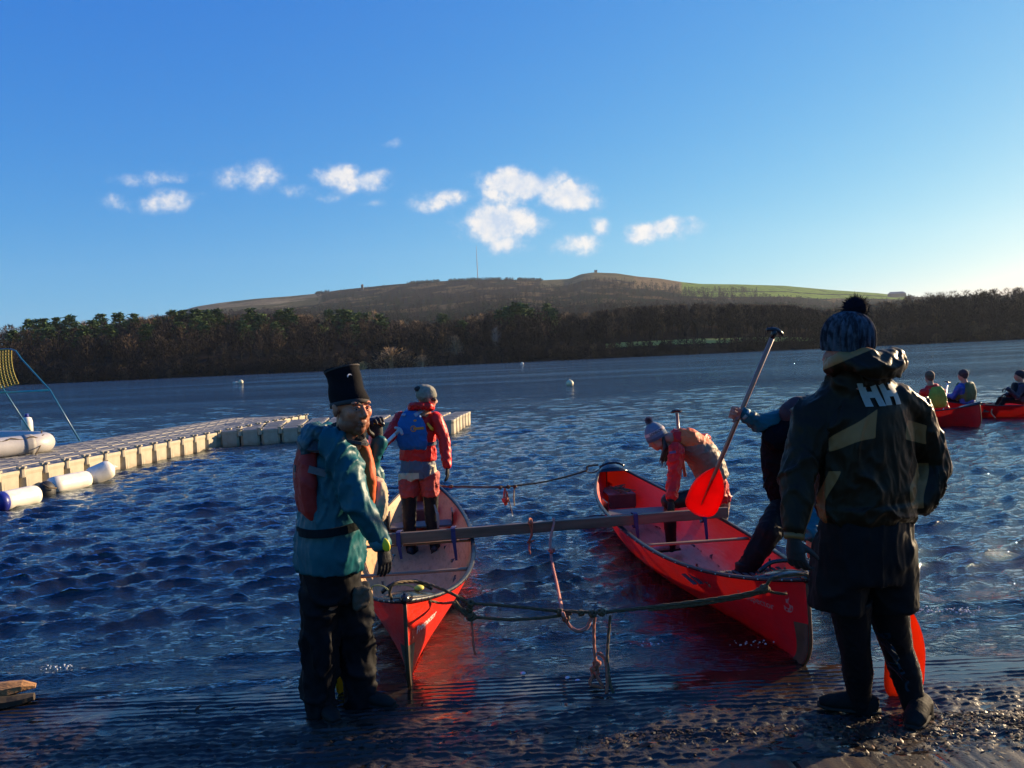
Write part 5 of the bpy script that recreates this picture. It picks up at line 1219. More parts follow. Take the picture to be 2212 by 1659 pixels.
# hood bunched behind the neck
mb = MB(); hb = nk+ZV*.030-fc*.060
for k in range(15):
    t_ = -2.35+4.7*k/14; mb.ell(hb+(-fc*math.cos(t_)*.105+sd*math.sin(t_)*.118)+ZV*(.028*math.cos(t_)+.012*math.sin(k*2.3)), (.046,.046,.040+.008*math.sin(k*1.9)))
mb.etube([hb-fc*.11+ZV*.02, hb-fc*.135-ZV*.03, hb-fc*.14-ZV*.10], [(.10,.04),(.11,.045),(.07,.03)], side=sd, seg=16)
fused(mb, 'hood', mat('dark_teal_hood', (.008,.06,.075), .55, var=.2, vs=8, bump=.004, bs=16), p1, voxel=.009, smooth=4, fold=(.016, 16, (1,1,1)))
# buoyancy aid: back and front foam panels with straps
def slab(mb, c, up, out, w_, h_, th, top=.7, bend=.04, n=9):
    up = Vector(up).normalized(); out = Vector(out); out = (out-up*out.dot(up)).normalized(); s = up.cross(out); P = []; Q = []
    for i in range(n+1):
        t_ = i/n; z = (t_-.5)*h_; wv = w_/2*(1-(1-top)*max(0, (t_-.45)/.55)**1.3)*(.90+.10*math.sin(t_*math.pi)); e = min(t_, 1-t_)*n; kk = 1 if e >= 1 else .55+.45*e
        P.append(Vector(c)+up*z-out*bend*(2*t_-1)**2); Q.append((wv*(.85+.15*kk), th/2*kk))
    mb.etube(P, Q, side=s, seg=24, pw=.55)
mb = MB(); bc = at(668,1018,Yp)+sd*.0; 
back_c = chest-fc*.172-ZV*.01
slab(mb, back_c, ZV+fc*.06, -fc, .34, .42, .10, .62, .03)
fused(mb, 'back_panel', REDPFD, p1, voxel=.009, smooth=4, fold=(.008, 12, (1,1,.6)))
mb = MB(); front_c = chest+fc*.118-ZV*.02
slab(mb, front_c, ZV-fc*.05, fc, .32, .40, .11, .6, .03); fused(mb, 'front_panel', ORPFD, p1, voxel=.009, smooth=4, fold=(.008, 12, (1,1,.6)))
mb = MB(); slab(mb, front_c+fc*.060-ZV*.15, ZV, fc, .25, .22, .11, .9, .02); fused(mb, 'front_pocket', KHAKI, p1, voxel=.009, smooth=4, fold=(.016, 14, (1,1,.6)))
mb = MB(); slab(mb, back_c-fc*.05+ZV*.02, ZV, -fc, .06, .07, .012, 1, 0); mb.build('lash_tab', mat('tab', (.10,.09,.08), .6), p1)
# shoulder straps, waist belt
mb = MB()
for off in (.155, -.10):
    sp = [back_c+ZV*.17+sd*off*.8-fc*.0, nk-ZV*.035-fc*.11+sd*off*.95, nk-ZV*.002-fc*.03+sd*off, nk-ZV*.02+fc*.06+sd*off*.95, front_c+ZV*.18+sd*off*.75]
    sp = [p+ZV*(.012 if 0 < i < 4 else .0) for i, p in enumerate(sp)]
    mb.strip(curve_pts(sp, 20), .062, [(-fc*.8+ZV*.3).lerp(fc*.8+ZV*.3, i/20)+ZV*.9*math.sin(math.pi*i/20) for i in range(21)], .016)
rounded(mb.build('shoulder_strap', mat('strap_dark', (.045,.040,.042), .7, var=.3, bump=.002, bs=60), p1), .004)
mb = MB(); 
for zz, rr in ((1128, .02),):
    c = at(720,zz,Yp); ring = []; nrm = []
    for i in range(33): t_ = 2*math.pi*i/32; ring.append(c+sd*math.cos(t_)*.236+fc*math.sin(t_)*.178+ZV*.02*math.sin(t_)); nrm.append(sd*math.cos(t_)*.7+fc*math.sin(t_))
    mb.strip(ring, .040, nrm, .014)
mb.build('waist_belt', mat('belt_maroon', (.006,.012,.014), .8, spec=.1, var=.3, bump=.002, bs=50), p1, smooth=False)
mb = MB(); 
for off in (.20,):
    mb.strip([back_c+sd*.16+ZV*.05, chest+sd*.225-ZV*.02, front_c+sd*.13+ZV*.0], .035, [sd-fc*.5, sd, sd+fc*.5], .006)
mb.build('side_strap', WEB, p1)
# cuffs
dR = (wrR-elR).normalized(); mb = MB(); mb.etube([wrR-dR*.045, wrR-dR*.0, wrR+dR*.012], [.052,.050,.046], seg=18); mb.build('cuff', mat('teal_cuff', (.006,.10,.12), .6), p1, smooth=True)
mb = MB(); mb.ell(wrR-dR*.008+Vector((.030,-.040,.0)), (.022,.010,.036), frameM := Matrix.Rotation(-.35, 3, 'Y'), 14, 8); mb.build('cuff_tab', YEL, p1, smooth=True)
mb = MB(); hand(mb, wrR+dR*.01, Vector((.10,.0,-1)), Vector((-.6,.55,0)), .38, 1, 1.02, .05); fused(mb, 'glove', GLOVE, p1, voxel=.0048, smooth=2)
mb = MB(); hand(mb, wrL-ZV*.02, Vector((-.15,-.15,.9)), Vector((.5,-.8,0)), 1.15, -1, 1.05); fused(mb, 'glove', GLOVE, p1, voxel=.0048, smooth=2)
mb = MB(); mb.ell(at(807,911,4.05), (.022,.012,.012)); mb.build('glove_tab', YEL, p1, smooth=True)
# trousers, boots
mb = MB()
mb.etube([at(713,1185,Yp), at(714,1230,Yp), at(718,1290,Yp)], [(.195,.150),(.200,.155),(.175,.150)], side=sd, seg=24)
hR, hL = at(690,1270,Yp-.03), at(752,1270,Yp+.06)
mb.etube([hR, at(690,1340,3.94), at(690,1410,3.93), at(690,1490,3.93), at(694,1545,3.92)], [(.125,.110),(.115,.098),(.098,.088),(.090,.086),(.078,.076)], side=sd, seg=20)
mb.etube([hL, at(762,1340,4.04), at(770,1410,4.06), at(778,1490,4.05), at(786,1545,4.03)], [(.130,.115),(.120,.102),(.105,.092),(.096,.088),(.085,.080)], side=sd, seg=20)
fused(mb, 'trousers', BLKT, p1, voxel=.012, smooth=5, fold=(.024, 7.5, (1,1,.7)))
mb = MB(); slab(mb, at(779,1292,3.89), ZV, Vector((.6,-.8,0)), .095, .12, .025, .8, .01); fused(mb, 'pocket_panel', mat('olive_panel', (.085,.068,.048), .7, spec=.15, bump=.003, bs=30), p1, voxel=.008, smooth=3, fold=(.008,20,(1,1,1)))
BOOT = mat('grey_boot', (.013,.013,.012), .7, spec=.15, var=.3, vs=14, bump=.002, bs=50)
def boot(root, ankle, toe_dir, k=1.0, m_=BOOT, zg=None):
    t_ = Vector(toe_dir).normalized(); a = Vector(ankle); g = zg if zg is not None else slip_z(a.y); mb = MB(); s = t_.cross(ZV)
    mb.etube([a+ZV*.06, a, Vector((a.x, a.y, g+.06))-t_*.01], [(.052*k,.055*k),(.048*k,.055*k),(.046*k,.058*k)], side=s, seg=14)
    b = Vector((a.x, a.y, g)); mb.etube([b-t_*.075+ZV*.035, b-t_*.03+ZV*.045, b+t_*.06+ZV*.045, b+t_*.13+ZV*.035, b+t_*.185+ZV*.024], [(.030*k,.030*k),(.040*k,.045*k),(.044*k,.042*k),(.046*k,.032*k),(.026*k,.018*k)], side=s, seg=16)
    u_ = fused(mb, 'shoe', m_, root, voxel=.007, smooth=3)
    mb = MB(); mb.etube([b-t_*.085+ZV*.010, b-t_*.03+ZV*.010, b+t_*.07+ZV*.010, b+t_*.15+ZV*.010, b+t_*.195+ZV*.012], [(.028*k,.011),(.040*k,.012),(.046*k,.012),(.044*k,.012),(.022*k,.010)], side=s, seg=14, pw=.8); mb.build('sole', mat('sole', (.02,.018,.015), .8, spec=.15), u_, smooth=True)
boot(p1, at(694,1555,3.93), (.45,-.55,0), .95); boot(p1, at(788,1552,4.03), (.8,-.30,0), .9)
pd = thing('paddle', 'yellow bladed paddle with pale shaft held upright by the man in teal', 'paddle', gnd(745,1440,0))
paddle(pd, at(806,913,4.09), gnd(738,1497,.0)+Vector((.02,.02,-.02)), M_shaftw, M_bladey, .50, .19, (.75,-.55,0), (1,.1,.1))

# ---------------------------------------------------------------- 2: bobble hat, dark jacket
Y6 = 3.52
p6 = person('man seen from behind in dark jacket lettered HH with striped grey bobble hat', gnd(1900,1600,.05))
fc = Vector((-.30,.95,0)).normalized(); sd = Vector((fc.y,-fc.x,0))       # his right
hc = at(1828,762,3.50); hface = Vector((-.55,.83,-.05)); hup = Vector((.04,-.06,1))
mb, Wf, M3 = head_mb(hc, hface, hup, 1.04)
body = fused(mb, 'body', SKINR, p6, voxel=.0055, smooth=2)
tor = [at(1868,1118,Y6), at(1870,1060,Y6), at(1872,1000,Y6), at(1873,940,Y6), at(1872,890,Y6), at(1862,852,Y6), at(1846,822,Y6)]
shL = at(1752,905,3.52); elL = at(1722,1030,3.44); wrL = at(1716,1148,3.36)
shR = at(1972,893,3.58); elR = at(2016,1010,3.60); wrR = at(1985,1085,3.52)
hipL = at(1830,1150,Y6); hipR = at(1915,1150,Y6+.03); kneeL = at(1842,1390,3.55); kneeR = at(1940,1390,3.58); anL = at(1858,1560,3.62); anR = at(1986,1570,3.55)
mb = MB(); mb.etube([tor[0], tor[2], tor[4], tor[6], hc-ZV*.08], [(.15,.10),(.16,.11),(.17,.10),(.07,.07),(.058,.058)], side=sd)
for a, b, c in ((shR, elR, wrR), (shL, elL, wrL)): mb.chain([a, b, c], [.05,.042,.028])
for a, b, c in ((hipR, kneeR, anR), (hipL, kneeL, anL)): mb.chain([a, b, c], [.085,.040,.026])
cb = fused(mb, 'b2', SKINR, p6, voxel=.02, smooth=2); join_into(body, [cb])
# ribbed bobble hat
def rib_hat(root, W, M3, c0, k, mats, name='bobble_hat', ribs=26, tall=.15, pom=True, pomr=.042, pompos=None, mpom=None, rb=.006, r0=.090):
    ax = M3 @ Vector((0,-.12,1)).normalized(); a = M3 @ Vector((1,0,0)); b = ax.cross(a); mb = MB(); seg = ribs*5; prof = [(-.045,1.0),(-.02,1.05),(.01,1.06),(.045,1.03),(.075,.93),(.10,.78),(.118,.58),(.130,.32),(.134,.06)]
    vs = []; fs = []
    prof = [(h*tall/.15, r) for h, r in prof]; n_ = 40; hh = np.linspace(prof[0][0], prof[-1][0], n_); hh = np.concatenate([np.linspace(prof[0][0], prof[-3][0], n_-8), np.linspace(prof[-3][0], prof[-1][0], 9)[1:]]); rr = np.interp(hh, [q[0] for q in prof], [q[1] for q in prof])
    for i, (h, r) in enumerate(zip(hh, rr)):
        for j in range(seg):
            t_ = 2*math.pi*j/seg; g = 1+ (rb/r0)*(abs(math.cos(t_*ribs/2))*1.6-1)*min(1, r*1.6) + .010*math.sin(i*2.6+((j//5) % 2)*1.5)*min(1, r*1.6)
            R1 = r0*k*r*g; vs.append(c0+ax*h*k+a*math.cos(t_)*R1+b*math.sin(t_)*R1*1.14)
    for i in range(len(hh)-1):
        for j in range(seg): q = (j+1) % seg; fs.append((i*seg+j, i*seg+q, (i+1)*seg+q, (i+1)*seg+j))
    fs.append(tuple((len(hh)-1)*seg+j for j in range(seg))); mb.add(vs, fs); o = mb.build(name, mats, root, smooth=True)
    mb = MB(); mb.etube([c0-ax*.046*k*tall/.15, c0-ax*.02*k*tall/.15], [(r0*k*.97, r0*k*1.10)]*2, side=a, seg=40, cap=False); e_ = mb.build('hat_cuff', mats, root, smooth=True)
    if pom:
        pc = c0+ax*(tall*.93*k)+ax*pomr*.55 if pompos is None else pompos; V_ = []; rs_ = np.random.RandomState(4)
        for i in range(1800):
            d = rs_.normal(size=3); d /= np.linalg.norm(d); s = np.cross(d, rs_.normal(size=3)); s /= np.linalg.norm(s); base = np.array(pc)+d*pomr*.35; tip = np.array(pc)+(d+rs_.normal(size=3)*.16)*pomr*rs_.uniform(.85, 1.04); V_ += [base-s*.003, base+s*.003, tip+s*.0015]
        me = tris_to_mesh('pompom', V_, mpom or mats); me.transform(Matrix.Translation(root.location).inverted()); q_ = bpy.data.objects.new('pompom', me); COL.objects.link(q_); q_.parent = root
        mb = MB(); mb.ell(pc, pomr*.84); mb.build('pompom_core', mpom or mats, q_, smooth=True)
    return o
KN = bpy.data.materials.new('marled_knit'); KN.use_nodes = True; t = KN.node_tree; n = t.nodes; l = t.links.new
co = n.new('ShaderNodeTexCoord'); q = n.new('ShaderNodeTexNoise'); q.inputs['Scale'].default_value = 60; q.inputs['Detail'].default_value = 3; mpk = n.new('ShaderNodeMapping'); mpk.inputs['Scale'].default_value = (1,1,.35); l(co.outputs['Object'], mpk.inputs[0]); l(mpk.outputs[0], q.inputs[0]); q2 = n.new('ShaderNodeTexNoise'); q2.inputs['Scale'].default_value = 14; l(co.outputs['Object'], q2.inputs[0])
rp = n.new('ShaderNodeValToRGB'); rp.color_ramp.elements[0].color = (.020,.022,.028,1); rp.color_ramp.elements[0].position = .38; rp.color_ramp.elements[1].color = (.085,.095,.115,1); rp.color_ramp.elements[1].position = .62
ad = n.new('ShaderNodeMath'); ad.operation = 'MULTIPLY_ADD'; l(q2.outputs[0], ad.inputs[0]); ad.inputs[1].default_value = .5; l(q.outputs[0], ad.inputs[2]); sb = n.new('ShaderNodeMath'); sb.operation = 'SUBTRACT'; l(ad.outputs[0], sb.inputs[0]); sb.inputs[1].default_value = .25; l(sb.outputs[0], rp.inputs[0]); l(rp.outputs[0], n['Principled BSDF'].inputs['Base Color']); n['Principled BSDF'].inputs['Roughness'].default_value = .95
n['Principled BSDF'].inputs['Specular IOR Level'].default_value = .1
rib_hat(p6, Wf, M3, Wf(0,-.012,.052), 1.0, KN, ribs=22, tall=.150, pomr=.060, pompos=at(1848,665,3.5), mpom=mat('navy_wool', (.010,.011,.018), .95, spec=.05), rb=.013, r0=.094)
# jacket with tan panels and painted-in sun at the right
mb = MB()
mb.etube(tor, [(.235,.150),(.240,.165),(.238,.160),(.235,.152),(.225,.140),(.170,.118),(.100,.090)], side=sd, seg=30)
mb.etube([at(1872,1085,Y6), at(1873,1110,Y6), at(1873,1124,Y6)], [(.250,.172),(.238,.162),(.225,.15)], side=sd, seg=30)
mb.chain([at(1800,865,Y6), shL, shL.lerp(elL, .5), elL, elL.lerp(wrL, .6), wrL+ZV*.02], [.080,.094,.088,.080,.068,.056])
mb.chain([at(1935,862,Y6), shR, shR.lerp(elR, .5), elR, elR.lerp(wrR, .7), wrR], [.080,.094,.090,.086,.074,.06])
mb.etube([at(1842,850,3.51), at(1834,815,3.50), at(1834,795,3.50)], [(.105,.10),(.095,.095),(.088,.09)], side=sd, seg=20)
def panel_sun6(c):
    # signed field in metres: > 0 on tan panels and where right-side sunlight is painted tan
    v = Vector(c)-Vector((0,0,CAM_H)); f_ = v.dot(_f); px = 1106+F*v.dot(CR)/f_; py = 829.5-F*v.dot(CU)/f_; w1 = 5*math.sin(py*.045)+3*math.sin(px*.06)
    if (Vector(c)-tor[3]).dot(-fc) < -.05 and px < 1950: return -.05
    a = min(px-1790, 1893-px+w1*.4, ((px-1790)*.55+(py-905)-40+w1*.5)*.8, (975-(px-1790)*.26-py+w1*.6))
    b_ = min(py-1018, 11+w1*.3+max(0, (py-1080)*.16)-abs(px-(1790-(py-1040)*.30)-w1))
    d_ = min(px-1964-w1, 2003+w1-px, py-908-(px-1964)*.3, 950+(px-1960)*.25-py)  # right sleeve patch: sunlight painted in as tan
    e_ = min(px-1970-w1-abs(py-1050)*.16, 1999+w1-px, py-1000, 1098-py)  # lower right back: sunlight painted in as tan
    return max(a, b_, d_, e_)*.0021
JK6 = two_tone('dark_shell_tan_panels_sun', (.021,.0120,.0050), (.32,.145,.05), .45, spec=.14)
jk6 = fused(mb, 'jacket', JK6, p6, voxel=.0080, smooth=6, fold=(.020, 8.0, (1,1,.6)), field=panel_sun6, mask=lambda q: .15+.85*min(1, max(0, ((q-at(1915,850,3.38)).length-.10)/.15)))
jb = [k for k in WORLD_BVH if k.startswith('jacket')][-1]
# hood
mb = MB(); hb = at(1860,789,3.47)
for k in range(17):
    t_ = -2.5+5.0*k/16; mb.ell(hb+(-fc*math.cos(t_)*.092+sd*math.sin(t_)*.132)+ZV*(.020*math.cos(t_*1.0)+.010*math.sin(k*2.1)+.010), (.046,.046,.040))
mb.etube([at(1905,785,3.42), at(1925,780,3.45), at(1950,790,3.5)], [(.07,.045),(.065,.045),(.03,.03)], side=ZV, seg=14)
mb.etube([hb-fc*.09+ZV*.02, hb-fc*.13-ZV*.02, hb-fc*.13-ZV*.05], [(.13,.045),(.13,.045),(.07,.03)], side=sd, seg=18)
mb.etube([at(1862,845,Y6), at(1860,810,Y6-.01), at(1858,790,Y6-.02)], [(.13,.10),(.125,.11),(.10,.10)], side=sd, seg=20)
def panelh(c):
    v = Vector(c)-Vector((0,0,CAM_H)); f_ = v.dot(_f); px = 1106+F*v.dot(CR)/f_; py = 829.5-F*v.dot(CU)/f_
    return min(1890-(py-750)*1.2-px, 794-(px-1790)*.42-py)*.0021
fused(mb, 'hood', JK6, p6, voxel=.0080, smooth=8, fold=(.013, 8, (1,1,1)), field=panelh)
# lettering on the back: two heavy H shapes, slanting like the printed emblem
def H_mesh(w_, h_, bar, lean, taper=.0):
    bm = bmesh.new(); nx, ny = 12, 14
    for (x0, x1, y0, y1) in ((0, bar, 0, h_), (w_-bar, w_, 0, h_), (bar, w_-bar, h_*.36, h_*.62)):
        kx = max(2, int((x1-x0)/.008)); ky = max(2, int((y1-y0)/.010)); g = []
        for j in range(ky+1):
            row = []
            for i in range(kx+1): x = x0+(x1-x0)*i/kx; y = y0+(y1-y0)*j/ky; row.append(bm.verts.new((x+lean*y-w_/2-lean*h_/2, y-h_/2, 0)))
            g.append(row)
        for j in range(ky):
            for i in range(kx): bm.faces.new((g[j][i], g[j][i+1], g[j+1][i+1], g[j+1][i]))
    me = bpy.data.meshes.new('HH'); bm.to_mesh(me); bm.free(); return me
REFL = mat('reflective_print', (.34,.31,.26), .45, var=.12, vs=40)
for px in (1893, 1942):
    o_ = at(px, 853 if px < 1920 else 850, 3.36); rt_ = (at(px+20, 852-1, 3.36)-at(px-20, 852+1, 3.36)).normalized()
    decal(H_mesh(.088, .103, .032, -.20 if px < 1920 else -.16), 'back_lettering', REFL, p6, o_, (sd*.86+rt_*.4).normalized(), ZV, WORLD_BVH[jb], .007, 0, True)
# shorts
mb = MB(); mb.etube([at(1868,1095,Y6), at(1868,1150,Y6), at(1866,1200,Y6), at(1862,1250,Y6)], [(.205,.145),(.222,.160),(.228,.165),(.225,.16)], side=sd, seg=28)
mb.etube([at(1822,1170,3.50), at(1814,1250,3.50), at(1808,1318,3.50)], [(.118,.130),(.122,.130),(.116,.122)], side=sd, seg=20)
mb.etube([at(1914,1170,3.54), at(1920,1250,3.55), at(1926,1318,3.55)], [(.118,.130),(.120,.130),(.108,.118)], side=sd, seg=20)
fused(mb, 'shorts', mat('black_shorts', (.005,.005,.0055), .7, spec=.15, var=.3, vs=8, bump=.004, bs=14), p6, voxel=.011, smooth=5, fold=(.018, 8, (1,1,.5)))
# leggings
LEG = mat('black_leggings', (.006,.006,.007), .55, spec=.15, var=.2, vs=9, bump=.0015, bs=40)
mb = MB(); mb.etube([at(1836,1290,3.52), at(1840,1350,3.54), at(1846,1400,3.55), at(1853,1450,3.58), at(1856,1500,3.61), at(1858,1560,3.63)], [(.095,.10),(.080,.085),(.068,.070),(.066,.072),(.052,.056),(.044,.046)], side=sd, seg=20)
mb.etube([at(1915,1290,3.56), at(1925,1350,3.58), at(1938,1400,3.60), at(1955,1450,3.60), at(1968,1500,3.58), at(1984,1565,3.55)], [(.095,.10),(.082,.085),(.070,.072),(.068,.074),(.055,.058),(.045,.047)], side=sd, seg=20)
lg_ = fused(mb, 'leggings', LEG, p6, voxel=.009, smooth=4, fold=(.004, 20, (1,1,1))); lb = [k for k in WORLD_BVH if k.startswith('leggings')][-1]
SH = mat('dark_trainer', (.011,.010,.009), .75, spec=.12, var=.4, vs=20, bump=.003, bs=60)
boot(p6, at(1862,1580,3.62), (-.93,.35,0), 1.08, SH, slip_z(3.62)+.01); boot(p6, at(1992,1592,3.55), (-.45,-.55,0), 1.08, SH, slip_z(3.55)+.01)
# vertical lettering down the right calf
tm = text_mesh('BALTIC', .070, (1.0, 1.0), .002)
decal(tm, 'leg_lettering', mat('teal_print', (.008,.026,.036), .8, spec=.08), p6, at(1952,1440,3.40), (at(1975,1500,3.5)-at(1935,1380,3.5)).normalized(), XV, WORLD_BVH[lb], .003, 1)
# left hand in a dark glove with tan cuff
dL = (wrL-elL).normalized(); mb = MB(); mb.etube([wrL-dL*.01, wrL+dL*.03], [.046,.042], seg=18); mb.build('glove_cuff', BLKN, p6, smooth=True)
mb = MB(); mb.etube([wrL+dL*.012, wrL+dL*.034], [(.0445,.0445),(.0425,.0425)], seg=18); mb.build('glove_band', mat('tan_band', (.22,.10,.02), .6), p6, smooth=True)
mb = MB(); hand(mb, wrL+dL*.035, Vector((.12,.10,-1)), Vector((.7,.65,0)), .55, 1, 1.1, .16); fused(mb, 'glove', mat('dark_green_glove', (.010,.016,.017), .6, var=.3, vs=16, bump=.002, bs=70), p6, voxel=.005, smooth=2)
# orange blade standing behind his legs, shaft rising in front of him
pd6 = thing('paddle', 'orange bladed paddle held upright behind the legs of the bobble hat wearer', 'paddle', gnd(1955,1512,0))
tip = gnd(1948,1518,0.0); paddle(pd6, at(1972,1065,3.72), tip+Vector((0,.0,.01)), M_shaftw, M_bladeo, .50, .205, (.05,-1,0), (1,0,0))
# ---------------------------------------------------------------- 3: red jacket standing in the left canoe
Y3 = 7.55
p3 = person('person in red jacket and blue buoyancy aid standing in the left canoe', at(912,1190,7.6))
fc = Vector((.22,.97,0)).normalized(); sd = Vector((fc.y,-fc.x,0))
hc = at(922,862,7.5); mb, Wf, M3 = head_mb(hc, Vector((.90,.42,-.12)), Vector((.08,-.02,1)), .98)
b_ = fused(mb, 'body', SKIN, p3, voxel=.007, smooth=2)
shL, elL, wrL = at(866,903,7.55), at(842,942,7.42), at(822,968,7.30); shR, elR, wrR = at(942,904,7.50), at(960,950,7.46), at(966,1008,7.36)
fL, fR = at(888,1190,7.60), at(940,1186,7.62); kL, kR = at(884,1118,7.58), at(932,1116,7.58)
mb = MB(); mb.etube([at(902,1000,Y3), at(902,940,Y3), at(905,895,Y3), hc-ZV*.08], [(.13,.09),(.13,.09),(.10,.07),(.055,.055)], side=sd)
for a, b, c in ((shR, elR, wrR), (shL, elL, wrL)): mb.chain([a, b, c], [.045,.038,.026])
for a, b, c in ((at(884,1030,Y3), kL, fL), (at(926,1030,Y3), kR, fR)): mb.chain([a, b, c], [.075,.045,.03])
join_into(b_, [fused(mb, 'b2', SKIN, p3, voxel=.02, smooth=2)])
mb = MB(); mb.etube([at(902,994,Y3), at(902,960,Y3), at(902,925,Y3), at(904,902,Y3), at(908,884,Y3)], [(.185,.135),(.178,.130),(.178,.125),(.155,.11),(.09,.085)], side=sd, seg=24)
mb.chain([shL, elL, wrL+(elL-wrL)*.15], [.068,.060,.045]); mb.chain([shR, elR, wrR+(elR-wrR)*.05], [.068,.060,.046])
fused(mb, 'jacket', REDJ, p3, voxel=.011, smooth=4, fold=(.018, 11, (1,1,.6)))
mb = MB(); hb = at(910,880,7.48)
for k in range(13): t_ = -2.4+4.8*k/12; mb.ell(hb+(-fc*math.cos(t_)*.075+sd*math.sin(t_)*.100)+ZV*(.02*math.cos(t_)), (.038,.038,.036))
fused(mb, 'hood', REDJ, p3, voxel=.009, smooth=3, fold=(.012, 18, (1,1,1)))
BEAN = mat('grey_beanie', (.23,.22,.17), .9, var=.25, vs=30, bump=.002, bs=120)
mb = MB(); mb.ell(Wf(0,-.012,.052), (.086,.104,.088), M3, 20, 14); mb.ell(Wf(0,-.055,.085), (.058,.060,.058), M3, 16, 10); mb.etube([Wf(0,-.005,.018), Wf(0,-.008,.05)], [(.087,.103),(.088,.105)], side=M3 @ Vector((1,0,0)), seg=24)
fused(mb, 'beanie', BEAN, p3, voxel=.008, smooth=3, fold=(.006, 24, (1,1,1)))
mb = MB(); mb.ell(at(903,840,7.45), (.038,.03,.028)); mb.build('beanie_top', mat('dark_knit', (.03,.028,.026), .9), p3, smooth=True)
mb = MB(); mb.ell(Wf(.062,.05,.005), (.018,.03,.02), M3); mb.build('hair', mat('dark_hair', (.03,.018,.012), .6), p3, smooth=True)
mb = MB(); bc = at(898,925,Y3)-fc*.13; slab(mb, bc-ZV*.01, ZV, -fc, .315, .37, .085, .55, .03); fused(mb, 'back_panel', BLUEP, p3, voxel=.009, smooth=4, fold=(.007, 16, (1,1,.6)))
mb = MB(); slab(mb, at(900,930,Y3)+fc*.13, ZV, fc, .29, .34, .09, .6, .02); fused(mb, 'front_panel', BLUEP, p3, voxel=.011, smooth=3)
mb = MB()
for s in (-.085, .085): mb.strip(curve_pts([bc+ZV*.14+sd*s*.7-fc*.045, at(904,890,Y3)+sd*s-fc*.085+ZV*.025, at(904,888,Y3)+sd*s+ZV*.045], 10), .036, [-fc, -fc, -fc*.8+ZV*.3, -fc*.6+ZV*.6, -fc*.5+ZV, ZV, ZV, ZV, ZV, ZV, ZV], .008)
mb.build('shoulder_strap', mat('pale_strap', (.30,.34,.40), .6), p3)
ORT = mat('orange_webbing', (.62,.20,.02), .6)
mb = MB(); c = at(893,926,Y3-.175); mb.etube([c+sd*.026*math.cos(t_)+ZV*.026*math.sin(t_) for t_ in np.linspace(0, 6.283, 17)], [.0055]*17, seg=6); mb.strip([c+sd*.0-fc*.002, c+sd*.105+ZV*.004-fc*.0], .022, -fc, .006); mb.build('tow_ring', ORT, p3)
mb = MB(); mb.ell(at(897,909,Y3-.172), (.020,.004,.012)); mb.build('back_badge', ORT, p3)
mb = MB(); mb.strip([at(923,914,Y3-.13), at(932,926,Y3-.115), at(938,928,Y3-.08)], [.018,.03,.03], -fc*.6+sd*.6, .006); mb.build('side_patch', mat('yellow_orange', (.85,.38,.01), .5), p3)
mb = MB(); 
ring = [at(901,958,Y3)+sd*math.cos(t_)*.190+fc*math.sin(t_)*.140 for t_ in np.linspace(0, 6.283, 25)]; mb.strip(ring, .032, [sd*math.cos(t_)+fc*math.sin(t_) for t_ in np.linspace(0, 6.283, 25)], .010); mb.build('waist_belt', mat('navy_belt', (.01,.03,.08), .7), p3)
def pick3(c):
    v = c-Vector((0,0,CAM_H)); f_ = v.dot(_f); px = 1106+F*v.dot(CR)/f_; py = 829.5-F*v.dot(CU)/f_
    if px > 905: return 2 if py > 1040-(px-905)*.55 else (1 if (px > 928 and py > 1004) else 0)
    return 0 if py < 1022 else (1 if py < 1037+3*math.sin(px*.2) else 2)
mb = MB(); mb.etube([at(902,988,Y3), at(903,1012,Y3), at(903,1032,Y3)], [(.165,.125),(.182,.135),(.178,.13)], side=sd, seg=24)
mb.etube([at(884,1020,Y3), at(884,1050,Y3), at(884,1071,Y3)], [(.100,.115),(.098,.110),(.092,.10)], side=sd, seg=18); mb.etube([at(927,1020,Y3), at(929,1050,Y3), at(930,1071,Y3)], [(.092,.115),(.090,.110),(.080,.10)], side=sd, seg=18)
fused(mb, 'shorts', [mat('slate_fabric', (.085,.095,.125), .7, bump=.003, bs=20), mat('cream_fabric', (.50,.42,.28), .7, bump=.003, bs=20), mat('brick_fabric', (.40,.035,.028), .7, bump=.003, bs=20)], p3, voxel=.0095, smooth=3, fold=(.014, 14, (1,1,.6)), pick=pick3)
mb = MB()
for k_, f_, h_ in ((kL, fL, at(884,1060,Y3)), (kR, fR, at(930,1060,Y3))): mb.chain([h_, k_, k_.lerp(f_, .4), f_], [.082,.066,.064,.048])
fused(mb, 'leggings', BLKN, p3, voxel=.011, smooth=3, fold=(.006, 16, (1,1,1)))
mb = MB(); mb.strip([at(938,1090,7.48), at(945,1110,7.48), at(947,1130,7.50), at(946,1142,7.52)], [.012,.03,.03,.01], (.5,-1,0), .004); mb.build('knee_patch', GREYP, p3)
for f_ in (fL, fR): boot(p3, f_+ZV*.04, (.1,.95,0), .95, mat('neoprene_boot', (.02,.02,.022), .6), f_.z-.04)
mb = MB(); hand(mb, wrR, Vector((.02,-.05,-1)), Vector((-.9,.2,0)), .35, 1, .92, .22); fused(mb, 'glove', GLOVE, p3, voxel=.006, smooth=2)
mb = MB(); hand(mb, wrL, Vector((-.5,-.2,-.8)), Vector((.5,-.2,-.2)), 1.1, -1, .92); fused(mb, 'glove', GLOVE, p3, voxel=.006, smooth=2)
pd3 = thing('paddle', 'paddle with pale shaft held slanting by the red jacket person in the left canoe', 'paddle', at(830,960,7.25))
paddle(pd3, at(862,930,7.32), at(700,1085,7.1), M_shaftw, M_bladey, .46, .18, (0,-1,.2), (.6,.3,.7), .0165, mgrip=mat('grey_grip', (.35,.34,.33), .4))

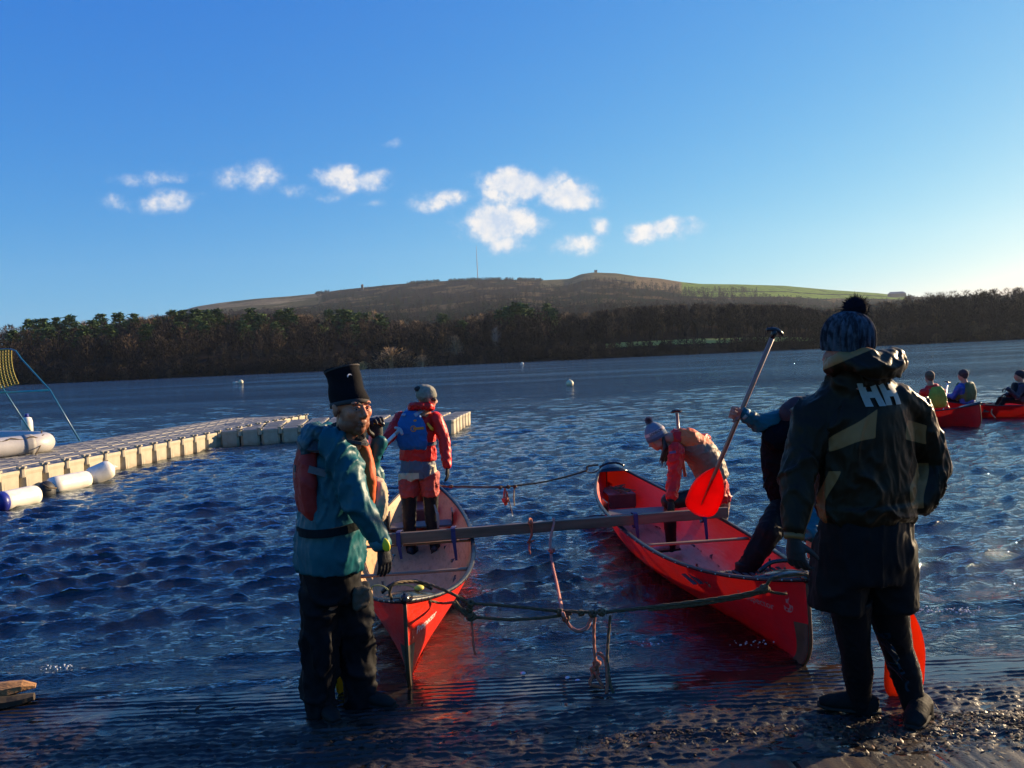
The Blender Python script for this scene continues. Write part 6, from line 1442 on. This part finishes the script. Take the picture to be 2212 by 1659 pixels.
# ---------------------------------------------------------------- 4: bobble hat wearer bending at the right canoe
p4 = person('woman in red jacket and lettered bobble hat bending over the right canoe', at(1500,1185,7.3))
fc = Vector((-1,-.10,0)).normalized(); sd = Vector((0,1,0))
hc = at(1419,946,7.25); hup = Vector((-.48,0,.88)); mb, Wf, M3 = head_mb(hc, Vector((-.80,-.22,-.50)), hup, .95)
b_ = fused(mb, 'body', SKIN, p4, voxel=.007, smooth=2)
tor = [at(1548,1085,7.35), at(1543,1045,7.33), at(1530,1005,7.31), at(1508,970,7.29), at(1480,950,7.27), at(1450,948,7.25)]
shL, elL, wrL = at(1462,972,7.08), at(1455,1040,7.00), at(1449,1078,6.90); shR, elR, wrR = at(1478,955,7.46), at(1520,950,7.60), at(1530,985,7.62)
kN, fN = at(1445,1083,7.05), at(1450,1183,7.12); kF, fF = at(1556,1130,7.62), at(1552,1215,7.72)
mb = MB(); mb.etube(tor+[hc+ZV*.02], [(.13,.10),(.12,.10),(.12,.10),(.12,.10),(.12,.09),(.06,.06),(.05,.05)], side=sd)
for a, b, c in ((shR, elR, wrR), (shL, elL, wrL)): mb.chain([a, b, c], [.042,.036,.026])
for a, b, c in ((at(1540,1070,7.25), kN, fN), (at(1552,1075,7.45), kF, fF)): mb.chain([a, b, c], [.075,.05,.032])
join_into(b_, [fused(mb, 'b2', SKIN, p4, voxel=.02, smooth=2)])
mb = MB(); mb.etube([at(1549,1078,7.35)]+tor[1:], [(.165,.125),(.158,.120),(.160,.120),(.175,.115),(.165,.105),(.085,.08)], side=sd, seg=24)
mb.chain([shL, elL, wrL+(elL-wrL)*.1], [.070,.062,.046]); mb.chain([shR, elR, wrR], [.070,.062,.05])
fused(mb, 'jacket', REDJ, p4, voxel=.011, smooth=4, fold=(.018, 11, (1,1,1)))
mb = MB(); Lv = mat('violet_tab', (.10,.09,.20), .6); mb.strip([at(1446,978,6.99), at(1460,976,6.985)], .022, (0,-1,0), .006); mb.build('sleeve_tab', Lv, p4)
def pick4(c):
    v = c-Vector((0,0,CAM_H)); f_ = v.dot(_f); px = 1106+F*v.dot(CR)/f_; py = 829.5-F*v.dot(CU)/f_
    return 0 if py < 968-(px-1440)*.10 or px < 1476 else 1
mb = MB(); mb.etube([at(1540,1034,7.32), at(1530,1005,7.31), at(1510,975,7.29), at(1482,955,7.27), at(1462,952,7.26)], [(.188,.150),(.188,.156),(.192,.154),(.175,.144),(.135,.115)], side=sd, seg=24)
fused(mb, 'buoyancy_aid', [mat('orange_panel', (.72,.11,.01), .6, bump=.003, bs=26), mat('stone_panel', (.19,.125,.08), .65, bump=.003, bs=26)], p4, voxel=.010, smooth=4, fold=(.010, 14, (1,1,1)), pick=pick4)
PAT = mat('patterned_leggings', (.07,.05,.06), .7, var=.3, vs=22, col2=(.36,.22,.16), c2t=(.47,.53))
mb = MB(); mb.chain([at(1556,1072,7.44), kF, fF], [.100,.068,.055]); mb.ell(at(1548,1070,7.36), (.13,.15,.11)); fused(mb, 'patterned_legging', PAT, p4, voxel=.011, smooth=3, fold=(.006, 16, (1,1,1)))
mb = MB(); mb.chain([at(1538,1068,7.25), kN, kN.lerp(fN, .4), fN], [.092,.075,.062,.045]); fused(mb, 'legging', BLKN, p4, voxel=.011, smooth=3, fold=(.006, 16, (1,1,1)))
boot(p4, fN+ZV*.03, (-.95,-.2,0), .9, mat('grey_trainer', (.22,.22,.22), .6, var=.3, vs=30), fN.z-.03)
mb = MB(); mb.etube([wrL+(elL-wrL)*.1, wrL-ZV*.02], [.042,.036], seg=14); hand(mb, wrL-ZV*.02, Vector((-.05,-.15,-1)), Vector((-.3,.9,0)), .75, 1, .92, .2); fused(mb, 'glove', GLOVE, p4, voxel=.006, smooth=2)
# hat with letters, bobble and long hair
HATB = mat('blue_grey_knit', (.13,.18,.24), .9, var=.2, vs=30, bump=.002, bs=120)
ax = M3 @ Vector((0,-.12,1)).normalized(); a_ = M3 @ Vector((1,0,0)); base = Wf(0,-.010,.030)
mb = MB(); mb.etube([base+ax*h for h in (-.030,-.01,.02,.05,.08,.105,.12,.128)], [(.087,.103),(.089,.105),(.087,.103),(.080,.096),(.066,.080),(.048,.058),(.028,.034),(.010,.012)], side=a_, seg=28, axis=ax); hb_ = mb.build('bobble_hat', HATB, p4, smooth=True)
mb = MB(); mb.etube([base+ax*h for h in (.022,.050)], [(.0885,.1045),(.0825,.0985)], side=a_, seg=28, cap=False, axis=ax); mb.build('hat_band', mat('pale_knit', (.50,.40,.38), .9), p4, smooth=True)
mb = MB(); mb.etube([base+ax*h for h in (-.034,-.008)], [(.0895,.1055),(.0905,.1065)], side=a_, seg=28, cap=False, axis=ax); mb.build('hat_cuff', mat('slate_knit', (.07,.09,.13), .9), p4, smooth=True)
bm = bmesh.new()
for o_ in [o for o in p4.children if o.name.startswith(('bobble_hat', 'hat_band'))]: 
    tmp = o_.data.copy(); tmp.transform(Matrix.Translation(p4.location)); bm.from_mesh(tmp)
bv = BVHTree.FromBMesh(bm); bm.free()
lc = base+ax*.035; side_ = Vector((-.10,-1,0)).normalized()
decal(text_mesh('LONDON', .030, (1.0,1), .0012), 'hat_lettering', mat('navy_print', (.012,.014,.03), .8), p4, lc+side_*.12+Vector((.012,0,0)), ax.cross(side_), ax, bv, .002, 1)
pc = base+ax*.150; V_ = []; rs_ = np.random.RandomState(8)
for i in range(900):
    d = rs_.normal(size=3); d /= np.linalg.norm(d); s = np.cross(d, rs_.normal(size=3)); s /= np.linalg.norm(s); b0_ = np.array(pc)+d*.012; tp = np.array(pc)+(d+rs_.normal(size=3)*.15)*.040*rs_.uniform(.85, 1.1); V_ += [b0_-s*.0035, b0_+s*.0035, tp]
me = tris_to_mesh('pompom', V_, mat('grey_pink_wool', (.22,.17,.20), .95, var=.5, vs=50)); me.transform(Matrix.Translation(p4.location).inverted()); q_ = bpy.data.objects.new('pompom', me); COL.objects.link(q_); q_.parent = p4
mb = MB(); mb.ell(Wf(0,-.05,-.03), (.06,.06,.07), M3); 
for k in range(7): mb.chain([Wf(-.05+.012*k,-.05,.0), at(1436+k*2,968,7.17+.02*k), at(1430+k*3,985+3*(k%2),7.17+.02*k), at(1424+k*2.5,1000+5*(k%3),7.17+.02*k)], [.018,.020,.015,.004], seg=8)
fused(mb, 'hair', mat('dark_hair', (.03,.018,.012), .6), p4, voxel=.006, smooth=2)
mb = MB(); mb.etube([at(1462,892,7.75), at(1466,935,7.72), at(1480,1030,7.6)], [.015,.016,.016], seg=10)
pd4 = thing('paddle', 'paddle with black grip sticking up behind the bending woman in red', 'paddle', at(1466,1000,7.65))
mb.build('shaft', M_shaft, pd4, smooth=True)
mb = MB(); c = at(1461,889,7.75); mb.etube([c+XV*x+ZV*z for x, z in ((-.05,-.010),(-.04,.0),(-.02,.006),(.0,.008),(.02,.006),(.04,.0),(.05,-.010))], [.008,.014,.016,.017,.016,.014,.008], seg=10); mb.build('t_grip', M_black, pd4, smooth=True)

# ---------------------------------------------------------------- 5: teal sleeved man leaning behind the dark jacket
Y5 = 5.6
p5 = person('man with teal sleeves and black buoyancy aid bent forward stepping into the right canoe', at(1620,1245,5.4))
fc = Vector((.55,-.30,0)).normalized(); sd = Vector((.35,.93,0)).normalized()
hc = at(1724,902,5.35); mb, Wf, M3 = head_mb(hc, Vector((.75,-.25,-.62)), Vector((.45,-.1,.85)), 1.0)
b_ = fused(mb, 'body', SKINR, p5, voxel=.008, smooth=2)
tor = [at(1712,1110,5.70), at(1706,1060,5.66), at(1700,1000,5.60), at(1698,950,5.55), at(1706,912,5.48)]
shL, elL, wrL = at(1688,905,5.45), at(1640,915,5.42), at(1606,893,5.42); shR, elR, wrR = at(1740,960,5.40), at(1766,1070,5.1), at(1752,1150,4.85)
kN, fN = at(1660,1150,5.35), at(1605,1240,5.35)
mb = MB(); mb.etube(tor, [(.12,.10),(.12,.10),(.13,.10),(.13,.10),(.09,.08)], side=sd)
for a, b, c in ((shR, elR, wrR), (shL, elL, wrL)): mb.chain([a, b, c], [.045,.038,.027])
for a, b, c in ((tor[0], kN, fN), (at(1740,1120,5.7), at(1790,1200,5.6), at(1800,1330,5.6))): mb.chain([a, b, c], [.08,.05,.034])
join_into(b_, [fused(mb, 'b2', SKINR, p5, voxel=.02, smooth=2)])
mb = MB(); mb.etube([at(1716,1122,5.70)]+tor[1:], [(.165,.135),(.160,.135),(.165,.125),(.16,.12),(.10,.09)], side=sd, seg=24)
mb.chain([shL, elL, wrL+(elL-wrL)*.15], [.078,.066,.050]); mb.chain([shR, elR, wrR], [.078,.070,.056]); mb.chain([tor[4], shR], [.10,.085]); up5 = M3 @ Vector((0,0,1))
fused(mb, 'jacket', TEAL, p5, voxel=.010, smooth=4, fold=(.018, 10, (1,1,1)))
mb = MB(); mb.etube([wrL+(elL-wrL)*.18, wrL+(elL-wrL)*.02], [.048,.044], seg=14); mb.build('cuff', mat('pale_teal_cuff', (.20,.34,.34), .6), p5, smooth=True)
mb = MB(); mb.etube([at(1707,1075,5.68), at(1700,1040,5.64), at(1692,990,5.58), at(1690,940,5.54), at(1702,905,5.48)], [(.178,.150),(.178,.160),(.178,.158),(.165,.145),(.10,.09)], side=sd, seg=24)
mb.chain([tor[3], tor[4], hc-Vector((.02,.0,.06)), hc+Vector((.03,-.03,-.10))], [.15,.128,.100,.100]); mb.chain([tor[4], shR], [.11,.095]); mb.chain([hc-up5*.07, hc-up5*.14, hc-up5*.20-(M3 @ Vector((0,.035,0)))], [.080,.088,.094])
fused(mb, 'buoyancy_aid', mat('navy_black_aid', (.003,.004,.007), .8, spec=.05, bump=.004, bs=20), p5, voxel=.010, smooth=4, fold=(.010, 12, (1,1,1)))
mb = MB(); mb.strip([at(1703,951,5.37), at(1714,954,5.36), at(1722,955,5.35)], [.012,.026,.02], (-.3,-1,0), .006); mb.build('orange_tab', ORT, p5)
mb = MB(); mb.strip([at(1655,1030,5.44), at(1651,1042,5.43), at(1649,1054,5.44)], [.006,.01,.01], (-.6,-1,0), .004); mb.build('zip_pull', BLKP, p5)
mb = MB(); ax = M3 @ Vector((0,-.1,1)).normalized(); mb.ell(Wf(0,-.01,.042), (.100,.118,.105), M3, 20, 14); mb.ell(Wf(0,-.04,.0), (.098,.10,.09), M3); fused(mb, 'woolly_hat', mat('maroon_hat', (.028,.012,.018), .8, var=.3, vs=20, bump=.002, bs=90), p5, voxel=.009, smooth=3)
mb = MB(); mb.chain([at(1712,1085,5.68), kN, kN.lerp(fN, .45), fN], [.135,.088,.078,.058]); mb.chain([at(1735,1100,5.7), at(1790,1200,5.6), at(1800,1330,5.6)], [.13,.085,.06]); fused(mb, 'leggings', BLKT, p5, voxel=.011, smooth=4, fold=(.012, 12, (1,1,.7)))
boot(p5, fN+ZV*.02, (.5,-.5,0), 1.0, BOOT, fN.z-.07)
# bare hands
dL = Vector((-.45,-.1,.35)); mb = MB(); hand(mb, wrL+Vector((-.005,0,0)), Vector((-.85,-.15,.2)), Vector((.1,-.95,-.2)), 1.35, -1, 1.02, .06); 
h1 = fused(mb, 'h1', SKINR, p5, voxel=.0055, smooth=2); mb = MB(); hand(mb, wrR+ZV*-.03, Vector((.10,-.05,-1)), Vector((.4,.9,0)), .35, 1, 1.02, .10); h2 = fused(mb, 'h2', SKIN, p5, voxel=.0055, smooth=2); join_into(b_, [h1, h2])
mb = MB(); mb.etube([wrR+ZV*.02, wrR-ZV*.025], [.053,.050], seg=14); mb.build('cuff', mat('pale_teal_cuff', (.20,.34,.34), .6), p5, smooth=True)
pd5 = thing('paddle', 'long wooden shafted paddle with a red blade held slanting over the right canoe', 'paddle', at(1590,900,5.5))
gd = (at(1700,730,5.35)-at(1655,708,5.35)).normalized()
paddle(pd5, at(1674,716,5.28), at(1506,1112,5.75), M_shaft, M_blader, .42, .245, (-.15,-1,.25), gd, .0165)

# ---------------------------------------------------------------- far crew
def seated(label, px, pyhip, Y, fc, hat, jacket, pfd, head_px, arm_end=None, hair=None, sc=1.0, arm_end2=None, vis=None):
    hip = at(px, pyhip, Y); root = person(label, hip); fc = Vector(fc).normalized(); sd = Vector((fc.y,-fc.x,0)); hc = at(head_px[0], head_px[1], Y)
    nk = hc-ZV*.14*sc; mb, W_, M_ = head_mb(hc, fc, (0,0,1), .98*sc, False); mb.etube([hip, hip.lerp(nk, .5), nk], [(.13*sc,.09*sc),(.13*sc,.09*sc),(.06,.06)], side=sd); b_ = fused(mb, 'body', SKIN, root, voxel=.014, smooth=2)
    ch = hip.lerp(nk, .72); sL, sR = ch-sd*.17*sc, ch+sd*.17*sc; eL = sL-ZV*.20+fc*.12-sd*.04; eR = sR-ZV*.20+fc*.12+sd*.04
    wL = arm_end if arm_end is not None else eL+fc*.22+ZV*.05; wR = arm_end2 if arm_end2 is not None else eR+fc*.22+ZV*.02
    mb = MB(); mb.etube([hip-ZV*.04, hip.lerp(nk, .35), ch, nk.lerp(ch, .4), nk], [(.185*sc,.14),(.178*sc,.13),(.180*sc,.125),(.15*sc,.10),(.08,.075)], side=sd, seg=20)
    mb.chain([sL, eL, wL], [.072,.062,.048]); mb.chain([sR, eR, wR], [.072,.062,.048]); fused(mb, 'jacket', jacket, root, voxel=.014, smooth=3, fold=(.016, 10, (1,1,1)))
    mb = MB(); slab(mb, hip.lerp(nk, .50)-fc*.125, ZV, -fc, .34*sc, .40*sc, .09, .6, .03); slab(mb, hip.lerp(nk, .50)+fc*.12, ZV, fc, .34*sc, .38*sc, .10, .6, .03)
    mb.etube([hip.lerp(nk, .22), hip.lerp(nk, .45)], [(.19*sc,.145),(.19*sc,.14)], side=sd, seg=20); v_ = fused(mb, 'buoyancy_aid', pfd, root, voxel=.013, smooth=3, fold=(.008, 14, (1,1,1)))
    mb = MB(); mb.strip([ch-sd*.09-fc*.14-ZV*.04, ch-sd*.10-fc*.07+ZV*.09, ch-sd*.10+fc*.02+ZV*.11], .032, -fc*.6+ZV, .01); mb.strip([ch+sd*.09-fc*.14-ZV*.04, ch+sd*.10-fc*.07+ZV*.09, ch+sd*.10+fc*.02+ZV*.11], .032, -fc*.6+ZV, .01); mb.build('shoulder_strap', WEB, root)
    mb = MB(); mb.ell(W_(0,-.015,.040), (.082*sc,.100*sc,.090*sc), M_, 18, 12); mb.ell(W_(0,-.045,.0), (.068*sc,.06*sc,.075*sc), M_, 14, 10); mb.build('hat' if hat else 'hair', hat or hair, root, smooth=True)
    for wv in (wL, wR): 
        mb = MB(); hand(mb, wv, fc, -ZV, .9, 1, 1.0); fused(mb, 'glove', GLOVE, root, voxel=.009, smooth=1)
    mb = MB(); 
    for s in (-1, 1): mb.chain([hip+sd*s*.09-ZV*.02, hip+sd*s*.16+fc*.36+ZV*.02, hip+sd*s*.14+fc*.55-ZV*.28], [.085,.065,.05])
    fused(mb, 'trousers', BLKT, root, voxel=.016, smooth=2); return root
fA = Vector((-.30,.95,0))
seated('far paddler in red jacket with lime buoyancy aid, sitting in the nearer far canoe', 2030, 884, 16.5, (.10,.99,0), None, REDJ, mat('lime_buoyancy', (.20,.30,.02), .6, var=.2, vs=9, bump=.004, bs=24), (2008,815), hair=mat('brown_short_hair', (.13,.065,.035), .8, var=.4, vs=40, bump=.004, bs=120), sc=1.12)
seated('far paddler in blue jacket and dark hat with green buoyancy aid', 2090, 866, 17.4, (-.45,.9,0), mat('brown_hat', (.035,.022,.026), .8), mat('blue_shell', (.012,.06,.32), .5, bump=.004, bs=16), mat('green_buoyancy', (.045,.085,.02), .6, var=.2, vs=9, bump=.004, bs=24), (2080,811), sc=1.10)
seated('far paddler all in dark clothes at the right edge of the photo', 2206, 864, 17.2, (-.92,.3,0), mat('navy_hat', (.012,.012,.02), .8), mat('navy_shell', (.012,.014,.035), .6), BLKP, (2202,812), sc=1.05, arm_end=at(2178,840,17.0), arm_end2=at(2176,852,17.3))
pdf = thing('paddle', 'far paddle gripped upright between the red and the blue paddler', 'paddle', at(2046,840,16.8))
paddle(pdf, at(2047,826,16.6), at(2030,930,16.2), M_shaftw, M_bladey, .4, .18, (0,-1,0), (1,0,0), .018)
for k, (px, py, Yk) in enumerate(((2135,876,16.9),(2137,890,16.8))):
    pass
Rf = thing('far_rope', 'pale rope end dangling from the stem of the far right canoe', 'rope', (0,0,0))
rope([at(2128,872,17.2), at(2140,874,17.2), at(2147,872,17.2), at(2143,884,17.15), at(2142,893,17.15), at(2150,903,17.1)], .014, mat('pale_rope', (.42,.30,.16), .8), 'rope_strand', parent=Rf, twist=False)
mb = MB()
# ================================================================== LITTER ON THE SLIPWAY, FOAM
rs = np.random.RandomState(11)
def scatter(n_, fx, fy, size, name, cols, label, cat='leaf litter', stalk=.55):
    V_ = []; Fc = []; mi = []
    for i in range(n_):
        x, y = fx(), fy(); z = slip_z(y)+.004+rs.rand()*.010; a = rs.rand()*6.28; s = size*rs.uniform(.4, 1.4); tl = rs.normal()*.35; c = np.array((x, y, z)); b = len(V_)
        ca, sa = math.cos(a), math.sin(a); u = np.array((ca, sa, tl*.5)); v = np.array((-sa, ca, rs.normal()*.3)); wdt = .09 if rs.rand() < stalk else .55
        lift = np.array((0,0,s*.25*rs.rand()))
        V_ += [c-u*s, c+v*s*wdt*.8+lift*.5, c+u*s, c-v*s*wdt*.8+lift*.5, c+lift*.7]
        for q in ((0,4,1),(1,4,2),(2,4,3),(3,4,0)): Fc.append((b+q[0], b+q[1], b+q[2])); mi.append(i % len(cols))
    me = bpy.data.meshes.new(name); me.from_pydata([tuple(v) for v in V_], [], Fc)
    for c in cols: me.materials.append(c)
    me.polygons.foreach_set('material_index', mi); o = bpy.data.objects.new(name, me); COL.objects.link(o); tag(o, label, cat, kind='stuff')
LF = [mat('leaf_dark', (.022,.013,.008), .5, spec=.25, var=.4), mat('leaf_brown', (.045,.020,.010), .5, spec=.25, var=.4), mat('leaf_rust', (.11,.030,.012), .5, spec=.25, var=.3), mat('leaf_black', (.009,.007,.006), .45, spec=.25), mat('stalk_tan', (.10,.055,.028), .65, spec=.2)]
scatter(5200, lambda: 1.35+rs.rand()*1.9, lambda: 3.56-abs(rs.normal())*.20, .012, 'leaf_litter', LF[:4]+LF[:2]+LF[3:], 'brown leaves and stalks washed up round the shoes of the bobble hat wearer')
scatter(1200, lambda: .2+rs.rand()*1.3, lambda: 3.50-abs(rs.normal())*.10, .012, 'leaf_litter', [LF[3], LF[0], LF[1]], 'dark wet leaf litter along the lower edge between the two standing men')
scatter(700, lambda: -2.6+rs.rand()*2.8, lambda: 3.58-abs(rs.normal())*.12+.06*rs.rand(), .011, 'leaf_litter', [LF[3], LF[0], LF[3], LF[1]], 'sparse dark leaf litter on the wet slipway at the lower left')
scatter(160, lambda: -2.6+rs.rand()*5, lambda: 3.6+rs.rand()*.7, .014, 'leaf_litter', [LF[3], LF[0], LF[1]], 'single dark leaves stuck to the ribbed wet slipway')
def leaf(px, py, s, a, mm, label):
    p = gnd(px, py, .03); p.z = slip_z(p.y)+.012; mb = MB(); u = Vector((math.cos(a), math.sin(a), .1)); v = Vector((-math.sin(a), math.cos(a), 0))
    mb.add([p-u*s, p-u*s*.4+v*s*.35+Vector((0,0,.006)), p+u*s*.4+v*s*.3, p+u*s, p+u*s*.4-v*s*.3+Vector((0,0,.01)), p-u*s*.4-v*s*.35, p+Vector((0,0,.012))], [(0,6,1),(1,6,2),(2,6,3),(3,6,4),(4,6,5),(5,6,0)])
    o = mb.build('fallen_leaf', mm); tag(o, label, 'leaf')
leaf(73,1559,.05,.3,LF[4],'curled pale leaf on the slipway below the orange timber'); leaf(505,1535,.03,.5,LF[1],'small brown leaf left of the teal jacket wearer'); leaf(430,1530,.03,1.1,LF[2],'rusty leaf lying alone on the flat wet concrete'); leaf(1400,1640,.05,.2,LF[2],'rusty leaf at the bottom edge below the hanging ropes')
# twigs
mb = MB()
for i in range(40):
    x = rs.uniform(1.3, 3.0); y = rs.uniform(3.3, 3.62); a = rs.rand()*3.14; ln = rs.uniform(.05, .16); z = slip_z(y)+.012; p = Vector((x, y, z)); u = Vector((math.cos(a), math.sin(a)*.6, rs.normal()*.06)); mb.etube([p, p+u*ln*.5+Vector((0,0,.004)), p+u*ln], [.0025,.002,.001], seg=4)
tag(mb.build('washed_up_twigs', LF[4]), 'thin tan twigs scattered through the leaf litter at the lower right', 'twigs', kind='stuff')
# foam and bubbles where the ripples break
M_foam = mat('foam', (.55,.58,.62), .25, var=.2, vs=60)
mb = MB()
for (px, py, n_, sp) in ((131,1441,22,.05),(1490,1455,0,.1),(1725,1440,0,.1),(1995,1320,60,.10),(2080,1318,40,.10),(1900,1330,30,.08),(1575,1170,0,.1),(1620,1390,26,.06),(1400,1392,14,.05),(1265,1420,0,.1)):
    g_ = gnd(px, py, .02)
    for i in range(n_): r = .003+.006*rs.rand()**2; mb.ell((g_.x+rs.normal()*sp, g_.y+rs.normal()*sp*.4, .012+rs.rand()*.02), (r, r, r*.7), nu=6, nv=4)
for (px, py) in ((1205,1481),(1248,1469),(1226,1463),(1370,1483),(1130,1453),(1300,1478)):
    g_ = gnd(px, py, .01); mb.ell((g_.x, g_.y, .006), (.016,.014,.009), nu=10, nv=6)
tag(mb.build('water_bubbles', M_foam, smooth=True), 'small bubbles and foam on the shallow ripples at the edge', 'foam', kind='stuff')
